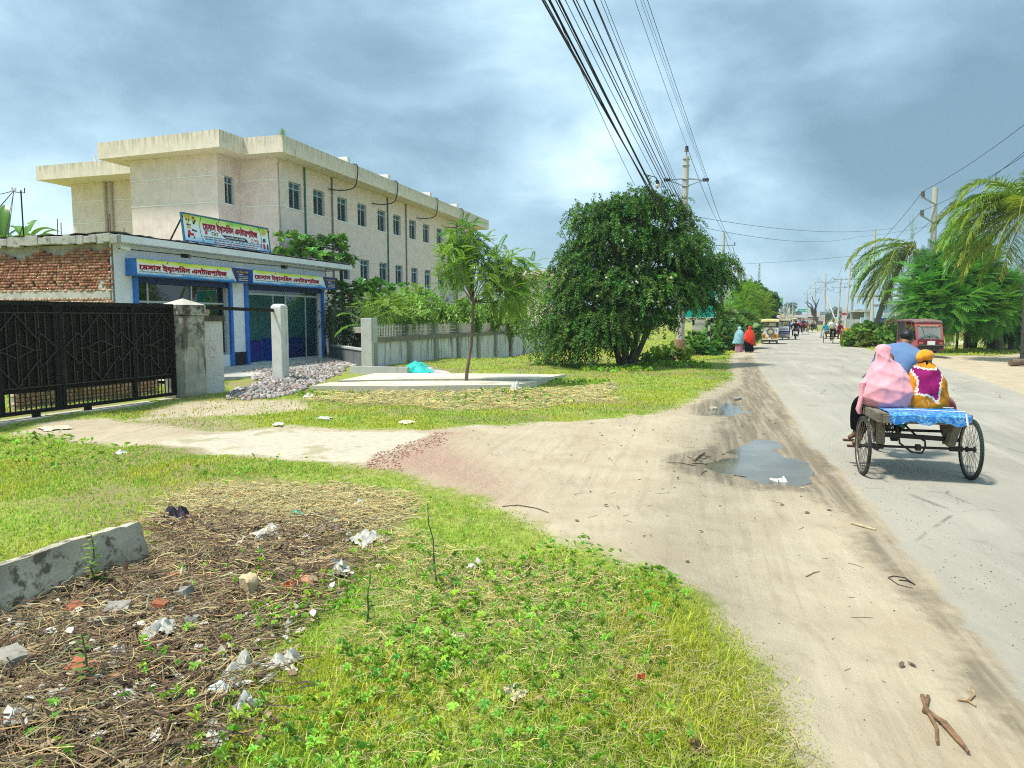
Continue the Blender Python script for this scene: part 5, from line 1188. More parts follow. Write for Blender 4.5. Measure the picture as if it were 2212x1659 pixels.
palm('young_palm', 'low young palm with fronds brushing the grass between the trunks', PB4, (PB4.x + .1, PB4.y, 2.3), [(-100, -20, 1, .7), (-70, -35, 1, .5), (-130, -40, .9, .5), (80, -10, 1, .8), (100, -40, .9, .5), (140, -45, .9, .5), (180, -30, 1, .5), (60, 15, 1, 1), (-60, 20, 1, 1)], 2.3, .6, 44, 4, col=(.12, .17, .045), r0=.22)
PB5 = at(795, 700, 29.6); PB5.z = .3
palm('palm_seedling', 'small coconut seedling with upright split fronds behind the corner post', PB5, (PB5.x, PB5.y, 1.5), [(75, 62, 1.25, .55), (100, 48, 1.1, .8), (-60, 70, .95, .4), (-85, 55, .9, .9), (160, 60, .8, .7), (20, 70, .8, .6), (-110, 25, .9, .9)], 1.7, .42, 44, 5, col=(.19, .32, .05), r0=.06)
# --- banana plants beyond the brick flank
def banana(name, label, base, leaves, seed):
 rng = random.Random(seed); t = thing(name, label, 'banana plant', tuple(base), 0, 'banana plants over the brick roof'); b = Vector(base); st = MB(); st.cyl((0, 0, -.1), (0, 0, leaves[0][2] - b.z - .2), .12, .07, 10); st.build('stem', mat('banana stem', (.25, .30, .10), .6, .2), t, True)
 V = []; Fc = []; C = []
 for hx, hy, hz_, az, el, L_, w_ in leaves:
  p = Vector((hx, hy, hz_)) - b; v = Vector((math.sin(az) * math.cos(el), math.cos(az) * math.cos(el), math.sin(el))); n = 12; o_ = len(V); cb = np.array((.12, .27, .03)) * rng.uniform(.75, 1.25)
  for k in range(n + 1):
   tt = k / n; sd2 = v.cross(Vector((0, 0, 1))); sd2 = sd2.normalized() if sd2.length > .05 else Vector((1, 0, 0)); up_ = sd2.cross(v); wd = w_ * math.sin(math.pi * min(1, .10 + .88 * tt)) ** .6 * .5 * rng.uniform(.86, 1.0)
   for s_, zz in ((-1, .35), (-.5, .22), (0, 0), (.5, .22), (1, .35)): V.append(tuple(p + sd2 * s_ * wd + up_ * zz * wd * (1 if abs(s_) < 1 else .75))); C.append(cb * (1.35 if s_ == 0 else rng.uniform(.85, 1.1)))
   v = (v + Vector((0, 0, -.09 * (1 + tt)))).normalized(); p = p + v * (L_ / n)
  for k in range(n):
   for s_ in range(4):
    if rng.random() < .07 and s_ in (0, 3): continue
    a = o_ + k * 5 + s_; Fc.append((a, a + 1, a + 6, a + 5))
 arr_mesh('leaves', V, Fc, M_gloss, t, np.array(C)); return t
def bl(x, y, Y, az, el, L_, w_): p = at(x, y, Y); return (p.x, p.y, p.z, R(az), R(el), L_, w_)
bb_ = at(15, 690, 30); bb_.z = 0
banana('banana_plant', 'tall banana plant with an upright leaf at the picture edge', bb_, [bl(8, 513, 30, -20, 82, 1.5, .55), bl(2, 518, 30, -90, 50, 1.3, .5), bl(14, 518, 30, 40, 60, 1.1, .45), bl(5, 523, 30, 180, 40, 1.2, .5)], 1)
bb_ = at(60, 690, 30); bb_.z = 0
banana('banana_plant', 'bushy banana plant with broad shiny leaves beside the iron mast', bb_, [bl(50, 513, 30, -60, 62, 1.0, .5), bl(58, 513, 30, 20, 75, 1.0, .5), bl(66, 516, 30, 80, 55, 1.15, .5), bl(75, 518, 29.6, 75, 38, 1.2, .5), bl(45, 523, 29.5, 170, 40, 1.0, .5), bl(62, 523, 30, 120, 45, 1., .5), bl(85, 518, 30.4, 60, 60, .9, .45), bl(35, 518, 30, -80, 35, .9, .45)], 2)
# --- hedge behind the boundary wall
def shrub(name, label, base, clumps, proto, n, size, col, mt=None, group=None, cat='shrub', **kw):
 t = thing(name, label, cat, tuple(base), 0, group); b = np.array(base); cl = [(c[0] - b[0], c[1] - b[1], c[2] - b[2], c[3]) for c in clumps]
 crown('foliage', t, cl, proto, n, size, col, mt, **kw)
 mb = MB()
 for c in cl[:7]: limb(mb, bend((rnd.uniform(-.05, .05), rnd.uniform(-.05, .05), -.1), (c[0], c[1], c[2]), (0, 0, .1), 4, .03), .02, .006, 5)
 mb.build('stem', M_twig, t, True); return t
SP = spray(9, .05, .20, .30, 1.3)
for i, (x, lab) in enumerate(((890, 'drooping light green shrub in the hedge behind the first wall panels'), (950, 'drooping shrub in the hedge left of the slender sapling trunk'), (1003, 'drooping shrub in the hedge directly behind the sapling trunk'), (1052, 'bright drooping shrub in the hedge right of the sapling trunk'), (1100, 'drooping shrub in the hedge farthest along the white wall'))):
 Y_ = 33 + i * 2.6; k_ = Y_ / 720 / K * K * K
 cl = clumpq([(x - 18, 668, Y_, .5), (x + 14, 664, Y_, .55), (x, 680, Y_ - .3, .6), (x + 24, 684, Y_, .5), (x - 22, 690, Y_, .5), (x + 2, 655 + 4 * (i % 2), Y_ + .2, .42), (x, 700, Y_, .6)])
 b_ = at(x, 690, Y_); b_.z = 0
 shrub('hedge_shrub', lab, b_, cl, SP, 430, .95, (.24, .40, .05), M_gloss, 'hedge shrubs behind the boundary wall', droop=1.1, var=.25, shell=.2)
b_ = at(830, 720, 30.8); b_.z = 0
shrub('compound_leaf_bush', 'bush with feathery compound leaves spilling over the first grille panel', b_, clumpq([(820, 690, 30.2, .5), (850, 680, 30.8, .5), (880, 690, 31.2, .45), (835, 670, 30, .5), (800, 668, 30.4, .45), (868, 664, 30.8, .4), (855, 690, 30.4, .35)]), pinnate(5, 1, .17, .42, .3), 260, .34, (.19, .34, .05), droop=.3, var=.22)
b_ = at(862, 715, 31.2); b_.z = .2
shrub('vine_bush', 'dense small-leaved bush hanging through the grille panel', b_, clumpq([(852, 698, 30.4, .34), (862, 706, 30.3, .34), (868, 690, 30.6, .36), (860, 714, 30.2, .26), (880, 700, 30.9, .32)]), leaf2(.6, 1, .05, .1), 1600, .085, (.15, .28, .04), droop=.4, var=.3)
b_ = at(745, 700, 33); b_.z = 0
shrub('dark_vine_bush', 'dark green tangle of vines behind the mossy concrete lid', b_, clumpq([(720, 690, 33, .7), (745, 680, 33, .6), (765, 700, 33, .7), (735, 715, 33, .7), (770, 672, 33.4, .5), (715, 668, 33.5, .6), (775, 720, 32.5, .6)]), leaf2(.6, 1, .05, .15), 3200, .13, (.07, .15, .025), droop=.6, var=.35)
b_ = at(800, 660, 34); b_.z = 0
shrub('pale_leaf_bush', 'pale green leafy bush between palm seedling and hospital wall', b_, clumpq([(795, 660, 35, .6), (830, 652, 35, .6), (870, 648, 36, .6), (905, 642, 37, .6), (850, 660, 34.5, .6), (925, 655, 37, .6), (890, 662, 35.5, .6)]), rosette(6, .09, .2, 25), 520, 1.0, (.22, .38, .06), droop=.2, var=.22)
# --- undergrowth left of the weeping tree, and the roadside thicket right of it
b_ = at(1185, 770, 28.5); b_.z = hz(b_.x, b_.y)
shrub('thorny_bush', 'dense dark small-leaved bush joining the weeping tree on its wall side', b_, clumpq([(1150, 690, 29.5, .9), (1200, 660, 29.5, 1.0), (1180, 720, 29, 1.0), (1230, 700, 29, 1.1), (1225, 750, 28.3, .9), (1180, 755, 28.6, .8), (1260, 770, 27.8, .7), (1150, 650, 30.5, .7), (1270, 720, 28.5, 1.0), (1195, 625, 30.5, .7)]), leaf2(.5, 1, .05, .15), 11000, .105, (.12, .24, .03), droop=.5, var=.38, shell=.35)
b_ = at(1240, 600, 31); b_.z = 0
for nm, lab, base, cl, pr, n_, sz, cl_ in (
 ('calotropis_shrub', 'pale big-leaved shrub between the far pole and the walking women', (1575, 735, 44), [(1562, 700, 44, .8), (1580, 712, 43.5, .8), (1560, 722, 43, .8), (1590, 728, 42.6, .6), (1572, 735, 42.5, .6), (1545, 712, 44.5, .7)], rosette(6, .16, .26, 35), 420, 1.25, (.17, .27, .085)),
 ('calotropis_shrub', 'pale big-leaved shrub behind the walking women', (1605, 735, 46), [(1598, 698, 46, .8), (1612, 706, 45.6, .8), (1603, 718, 45, .8), (1622, 716, 46, .7), (1590, 704, 46, .8), (1612, 728, 44.5, .5)], rosette(6, .16, .26, 35), 420, 1.25, (.15, .26, .07)),
 ('creeping_bush', 'round-leaved creeper bush around the striped sign posts', (1515, 765, 37), [(1490, 752, 37, .5), (1510, 750, 37.5, .6), (1530, 755, 37, .5), (1468, 758, 36, .5), (1548, 752, 37.5, .45), (1500, 740, 39, .6), (1530, 738, 40, .6)], rosette(5, .17, .2, 30), 560, .85, (.10, .24, .035)),
 ('creeping_bush', 'yellowish creeper bush low behind the weeping tree trunks', (1440, 775, 31), [(1432, 770, 31, .4), (1455, 772, 31.5, .45), (1410, 776, 30, .4), (1475, 768, 33, .4), (1390, 782, 29, .3)], rosette(5, .13, .18, 30), 380, .8, (.17, .29, .04))):
 bp = at(*base); bp.z = hz(bp.x, bp.y); shrub(nm, lab, bp, clumpq(cl), pr, n_, sz, cl_, M_leaf, 'shrubs along the road edge', droop=.2, var=.25)
b_ = at(1610, 730, 63); b_.z = 0
t_ = shrub('fine_leaved_tree', 'bright yellow-green fine-leaved tree behind the two walking women', b_, clumpq([(1590, 655, 63, 1.18), (1612, 645, 63, 1.30), (1634, 655, 63, 1.18), (1600, 675, 62, 1.30), (1628, 678, 62, 1.30), (1645, 668, 63, 0.83), (1578, 680, 63, 0.94), (1612, 632, 63, 0.83), (1605, 700, 62, 1.06), (1630, 700, 62, 0.94)]), pinnate(6, 1, .06, .26, .2), 2600, .5, (.22, .38, .03), cat='tree', droop=-.2, var=.22, shell=.2)
b_ = at(1662, 715, 72); b_.z = 0
shrub('dark_roadside_tree', 'dark green tree leaning over the road just beyond the bright one', b_, clumpq([(1638, 658, 72, 1.3), (1652, 655, 72, 1.1), (1662, 662, 72, .8), (1645, 672, 72, 1.2), (1634, 644, 74, 1.0), (1620, 638, 75, 1.3)]), rosette(6, .3, .5, 30), 700, 1.1, (.055, .13, .025), cat='tree', droop=.1, var=.3)
# --- feathery trees on the right
def feather_tree(name, label, base, forks, clumps, n, size, col, seed):
 t = thing(name, label, 'tree', tuple(base), 0, 'feathery trees beyond the side track'); b = Vector(base); mb = MB()
 for f in forks: limb(mb, [p - b for p in bend(b + Vector((f[3], 0, -.1)), at(*f[:3]), (0, 0, .2), 7, .05)], f[4], .05, 9)
 cl = clumpq(clumps); cl = [(c[0] - b.x, c[1] - b.y, c[2] - b.z, c[3]) for c in cl]
 for c in cl: limb(mb, bend((rnd.uniform(-.3, .3), 0, 1.4 + rnd.random() * .8), c[:3], (0, 0, .2), 5, .06), .045, .012, 5)
 mb.build('trunk', M_bark, t, True)
 ps = []
 for i in range(6):
  for s_ in (-1, 1): ps.append(xf(pinnate(9, .45, .035, .10, .1, False), Matrix.Translation((0, .12 + i * .15, -.05 * i * i * .12)) @ Matrix.Rotation(R(-58 * s_ + s_ * 4 * i), 4, 'Z')))
 crown('crown', t, cl, join_protos(ps), n, size, col, droop=.15, var=.3, up=1., shell=.35, flat=.8, svar=.2, jit=.5)
fb_ = ground(2090, 752)
feather_tree('feathery_tree', 'wide feathery-leaved tree with a forked brown trunk beside the red auto-rickshaw', fb_, [(2125, 690, 40.2, .35, .19), (2085, 690, 40.6, -.1, .17), (2100, 640, 41, .1, .12)], [(2010, 640, 40, .9), (2045, 610, 40.5, 1.1), (1985, 620, 40.5, .7), (2040, 660, 39.5, 1.0), (2090, 600, 41, 1.3), (2085, 650, 39.6, 1.1), (2130, 620, 41, 1.2), (2150, 660, 40.5, 1.1), (2000, 670, 39.8, .8), (2120, 670, 39.6, 1.0), (2060, 560, 41.5, 1.0), (2030, 575, 41.5, .8), (2110, 570, 42, 1.1), (2170, 640, 41, .9), (2075, 545, 41.5, .8), (2010, 585, 41, .8), (1975, 650, 40.4, .7), (1970, 600, 41, .5), (2060, 690, 39.4, .7), (2025, 690, 39.6, .6)], 1500, .80, (.13, .36, .05), 1)
fb_ = at(2185, 745, 43); fb_.z = 0
feather_tree('feathery_tree', 'second feathery tree, dark and half hidden behind the palm trunks', fb_, [(2180, 650, 43, 0, .16)], [(2185, 660, 43, 1.1), (2160, 690, 43, .9), (2205, 690, 43, 1.0), (2180, 700, 43.5, .9), (2210, 640, 44, 1.2), (2140, 700, 44, .8)], 420, .8, (.075, .21, .04), 2)
ts = MB(); ts.tube([Vector(p) for p in bend(ground(2066, 755), at(2068, 650, 40.5), (.05, 0, 0), 6, .03)], [.07] * 7, 8); tag(ts.build('slender_tree_trunk', M_bark, smooth=True), 'single thin straight trunk left of the forked trunk', 'tree trunk')
b_ = at(1880, 735, 49); b_.z = 0
shrub('roadside_bush', 'yellow-green leafy bush around the leaning palm foot at the road edge', b_, clumpq([(1850, 728, 49, .8), (1870, 722, 49.5, .8), (1890, 728, 49, .8), (1905, 736, 47, .6), (1842, 738, 48, .6), (1870, 740, 47, .6), (1925, 728, 50, .6), (1895, 716, 51, .6)]), rosette(6, .17, .28, 35), 520, 1.1, (.17, .27, .04), droop=.1, var=.28)
b_ = at(1950, 720, 58); b_.z = 0
shrub('dry_bush', 'brownish dry bush in front of the blue and white kiosks', b_, clumpq([(1935, 712, 58, .9), (1955, 706, 58, .9), (1915, 716, 58, .8), (1972, 714, 57, .7)]), leaf2(.3, 1, .03, .2), 1500, .35, (.17, .15, .05), droop=.2, var=.3)
# small plants
def weed_plant(name, label, base, h, col, leafl=.09, n=26, cat='plant', group=None, spread=.1):
 t = thing(name, label, cat, tuple(base), 0, group); mb = MB(); top = Vector((rnd.uniform(-.08, .08), rnd.uniform(-.05, .05), h)); limb(mb, bend((0, 0, -.03), top, (0, 0, 0), 5, .012), .008, .003, 5); mb.build('stem', M_twig, t)
 P = np.array([tuple(Vector((0, 0, 0)).lerp(top, .15 + .85 * (i / n))) for i in range(n)]); a_ = np.arange(n) * 2.4; D = np.stack([np.cos(a_), np.sin(a_), np.full(n, .25)], 1); S_ = leafl * (1.2 - .5 * np.linspace(0, 1, n)) * nr.uniform(.8, 1.2, n)
 V, Fc, C = scatter(leaf(.5, 1, .06, .2), frames(D, np.tile([0, 0, 1.], (n, 1))), P, S_, shade(col, n, .2, .1)); arr_mesh('leaves', V, Fc, M_leaf, t, C); return t
weed_plant('wall_weed', 'dark upright weed growing at the foot of the first white wall panels', ground(882, 800), 1.15, (.06, .14, .04), .14, 40)
weed_plant('wall_weed', 'tall dark weed by the farther wall panels near the fallen straw', W0 + WD * 15.5 + WN * .5 + Vector((0, 0, -.3)), 1.5, (.06, .14, .04), .16, 50)
weed_plant('roof_plant', 'small green plant sprouting from the top corner of the parapet', H(-.9, -.9, 10.25), .35, (.20, .33, .05), .22, 16)
weed_plant('stem_weed', 'tall bare dark stem with a few leaves standing in the near grass', ground(945, 1262), .62, (.10, .22, .04), .06, 12)
weed_plant('stem_weed', 'short dark stemmed weed below the bare tall stem', ground(790, 1370), .36, (.14, .27, .05), .06, 14)
weed_plant('beam_weed', 'yellow-green seedling growing against the fallen concrete beam', ground(205, 1265), .38, (.24, .36, .05), .07, 26)
weed_plant('stem_weed', 'dark-stemmed weed at the lower left edge of the rubbish patch', ground(185, 1470), .30, (.14, .26, .05), .06, 18)
# ---------------------------------------------------------------- grass
allP = fields
def sample_screen(n, dy0, dy1, tmax=R(38)):
 th_ = nr.uniform(-tmax, tmax, n); dy_ = nr.uniform(dy0, dy1, n); r_ = CH * F / dy_ * (1 + nr.normal(0, .01, n)); return r_ * np.sin(th_), r_ * np.cos(th_)
def region(x, y):
 w_ = (fbm(x, y, 1.3, 4) - .5) * .5
 d_ = np.maximum.reduce([sdpoly(x, y, p) for p in (dirt_w, side_w, side2_w)]); r_ = sdpoly(x, y, road_w)
 return d_ + w_ * .55, r_ + w_ * .3, sdpoly(x, y, slab_w), sdpoly(x, y, deb_w), np.maximum(sdpoly(x, y, dry_w), sdpoly(x, y, dry2_w)), sdpoly(x, y, bare_w), sdpoly(x, y, brick_w)
block_w = [[tuple(S(*p)[:2]) for p in ((-.6, -2.6), (4.3, -3.9), (13, -3.6), (14, 9), (-.6, 9))], gp([(672, 833), (1110, 836), (1225, 808), (806, 803)]), [tuple(Gt(x, y)[:2]) for x, y in ((-12, -.3), (.8, -.3), (.8, .8), (-12, .8))], gp([(500, 858), (690, 835), (850, 805), (760, 780), (560, 800), (490, 830)]), gp([(-40, 1325), (312, 1200), (310, 1150), (-40, 1235)])]
def grass_field(name, n, dy0, dy1, hmin, hmax, wmin, dens, col_g, seed, lean=.5):
 x, y = sample_screen(n, dy0, dy1); d_, r_, sl, db, dr, ba, br_ = region(x, y)
 pn = fbm(x, y, .9, 4); pn2 = fbm(x + 31, y, 3.0, 3); pn3 = fbm(x, y + 77, .35, 3)
 g = 1 - sstep(d_, -.28, .02); g *= 1 - sstep(r_, -.3, -.05); g *= 1 - sstep(sl, -.12, .06) * .96; g *= 1 - sstep(db, -.35, .3) * .88; g *= 1 - sstep(ba, -.3, .1) * .85; g *= 1 - sstep(br_, -.2, .2) * .75
 g *= .35 + .65 * sstep(pn2, .28, .5); g *= 1 - .2 * sstep(dr, -.2, .3)
 for p in block_w: g *= sdpoly(x, y, p) < 0
 keep = nr.random(n) < g * dens; x, y, pn, pn2, pn3, dr, d_ = (a_[keep] for a_ in (x, y, pn, pn2, pn3, dr, d_)); n = len(x)
 z = hgt(x, y); dist = np.hypot(x, y)
 edge = sstep(-d_, .0, .7) * .6 + .4
 h = nr.uniform(hmin, hmax, n) * (.55 + .9 * pn) * edge * (1 - .3 * sstep(dr, -.2, .3)); w_ = np.maximum(wmin, .00115 * dist) * nr.uniform(.7, 1.4, n)
 h = np.maximum(h, dist * .0016)
 az = nr.uniform(0, 2 * np.pi, n); ln = nr.uniform(.15, 1., n) * lean * h; dx, dy_ = np.cos(az), np.sin(az); sx_, sy_ = -dy_, dx
 P0_ = np.stack([x, y, z - .01], 1); S_ = np.stack([sx_, sy_, sx_ * 0], 1) * w_[:, None] * .5; Dl = np.stack([dx, dy_, dx * 0], 1)
 P1 = P0_ + Dl * (ln * .35)[:, None] + np.array([0, 0, 1.]) * (h * .6)[:, None]; P2 = P0_ + Dl * (ln * 1.0)[:, None] + np.array([0, 0, 1.]) * (h * (1 - .25 * ln / np.maximum(h, 1e-4)))[:, None]
 V = np.stack([P0_ - S_, P0_ + S_, P1 - S_ * .8, P1 + S_ * .8, P2], 1).reshape(-1, 3); b_ = (np.arange(n) * 5)[:, None]
 Fc = np.concatenate([b_ + np.array([[0, 1, 3]]), b_ + np.array([[0, 3, 2]]), b_ + np.array([[2, 3, 4]])])
 straw = (nr.random(n) < .07 + .5 * sstep(dr, -.3, .4) + .2 * sstep(pn3, .5, .62))
 g1 = np.array(col_g)[None] * (1 + nr.normal(0, .22, (n, 1))); g1[:, 0] *= 1 + .55 * sstep(pn, .42, .66) + nr.normal(0, .1, n); g1[:, 1] *= 1 + .10 * sstep(pn, .42, .66)
 c_ = np.where(straw[:, None], np.array([[.64, .54, .24]]) * (1 + nr.normal(0, .2, (n, 1))), g1).clip(.01, .8)
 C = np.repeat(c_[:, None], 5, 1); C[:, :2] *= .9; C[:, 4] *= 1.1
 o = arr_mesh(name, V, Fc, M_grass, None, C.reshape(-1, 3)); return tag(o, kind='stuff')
GC = (.34, .52, .07)
grass_field('grass', 380000, 150, 640, .022, .06, .004, 1.0, GC, 1, .95)
grass_field('grass', 12000, 160, 640, .07, .13, .005, .8, (.38, .58, .08), 4, 1.2)
grass_field('grass', 240000, 40, 150, .03, .065, .004, 1.0, GC, 2)
grass_field('grass', 90000, 12, 40, .05, .12, .004, .8, (.40, .58, .055), 3)
# broad-leaved weeds low in the turf
def ground_weeds():
 Vs, Fs, Cs = [], [], []; off = 0
 patches = [(1180, 1290, .9, 420), (870, 1430, .35, 170), (1060, 1370, .6, 240), (860, 1490, .3, 120), (640, 1330, .35, 120), (580, 1590, .4, 150), (700, 1290, .5, 120), (1330, 1300, .5, 160), (980, 1240, .5, 130), (1240, 1200, .4, 100), (740, 1640, .35, 120), (60, 960, .9, 200), (150, 990, .9, 160), (560, 1020, .8, 140), (840, 1190, .4, 80), (1230, 1450, .5, 120), (900, 1560, .6, 120), (1000, 865, .9, 160), (720, 855, .9, 240), (1160, 870, 1.0, 160), (1330, 800, 1.3, 320), (1450, 790, 1.6, 380), (1250, 830, .9, 200), (1100, 850, .9, 160), (430, 1400, .4, 50), (1090, 1560, .5, 110), (1260, 1590, .5, 120), (480, 1250, .4, 50), (260, 1560, .4, 40)]
 for qx, qy, r_, n in patches:
  n = int(n * .48); c = G(qx, qy); a_ = nr.uniform(0, 6.28, n); rr = r_ * np.sqrt(nr.random(n)); x = c.x + rr * np.cos(a_); y = c.y + rr * np.sin(a_)
  d_, rd_, *_ = region(x, y); k_ = (d_ < -.05) & (rd_ < -.3); x, y = x[k_], y[k_]; n = len(x)
  if n == 0: continue
  P = np.stack([x, y, hgt(x, y) + nr.uniform(.02, .10, n)], 1); D = rdir(n) * .5; U = rdir(n) * .35 + np.array([0, 0, 1.])
  pr = rosette(6, .014, .034, 24) if qx % 40 else rosette(5, .012, .030, 24); sc_ = nr.uniform(.5, 1.3, n) * max(1., c.length / 9)
  V, Fc, C = scatter(pr, frames(D, U), P, sc_, shade((.30, .50, .07), n, .25, .14)); Vs.append(V); Fs.append(Fc + off); Cs.append(C); off += len(V)
 tag(arr_mesh('weeds', np.concatenate(Vs), np.concatenate(Fs), M_leaf, None, np.concatenate(Cs)), kind='stuff')
ground_weeds()
# dry stalks and straw over the rubbish patch and elsewhere
def straw_field(name, n, poly, soft, lmin, lmax, col, r_=.0022, zup=.05, extra=None):
 pts = np.array(poly); lo, hi = np.maximum(pts.min(0), [-6, 1.5]), np.minimum(pts.max(0), [9, 30]); V, Fc, C = [], [], []; k_ = 0; tries = 0
 m = 5; cand = int(n * 4); x = nr.uniform(lo[0], hi[0], cand); y = nr.uniform(lo[1], hi[1], cand); s_ = sdpoly(x, y, poly) + (fbm(x, y, 2, 3) - .5) * soft * 2; ok_ = np.nonzero(s_ > 0)[0][:n]; x, y = x[ok_], y[ok_]; n = len(x)
 az = nr.normal(.35, .9, n) + nr.integers(0, 2, n) * np.pi; L_ = nr.uniform(lmin, lmax, n); cu = nr.normal(0, .7, n); T = np.linspace(-.5, .5, m); P = np.zeros((n, m, 3))
 a2_ = az[:, None] + cu[:, None] * T[None]; st = np.stack([np.cos(a2_), np.sin(a2_)], 2) * (L_ / (m - 1))[:, None, None]; P[:, :, :2] = np.cumsum(st, 1); P[:, :, 0] += x[:, None]; P[:, :, 1] += y[:, None]
 zz = hgt(P[:, :, 0].ravel(), P[:, :, 1].ravel()).reshape(n, m); P[:, :, 2] = zz + nr.uniform(.004, zup, n)[:, None] + np.abs(nr.normal(0, .012, (n, m)))
 nx = np.stack([-np.sin(a2_), np.cos(a2_), 0 * a2_], 2); dist = np.hypot(x, y); w_ = np.maximum(r_, .0004 * dist) * nr.uniform(.6, 1.5, n)
 A_ = P - nx * w_[:, None, None]; B_ = P + nx * w_[:, None, None] ; T_ = P + np.array([0, 0, 1.3]) * w_[:, None, None]
 V = np.stack([A_, T_, B_], 2).reshape(-1, 3); b_ = (np.arange(n) * m * 3)[:, None, None] + (np.arange(m - 1) * 3)[None, :, None]
 Fc = np.concatenate([(b_ + np.array([0, 1, 4, 3])).reshape(-1, 4), (b_ + np.array([1, 2, 5, 4])).reshape(-1, 4)])
 c = shade(col, n, .3, .1); C = np.repeat(c, m * 3, 0); return tag(arr_mesh(name, V, Fc, col_mat('straw', .8, .3), None, C), kind='stuff')
straw_field('dry_stalks', 4200, deb_w, .4, .12, .5, (.27, .20, .11))
straw_field('dry_straw', 1300, deb_w, .5, .06, .22, (.45, .37, .18), .0014, .08)
straw_field('dry_stalks', 1700, deb_w, .3, .15, .5, (.10, .065, .04), .003, .07)
straw_field('dry_straw', 3800, dry_w, .4, .06, .22, (.40, .33, .15), .002, .05)
straw_field('dry_straw', 3200, dry2_w, .6, .08, .28, (.40, .35, .14), .003, .10)
near_w = gp([(560, 1659), (700, 1400), (800, 1200), (900, 1150), (1300, 1240), (1500, 1400), (1750, 1640), (1800, 1800), (500, 1800)])
straw_field('dry_straw', 4200, near_w, .4, .04, .13, (.42, .36, .15), .0013, .06)
# ---------------------------------------------------------------- figures
def skin(name, J, E_, m, parent, sub=1, root=0):
 """continuous surface grown over joints J: list of (x,y,z,r) and edges"""
 me = bpy.data.meshes.new(name); me.from_pydata([j[:3] for j in J], E_, []); o = bpy.data.objects.new(name, me); COL.objects.link(o)
 md = o.modifiers.new('skin', 'SKIN'); md.use_smooth_shade = True
 sv = me.skin_vertices[0].data
 for i, j in enumerate(J):
  r_ = j[3]; sv[i].radius = (r_, r_) if not hasattr(r_, '__len__') else r_
  sv[i].use_root = (i == root)
 s2 = o.modifiers.new('sub', 'SUBSURF'); s2.levels = sub; s2.render_levels = sub
 dg = bpy.context.evaluated_depsgraph_get(); dg.update()
 mesh = bpy.data.meshes.new_from_object(o.evaluated_get(dg)); mesh.name = name
 o.modifiers.clear(); o.data = mesh; bpy.data.meshes.remove(me)
 mesh.materials.clear()
 if m: mesh.materials.append(m)
 mesh.polygons.foreach_set('use_smooth', [True] * len(mesh.polygons))
 if parent: o.parent = parent
 return o
M_skin = mat('brown skin', (.20, .105, .065), .55, .1, 10); M_hair = mat('black hair', (.010, .009, .009), .5, .3, 40)
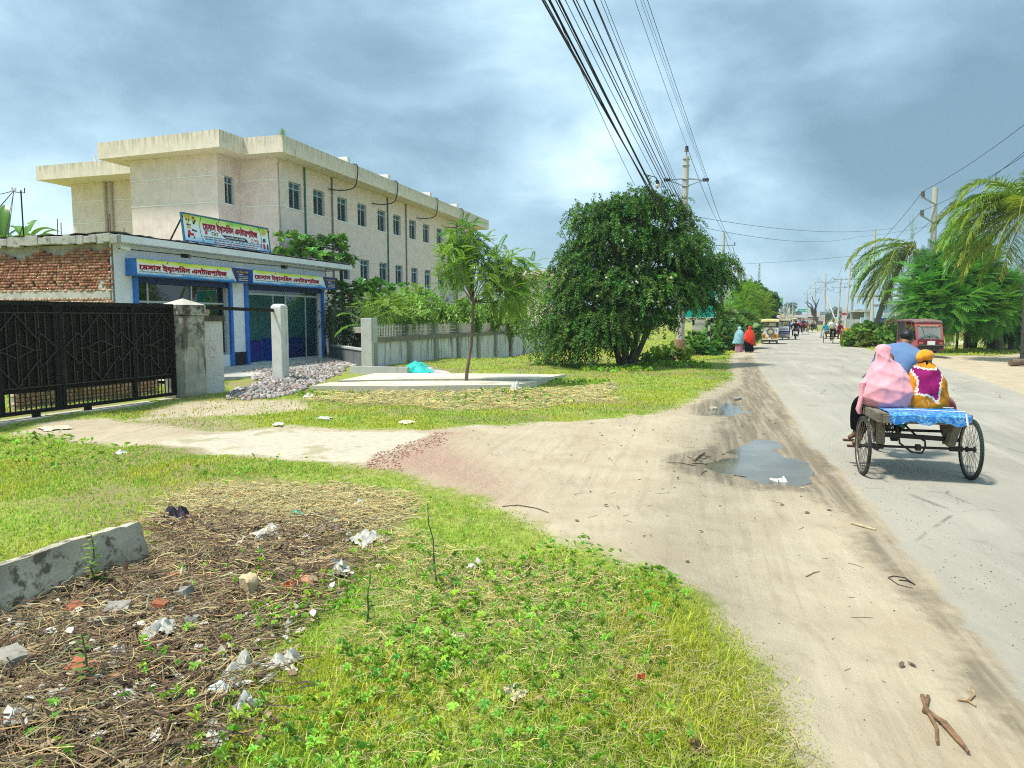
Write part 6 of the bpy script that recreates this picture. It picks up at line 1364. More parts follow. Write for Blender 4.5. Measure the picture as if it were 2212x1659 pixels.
def person(label, loc, rz, P, shirt, trouser, hair=M_hair, group=None, sub=1, skinm=None, long_sleeve=True, shoes=None, detail=True):
 """P: pose dict of joints in local metres (x right, y forward, z up)"""
 t = thing('person', label, 'person', loc, rz, group); skinm = skinm or M_skin
 g = lambda k: Vector(P[k])
 J = []; E_ = []; ix = {}
 def j(k, p, r): ix[k] = len(J); J.append((*p, r)); return ix[k]
 def e(a, b): E_.append((ix[a], ix[b]))
 pel, che, nek, hed = g('pelvis'), g('chest'), g('neck'), g('head'); mid = (pel + che) / 2
 j('pelvis', pel, (.13, .11)); j('mid', mid, (.125, .10)); j('chest', che, (.085, .055)); j('neck', nek, .052); up = (hed - nek).normalized(); fw = Vector(P.get('face', (0, 1, 0))).normalized()
 j('jaw', nek.lerp(hed, .5) + fw * .02, .07); j('head', hed, .092); j('top', hed + up * .075, .06)
 j('nose', hed + fw * .098 - up * .012, .013); sd3 = fw.cross(up).normalized(); j('ear_a', hed + sd3 * .088 - up * .01, .016); j('ear_b', hed - sd3 * .088 - up * .01, .016)
 for a, b in (('pelvis', 'mid'), ('mid', 'chest'), ('chest', 'neck'), ('neck', 'jaw'), ('jaw', 'head'), ('head', 'top'), ('head', 'nose'), ('head', 'ear_a'), ('head', 'ear_b')): e(a, b)
 for s_ in 'lr':
  j('sh' + s_, g('sh' + s_), .045); j('el' + s_, g('el' + s_), .043); j('wr' + s_, g('wr' + s_), .028)
  d = (g('wr' + s_) - g('el' + s_)).normalized(); pm = g('wr' + s_) + d * .07; j('pm' + s_, pm, .03); x_ = d.orthogonal().normalized()
  e('chest', 'sh' + s_); e('sh' + s_, 'el' + s_); e('el' + s_, 'wr' + s_); e('wr' + s_, 'pm' + s_)
  if detail:
   for k in range(4): nm = 'f%d%s' % (k, s_); j(nm, pm + d * (.075 + .012 * (1.5 - abs(k - 1.5))) + x_ * (k - 1.5) * .019, .009); e('pm' + s_, nm)
   j('th' + s_, pm + d * .01 + x_ * .055, .010); e('pm' + s_, 'th' + s_)
  j('hp' + s_, g('hp' + s_), .09); j('kn' + s_, g('kn' + s_), .058); j('an' + s_, g('an' + s_), .038); ft = Vector(P.get('toe' + s_, g('an' + s_) + Vector((0, .13, -.05)))); j('toe' + s_, ft, .034)
  e('pelvis', 'hp' + s_); e('hp' + s_, 'kn' + s_); e('kn' + s_, 'an' + s_); e('an' + s_, 'toe' + s_)
 skin('body', J, E_, skinm, t, sub)
 J2 = []; E2 = []
 def c(p, r): J2.append((*p, r)); return len(J2) - 1
 a = c(pel - Vector((0, 0, .06)), (.165, .145)); b = c(mid, (.155, .13)); d_ = c(che, (.19, .165)); n_ = c(che.lerp(nek, .85), .088); E2 += [(a, b), (b, d_), (d_, n_)]
 for s_ in 'lr':
  p1 = c(g('sh' + s_), .082); p2 = c(g('el' + s_), .06); E2 += [(d_, p1), (p1, p2)]
  if long_sleeve: p3 = c(g('wr' + s_), .045); E2.append((p2, p3))
 skin('shirt', J2, E2, shirt, t, sub)
 J3 = []; E3 = []; J3.append((*pel, (.15, .13)))
 for s_ in 'lr':
  k = len(J3); J3 += [(*g('hp' + s_), .105), (*g('kn' + s_), .075), (*g('an' + s_), .058)]; E3 += [(0, k), (k, k + 1), (k + 1, k + 2)]
 skin('trousers', J3, E3, trouser, t, sub)
 if hair:
  hb = hed + up * .035 - fw * .018; skin('hair', [(*(hb - fw * .04 - up * .085), .078), (*(hb - fw * .02), .103), (*(hb + up * .045 + fw * .02), .080)], [(0, 1), (1, 2)], hair, t, 2)
 if shoes:
  for s_ in 'lr':
   an = g('an' + s_); ft = Vector(P.get('toe' + s_, an + Vector((0, .13, -.05)))); MB().bar(an + Vector((0, -.0, -.06)), ft + Vector((0, .05, -.01)), .09, .05).build('sandal', shoes, t)
 return t
def stand_pose(h=1.62, step=.2):
 k = h / 1.7; f = lambda *p: tuple(v * k for v in p)
 return dict(pelvis=f(0, 0, .93), chest=f(0, .02, 1.30), neck=f(0, .02, 1.46), head=f(0, .04, 1.60), shl=f(-.19, .02, 1.38), shr=f(.19, .02, 1.38), ell=f(-.24, -.03, 1.10), elr=f(.24, .02, 1.10), wrl=f(-.23, .05, .86), wrr=f(.25, .1, .86), hpl=f(-.10, 0, .90), hpr=f(.10, 0, .90), knl=f(-.10, .06 + step * .4, .49), knr=f(.10, .02 - step * .3, .49), anl=f(-.09, step, .08), anr=f(.10, -step, .09), toel=f(-.10, step + .14, .035), toer=f(.11, -step + .13, .035))
def sit_pose(dz=.0, lean=.12, spread=.1, legs=.45, hands=None, hang=True):
 z = dz; P = dict(pelvis=(0, 0, z + .10), chest=(0, lean * .8, z + .46), neck=(0, lean, z + .62), head=(0, lean * 1.15 + .02, z + .76), shl=(-.19, lean * .9, z + .54), shr=(.19, lean * .9, z + .54), ell=(-.24, lean + .10, z + .28), elr=(.24, lean + .10, z + .28), wrl=(-.14, lean + .30, z + .20), wrr=(.14, lean + .30, z + .20), hpl=(-.10, .03, z + .08), hpr=(.10, .03, z + .08), knl=(-spread, .45, z + .10), knr=(spread, .45, z + .10), anl=(-spread, .50, z - .32), anr=(spread, .48, z - .33), toel=(-spread, .64, z - .37), toer=(spread, .62, z - .38))
 if hands: P.update(hands)
 return P
def cloth(name, label=None): return mat(name, label)
# ---------------------------------------------------------------- wheels and cycle vans
M_tyre = mat('tyre rubber', (.045, .043, .040), .85, .25, 20, .4, 90, dirt=(.20, .17, .13), dirt_scale=6, dirt_lo=.5, dirt_hi=.75); M_rim = mat('dull rim', (.30, .27, .22), .45, .3, 20, metal=.6); M_spoke = mat('spoke', (.13, .10, .07), .5, .3, 20, metal=.4); M_iron = mat('dark iron', (.025, .022, .02), .6, .4, 15, .2, 40, dirt=(.10, .06, .035), dirt_lo=.55)
M_wood = mat('weathered wood', (.20, .175, .13), .9, .3, 8, .6, 40, stretch=(6, .6, 6), dirt=(.09, .075, .055), dirt_lo=.5)
def spoked_wheel(parent, c, r=.355, name='wheel', detail=True, mt=None):
 w = bpy.data.objects.new(name, None); COL.objects.link(w); w.parent = parent; w.location = c; w.empty_display_size = .1
 n_ = 56 if detail else 24
 tm = MB(); tm.torus((0, 0, 0), (1, 0, 0), r - .02, .021, n_, 10)
 if detail:                                             # tread blocks round the tyre
  for k in range(72):
   a_ = 2 * math.pi * k / 72; rr = r + .0005
   for s_ in (-1, 1): tm.box((s_ * .0095, math.cos(a_) * rr, math.sin(a_) * rr), (.013, .016, .007), M=Matrix.Rotation(a_ - math.pi / 2, 4, 'X'))
 tm.build('tyre', mt or M_tyre, w, 50); rm = MB(); rm.torus((0, 0, 0), (1, 0, 0), r - .042, .012, n_, 6); rm.build('rim', M_rim, w, True)
 sp = MB(); ns = 36 if detail else 14
 for k in range(ns):
  a_ = 2 * math.pi * k / ns; s_ = 1 if k % 2 else -1; b_ = a_ + (.32 if k % 4 < 2 else -.32); sp.tube([(s_ * .03, math.cos(b_) * .03, math.sin(b_) * .03), (0, math.cos(a_) * (r - .045), math.sin(a_) * (r - .045))], .0022 if detail else .005, 4)
 sp.build('spokes', M_spoke, w); hb = MB(); hb.cyl((-.045, 0, 0), (.045, 0, 0), .022, n=12); hb.cyl((-.05, 0, 0), (-.036, 0, 0), .036, n=12); hb.cyl((.036, 0, 0), (.05, 0, 0), .036, n=12); hb.build('hub', M_iron, w); return w
def cycle_van(name, label, loc, rz, tarp=None, detail=True, group=None, xl=-.5, xr=.5):
 t = thing(name, label, 'cycle van', loc, rz, group); r = .355
 for x_ in (-.585, .585): spoked_wheel(t, (x_, 0, r), r, 'rear_wheel', detail, mat('green black tyre', (.02, .035, .028), .7, .2, 10) if detail and x_ > 0 else None)
 spoked_wheel(t, (0, 1.85, r), r, 'front_wheel', detail)
 d = MB(); zt = .795
 for k in range(6): a_ = xl + .03 + (xr - xl - .06) * k / 6; d.b2((a_, -.36, zt - .03), (a_ + (xr - xl - .06) / 6 - .012, .86, zt), .004)
 d.build('deck', M_wood, t); fr = MB()
 for x_ in (xl, xr): fr.box((x_, .25, zt - .045), (.05, 1.27, .11), bev=.006)
 for y_ in (-.385, .885): fr.box(((xl + xr) / 2, y_, zt - .06), (xr - xl - .05, .045, .09), bev=.006)
 fr.build('deck_frame', M_wood, t)
 for x_ in (xl + .06, xr - .06):
  lg = MB()
  for y_ in (-.16, .14): lg.bar((x_, y_, zt - .1), (x_ * .92, y_ * .35, r + .05), .09, .07)
  lg.build('axle_block', M_wood, t)
 ax = MB(); ax.cyl((-.62, 0, r), (.62, 0, r), .016, n=10); ax.box((.02, 0, r), (.05, .07, .07)); ax.cyl((-.5, 0, r), (-.36, 0, r), .032, n=10); ax.cyl((.36, 0, r), (.5, 0, r), .032, n=10); ax.build('axle', M_iron, t)
 ch = MB(); ch.bar((-.47, .02, .50), (.45, .02, .46), .06, .05); ch.bar((-.47, .2, .53), (.45, .2, .53), .03); ch.tube([(-.22, 0, .60), (-.18, .0, .40), (-.05, -.02, .30), (.06, -.02, .29), (.10, 0, .36)], .012, 6); ch.tube([(-.12, .1, .62), (.02, .05, .48), (.10, .02, .43), (.1, 0, .36)], .012, 6)
 for x_ in (-.14, .14): ch.tube([(x_, .9, .62), (x_ * .5, 1.2, .62), (0, 1.3, .72)], .018, 6)
 ch.tube([(-.2, .9, .70), (0, 1.0, .50), (0, 1.28, .36), (0, 1.5, .55), (0, 1.68, .95)], .018, 8); ch.tube([(0, 1.22, .40), (0, 1.12, .95)], .018, 8); ch.tube([(0, 1.14, .9), (0, 1.66, .92)], .018, 8); ch.build('frame', M_iron, t, True)
 fk = MB()
 for s_ in (-.05, .05): fk.tube([(s_, 1.68, .80), (s_, 1.76, .62), (s_, 1.85, r)], .013, 6)
 fk.tube([(0, 1.62, 1.10), (0, 1.70, .80)], .02, 8); fk.build('fork', M_iron, t, True)
 hbm = MB(); hbm.tube([(-.30, 1.44, 1.08), (-.24, 1.52, 1.12), (-.1, 1.62, 1.12), (.1, 1.62, 1.12), (.24, 1.52, 1.12), (.30, 1.44, 1.08)], .013, 7); hbm.build('handlebar', M_rim, t, True)
 sd_m = MB(); sd_m.loft([[(math.cos(a) * w_, 1.02 + y_ + math.sin(a) * .03, .98 + math.sin(a) * .02) for a in np.linspace(0, 2 * math.pi, 9)[:-1]] for y_, w_ in ((0, .10), (.12, .08), (.26, .03))]); sd_m.build('saddle', M_hair, t, True)
 pd = MB(); pd.torus((.05, 1.28, .36), (1, 0, 0), .085, .006, 20, 5); pd.bar((.07, 1.28, .36), (.07, 1.36, .24), .02); pd.bar((-.07, 1.28, .36), (-.07, 1.2, .48), .02); pd.bar((.07, 1.36, .24), (.16, 1.36, .24), .02, .06); pd.bar((-.07, 1.2, .48), (-.16, 1.2, .48), .02, .06); pd.build('crankset', M_iron, t)
 if tarp:
  tm = MB(); rg2 = random.Random(4); nx, ny = 30, 26; x0, x1 = xl + .09, xr + .0
  def f(u, v):
   y = -.43 + 1.3 * v; x = x0 + (x1 - x0) * u; z = zt + .014 + .007 * math.sin(9 * u + 3 * v) * math.sin(14 * v) + rg2.uniform(0, .006)
   if v < .06: z = zt + .02 - (.06 - v) / .06 * (.115 + .02 * math.sin(17 * u) + rg2.uniform(-.012, .012)); y = -.418 - rg2.uniform(0, .012)
   return (x, y, z)
  tm.grid(f, nx, 46); o_ = tm.build('blue_tarp', tarp, t, True, fix=False)
  cd_ = MB()
  for v in (.16, .4): cd_.tube([(x0 + (x1 - x0) * u, -.43 + 1.55 * v + .04 * math.sin(5 * u), zt + .03) for u in np.linspace(0, 1, 9)], .004, 4)
  cd_.tube([(x1 - .06, -.43, zt + .03), (x1 - .04, -.44, zt - .1)], .012, 4); cd_.build('tie_cord', M_pvc, t)
 return t
VH = R(13.5); VAN = (4.84, 8.52, hz(4.84, 8.52) + .0); VRZ = -VH
def Vn(x, y, z=0): return Vector((VAN[0] + x * math.cos(VRZ) - y * math.sin(VRZ), VAN[1] + x * math.sin(VRZ) + y * math.cos(VRZ), VAN[2] + z))
m, nt, b = new_mat('blue tarpaulin'); co = N(nt, 'ShaderNodeTexCoord').outputs['Object']
c = mixc(nt, ramp(nt, noise(nt, co, 14, 7, .75, 2.), .46, .66), (.008, .17, .55), (.30, .60, .80)); L(nt, c, b.inputs['Base Color']); b.inputs['Roughness'].default_value = .35
bn = N(nt, 'ShaderNodeBump'); bn.inputs['Strength'].default_value = .6; bn.inputs['Distance'].default_value = .02; L(nt, noise(nt, co, 16, 6, .6, 1.), bn.inputs['Height']); L(nt, bn.outputs[0], b.inputs['Normal']); M_tarp = m
van = cycle_van('cycle_van', 'flatbed cycle van with a blue tarpaulin deck carrying two shawled women', VAN, VRZ, M_tarp, True, None, -.5, .43)
def fabric(name, col, col2, scale=6, fold=.0, stretch=None, rough=.85):
 m, nt, b = new_mat(name); co = N(nt, 'ShaderNodeTexCoord').outputs['Object']; c2_ = scaled(nt, co, stretch) if stretch else co
 c = mixc(nt, ramp(nt, noise(nt, c2_, scale, 5, .6), .35, .7), col, col2); L(nt, c, b.inputs['Base Color']); b.inputs['Roughness'].default_value = rough; b.inputs['Sheen Weight'].default_value = .25; b.inputs['Specular IOR Level'].default_value = .2
 bn = N(nt, 'ShaderNodeBump'); bn.inputs['Strength'].default_value = .35; bn.inputs['Distance'].default_value = .01; wv_ = N(nt, 'ShaderNodeMapping'); wv_.inputs['Rotation'].default_value = (0, R(28), 0); wv_.inputs['Scale'].default_value = (1.6, 2, 7.5); L(nt, co, wv_.inputs['Vector']); L(nt, mathn(nt, 'ADD', mathn(nt, 'MULTIPLY', noise(nt, co, 220, 3, .6), .25), mathn(nt, 'MULTIPLY', noise(nt, wv_.outputs[0], 2.2, 4, .5, 1.2), fold * 3.)), bn.inputs['Height']); L(nt, bn.outputs[0], b.inputs['Normal']); return m
M_pink = fabric('pink cotton', (.78, .34, .40), (.84, .43, .48), 3, fold=.3); M_blackc = mat('black cloth', (.006, .0065, .008), .95, .3, 6, spec=.05); M_maroon = fabric('maroon cloth', (.20, .01, .05), (.30, .02, .07))
def shawl(name, rings, m_, parent, n=72, folds=(), nz=44, seed=0):
 """rings: (z, cx, cy, rx, ry) from hem to crown, splined; folds: list of (freq_angle, freq_height, phase, amplitude, power)"""
 Rg = np.array(rings, float); zk = np.linspace(0, 1, len(Rg)); tt = np.linspace(0, 1, nz); dat = []
 for c_ in range(5):
  y = Rg[:, c_]; out_ = []
  for t_ in tt:
   s_ = t_ * (len(Rg) - 1); i = min(int(s_), len(Rg) - 2); f = s_ - i; p = [y[max(i - 1, 0)], y[i], y[i + 1], y[min(i + 2, len(Rg) - 1)]]
   out_.append(.5 * (2 * p[1] + (p[2] - p[0]) * f + (2 * p[0] - 5 * p[1] + 4 * p[2] - p[3]) * f * f + (3 * p[1] - p[0] - 3 * p[2] + p[3]) * f ** 3))
  dat.append(out_)
 rr = []
 for k in range(nz):
  z, cx_, cy_, rx, ry = (dat[i][k] for i in range(5)); ring = []
  for i in range(n):
   a_ = 2 * math.pi * i / n; d = 0.
   for fa, fh, ph, am, mode in folds:
    w_ = math.sin(fa * a_ + fh * (z - Rg[0][0]) * 10 + ph); w_ = (1 - abs(w_)) ** 1.6 - .45 if mode else w_
    d += am * w_
   d *= min(1, rx / .12)
   ring.append((cx_ + (rx + d) * math.cos(a_), cy_ + (ry + d) * math.sin(a_), z))
  rr.append(ring)
 m2 = MB(); m2.loft(rr); return m2.build(name, m_, parent, 'all')
# woman in the pink shawl: seated on the left edge, legs hanging over the side
pw = thing('person', 'seated woman wrapped in a plain pink shawl over black clothes, her back to us', 'person', tuple(Vn(0, 0)), VRZ)
ox, oy = -.27, .30; Z0 = .80
J = [(ox, oy, Z0 + .12, .13), (ox, oy - .02, Z0 + .32, .13), (ox + .0, oy + .02, Z0 + .50, .05), (ox - .0, oy + .02, Z0 + .60, .085), (ox, oy + .02, Z0 + .67, .06), (ox - .12, oy + .12, Z0 + .05, .09), (ox - .25, oy + .28, Z0 + .02, .075), (ox - .27, oy + .30, Z0 - .40, .04), (ox - .36, oy + .34, Z0 - .46, .03), (ox - .10, oy + .0, Z0 + .07, .09), (ox - .24, oy + .14, Z0 + .0, .075), (ox - .25, oy + .16, Z0 - .44, .04), (ox - .34, oy + .18, Z0 - .51, .03)]
skin('body', J, [(0, 1), (1, 2), (2, 3), (3, 4), (0, 5), (5, 6), (6, 7), (7, 8), (0, 9), (9, 10), (10, 11), (11, 12)], M_skin, pw)
skin('trousers', [(ox, oy, Z0 + .10, .15), (ox - .12, oy + .12, Z0 + .08, .12), (ox - .25, oy + .28, Z0 + .03, .10), (ox - .27, oy + .30, Z0 - .18, .085), (ox - .27, oy + .30, Z0 - .36, .07), (ox - .11, oy + .02, Z0 + .08, .12), (ox - .24, oy + .14, Z0 + .02, .105), (ox - .245, oy + .15, Z0 - .2, .085), (ox - .25, oy + .16, Z0 - .39, .07)], [(0, 1), (1, 2), (2, 3), (3, 4), (0, 5), (5, 6), (6, 7), (7, 8)], M_blackc, pw, 2)
for c_ in ((ox - .33, oy + .325, Z0 - .485), (ox - .31, oy + .17, Z0 - .535)): MB().box(c_, (.17, .08, .025), bev=.011).build('sandal', mat('brown sandal', (.09, .03, .02), .6, .2), pw, True)
RG = [(-.03, .0, .0, .21, .17), (.02, -.0, -.01, .275, .21), (.10, -.005, -.02, .302, .225), (.20, -.01, -.025, .300, .22), (.31, -.01, -.015, .265, .20), (.42, -.012, .0, .225, .17), (.50, -.025, .02, .165, .14), (.56, -.045, .03, .112, .125), (.63, -.055, .035, .093, .118), (.70, -.058, .035, .084, .105), (.745, -.058, .035, .055, .07), (.758, -.058, .035, .01, .012)]
shawl('pink_shawl', [(Z0 + .018 + z, ox + x, oy + y, a * 1.0, b) for z, x, y, a, b in RG], M_pink, pw, 96, ((1, 1.7, .4, .016, 1), (2, -1.3, 1.2, .013, 1), (3, 1.1, 2.4, .009, 1), (5, -.6, .9, .006, 1), (9, .3, .2, .003, 0)), 60)
tl_ = MB(); tl_.loft([[(ox - .285 + dx + math.cos(a) * .045 * k_, oy - .06 + dy + math.sin(a) * .03 * k_ * (1 + .4 * math.sin(3 * a)), Z0 + z) for a in np.linspace(0, 2 * math.pi, 15)[:-1]] for z, dx, dy, k_ in ((.36, .04, .02, .5), (.30, .0, .0, 1.2), (.24, -.01, 0, .9), (.14, -.01, 0, .8), (.04, -.03, -.0, .75), (-.03, -.045, 0, .8), (-.09, -.03, 0, .5))]); tl_.build('shawl_end', M_pink, pw, True)
# woman in the tie-dyed shawl
m, nt, b = new_mat('tie-dyed shawl'); co = N(nt, 'ShaderNodeTexCoord').outputs['Object']
sx_ = N(nt, 'ShaderNodeSeparateXYZ'); L(nt, mixc(nt, .035, co, N(nt, 'ShaderNodeTexNoise', i_Scale=5.).outputs['Color']), sx_.inputs[0])
cxm, czm = .165, Z0 + .30
def plane(px1, pz1, px2, pz2):
 """signed distance from a line in the picture of the cloth's back, positive on its left"""
 dx, dz = px2 - px1, pz2 - pz1; l_ = math.hypot(dx, dz); nx_, nz_ = -dz / l_, dx / l_
 return mathn(nt, 'ADD', mathn(nt, 'ADD', mathn(nt, 'MULTIPLY', sx_.outputs[0], nx_), mathn(nt, 'MULTIPLY', sx_.outputs[2], nz_)), -(px1 * nx_ + pz1 * nz_))
Q = [(-.165, .185), (-.125, -.13), (.10, -.23), (.195, .185)]
ds_ = None
for i in range(4):
 p, q_ = Q[i], Q[(i + 1) % 4]; mid_ = ((p[0] + q_[0]) / 2 * .80, (p[1] + q_[1]) / 2 * .80)   # each side bows inwards: a four-pointed star
 for a_, b_ in ((p, mid_), (mid_, q_)): pass
 d1 = plane(p[0] + cxm, p[1] + czm, mid_[0] + cxm, mid_[1] + czm); d2 = plane(mid_[0] + cxm, mid_[1] + czm, q_[0] + cxm, q_[1] + czm); d = mathn(nt, 'MAXIMUM', d1, d2) if False else mathn(nt, 'MINIMUM', d1, d2)
 d = mathn(nt, 'MAXIMUM', d1, d2); ds_ = d if ds_ is None else mathn(nt, 'MINIMUM', ds_, d)
tooth = N(nt, 'ShaderNodeTexVoronoi', i_Scale=34.); L(nt, co, tooth.inputs['Vector'])
dn = mathn(nt, 'ADD', ds_, mathn(nt, 'MULTIPLY', mathn(nt, 'SUBTRACT', tooth.outputs['Distance'], .5), .03))
org = mixc(nt, ramp(nt, noise(nt, co, 7, 6, .65, .6), .4, .62), (.74, .26, .012), (.36, .17, .02)); org = mixc(nt, ramp(nt, noise(nt, co, 4.5, 4, .6, 1.), .58, .66), org, (.80, .33, .02)); org = mixc(nt, mathn(nt, 'MULTIPLY', ramp(nt, noise(nt, scaled(nt, co, (1.2, 1, .8)), 6., 3, .5, 2.), .63, .68), .8), org, (.82, .70, .52))
pur = mixc(nt, ramp(nt, noise(nt, co, 9, 5, .6), .35, .65), (.20, .005, .085), (.30, .01, .14))
c = mixc(nt, ramp(nt, dn, -.016, -.008), org, (.82, .74, .64)); c = mixc(nt, ramp(nt, dn, .002, .010), c, pur)
L(nt, c, b.inputs['Base Color']); b.inputs['Roughness'].default_value = .8; b.inputs['Specular IOR Level'].default_value = .2; M_tie = m
ow = thing('person', 'seated woman in an orange and purple tie-dyed shawl on the right side of the van', 'person', tuple(Vn(0, 0)), VRZ)
ox, oy = .165, .32
skin('body', [(ox, oy, Z0 + .12, .13), (ox, oy, Z0 + .32, .13), (ox, oy + .02, Z0 + .50, .05), (ox + .0, oy + .03, Z0 + .62, .085), (ox, oy + .03, Z0 + .69, .06), (ox + .12, oy + .1, Z0 + .06, .09), (ox + .34, oy + .25, Z0 + .03, .07), (ox + .36, oy + .27, Z0 - .38, .04), (ox + .46, oy + .30, Z0 - .44, .03), (ox + .1, oy + .16, Z0 + .06, .09), (ox + .32, oy + .40, Z0 + .03, .07), (ox + .36, oy + .42, Z0 - .38, .04), (ox + .46, oy + .44, Z0 - .44, .03)], [(0, 1), (1, 2), (2, 3), (3, 4), (0, 5), (5, 6), (6, 7), (7, 8), (0, 9), (9, 10), (10, 11), (11, 12)], M_skin, ow)
skin('skirt', [(ox, oy + .02, Z0 + .10, .15), (ox + .18, oy + .15, Z0 + .07, .12), (ox + .345, oy + .3, Z0 + .03, .12), (ox + .36, oy + .32, Z0 - .3, .11)], [(0, 1), (1, 2), (2, 3)], M_maroon, ow, 2)
RG = [(-.01, .0, .0, .27, .19), (.05, .0, -.01, .265, .195), (.16, .0, -.015, .245, .19), (.27, -.0, -.01, .225, .18), (.37, -.005, .0, .195, .165), (.45, -.01, .01, .15, .14), (.51, -.015, .02, .10, .105), (.545, -.015, .025, .055, .07), (.56, -.015, .025, .03, .04)]
shawl('tie_dyed_shawl', [(Z0 + .018 + z, ox + x, oy + y, a, b_) for z, x, y, a, b_ in RG], M_tie, ow, 80, ((4, 1.2, 1.0, .010, 1), (7, .8, .2, .010, 1), (11, 1.5, 2., .005, 1), (3, -3., 0., .006, 0)), 46)
hd = MB(); hd.sphere((ox - .015, oy + .03, Z0 + .64), (.095, .105, .075), 22, 14); hd.sphere((ox - .075, oy - .0, Z0 + .615), (.05, .06, .055), 14, 10); hd.build('head_wrap', fabric('orange wrap', (.72, .24, .012), (.80, .36, .02), 9), ow, True)
kn = MB(); kn.cyl((ox - .02, oy - .0, Z0 + .53), (ox - .02, oy + .02, Z0 + .60), .05, .045); kn.bar((ox - .02, oy - .05, Z0 + .58), (ox - .015, oy - .085, Z0 + .48), .02, .01); kn.build('neck_tie', M_blackc, ow)
# rider
bs = fabric('blue shirt', (.10, .19, .36), (.13, .23, .42), 3)
P = dict(pelvis=(.02, 1.12, 1.06), chest=(.14, 1.28, 1.40), neck=(.19, 1.42, 1.53), head=(.25, 1.50, 1.63), face=(.45, .9, -.2), shl=(-.08, 1.32, 1.45), shr=(.38, 1.32, 1.43), ell=(-.15, 1.46, 1.26), elr=(.44, 1.42, 1.22), wrl=(-.16, 1.54, 1.13), wrr=(.30, 1.50, 1.13), hpl=(-.08, 1.14, 1.02), hpr=(.12, 1.14, 1.02), knl=(-.13, 1.42, .82), knr=(.14, 1.42, .70), anl=(-.13, 1.22, .54), anr=(.16, 1.34, .32), toel=(-.13, 1.35, .52), toer=(.16, 1.48, .28))
person('man in a blue shirt with short black hair bent forward pedalling the tarpaulin van', tuple(Vn(0, 0)), VRZ, P, bs, M_blackc, sub=2)
lg_ = MB(); lg_.loft([[(.02 + math.cos(a) * rx, 1.16 + math.sin(a) * .12, z) for a in np.linspace(0, 2 * math.pi, 17)[:-1]] for z, rx in ((1.05, .19), (.9, .20), (.72, .21), (.60, .215))]); lg_.build('wrap_skirt', M_blackc, bpy.data.objects[[o.name for o in COL.objects if o.get('label', '').startswith('man in a blue shirt')][0]], True)
tb = MB(); tb.box((0, 0, 0), (.10, .02, .13), M=Matrix.Rotation(R(35), 4, 'Y')); tag(tb.build('green_bottle', mat('green plastic', (.02, .33, .22), .4, .1), loc=Vn(.11, .95, .52), rz=VRZ), 'small green plastic container hanging under the blue van deck', 'container')
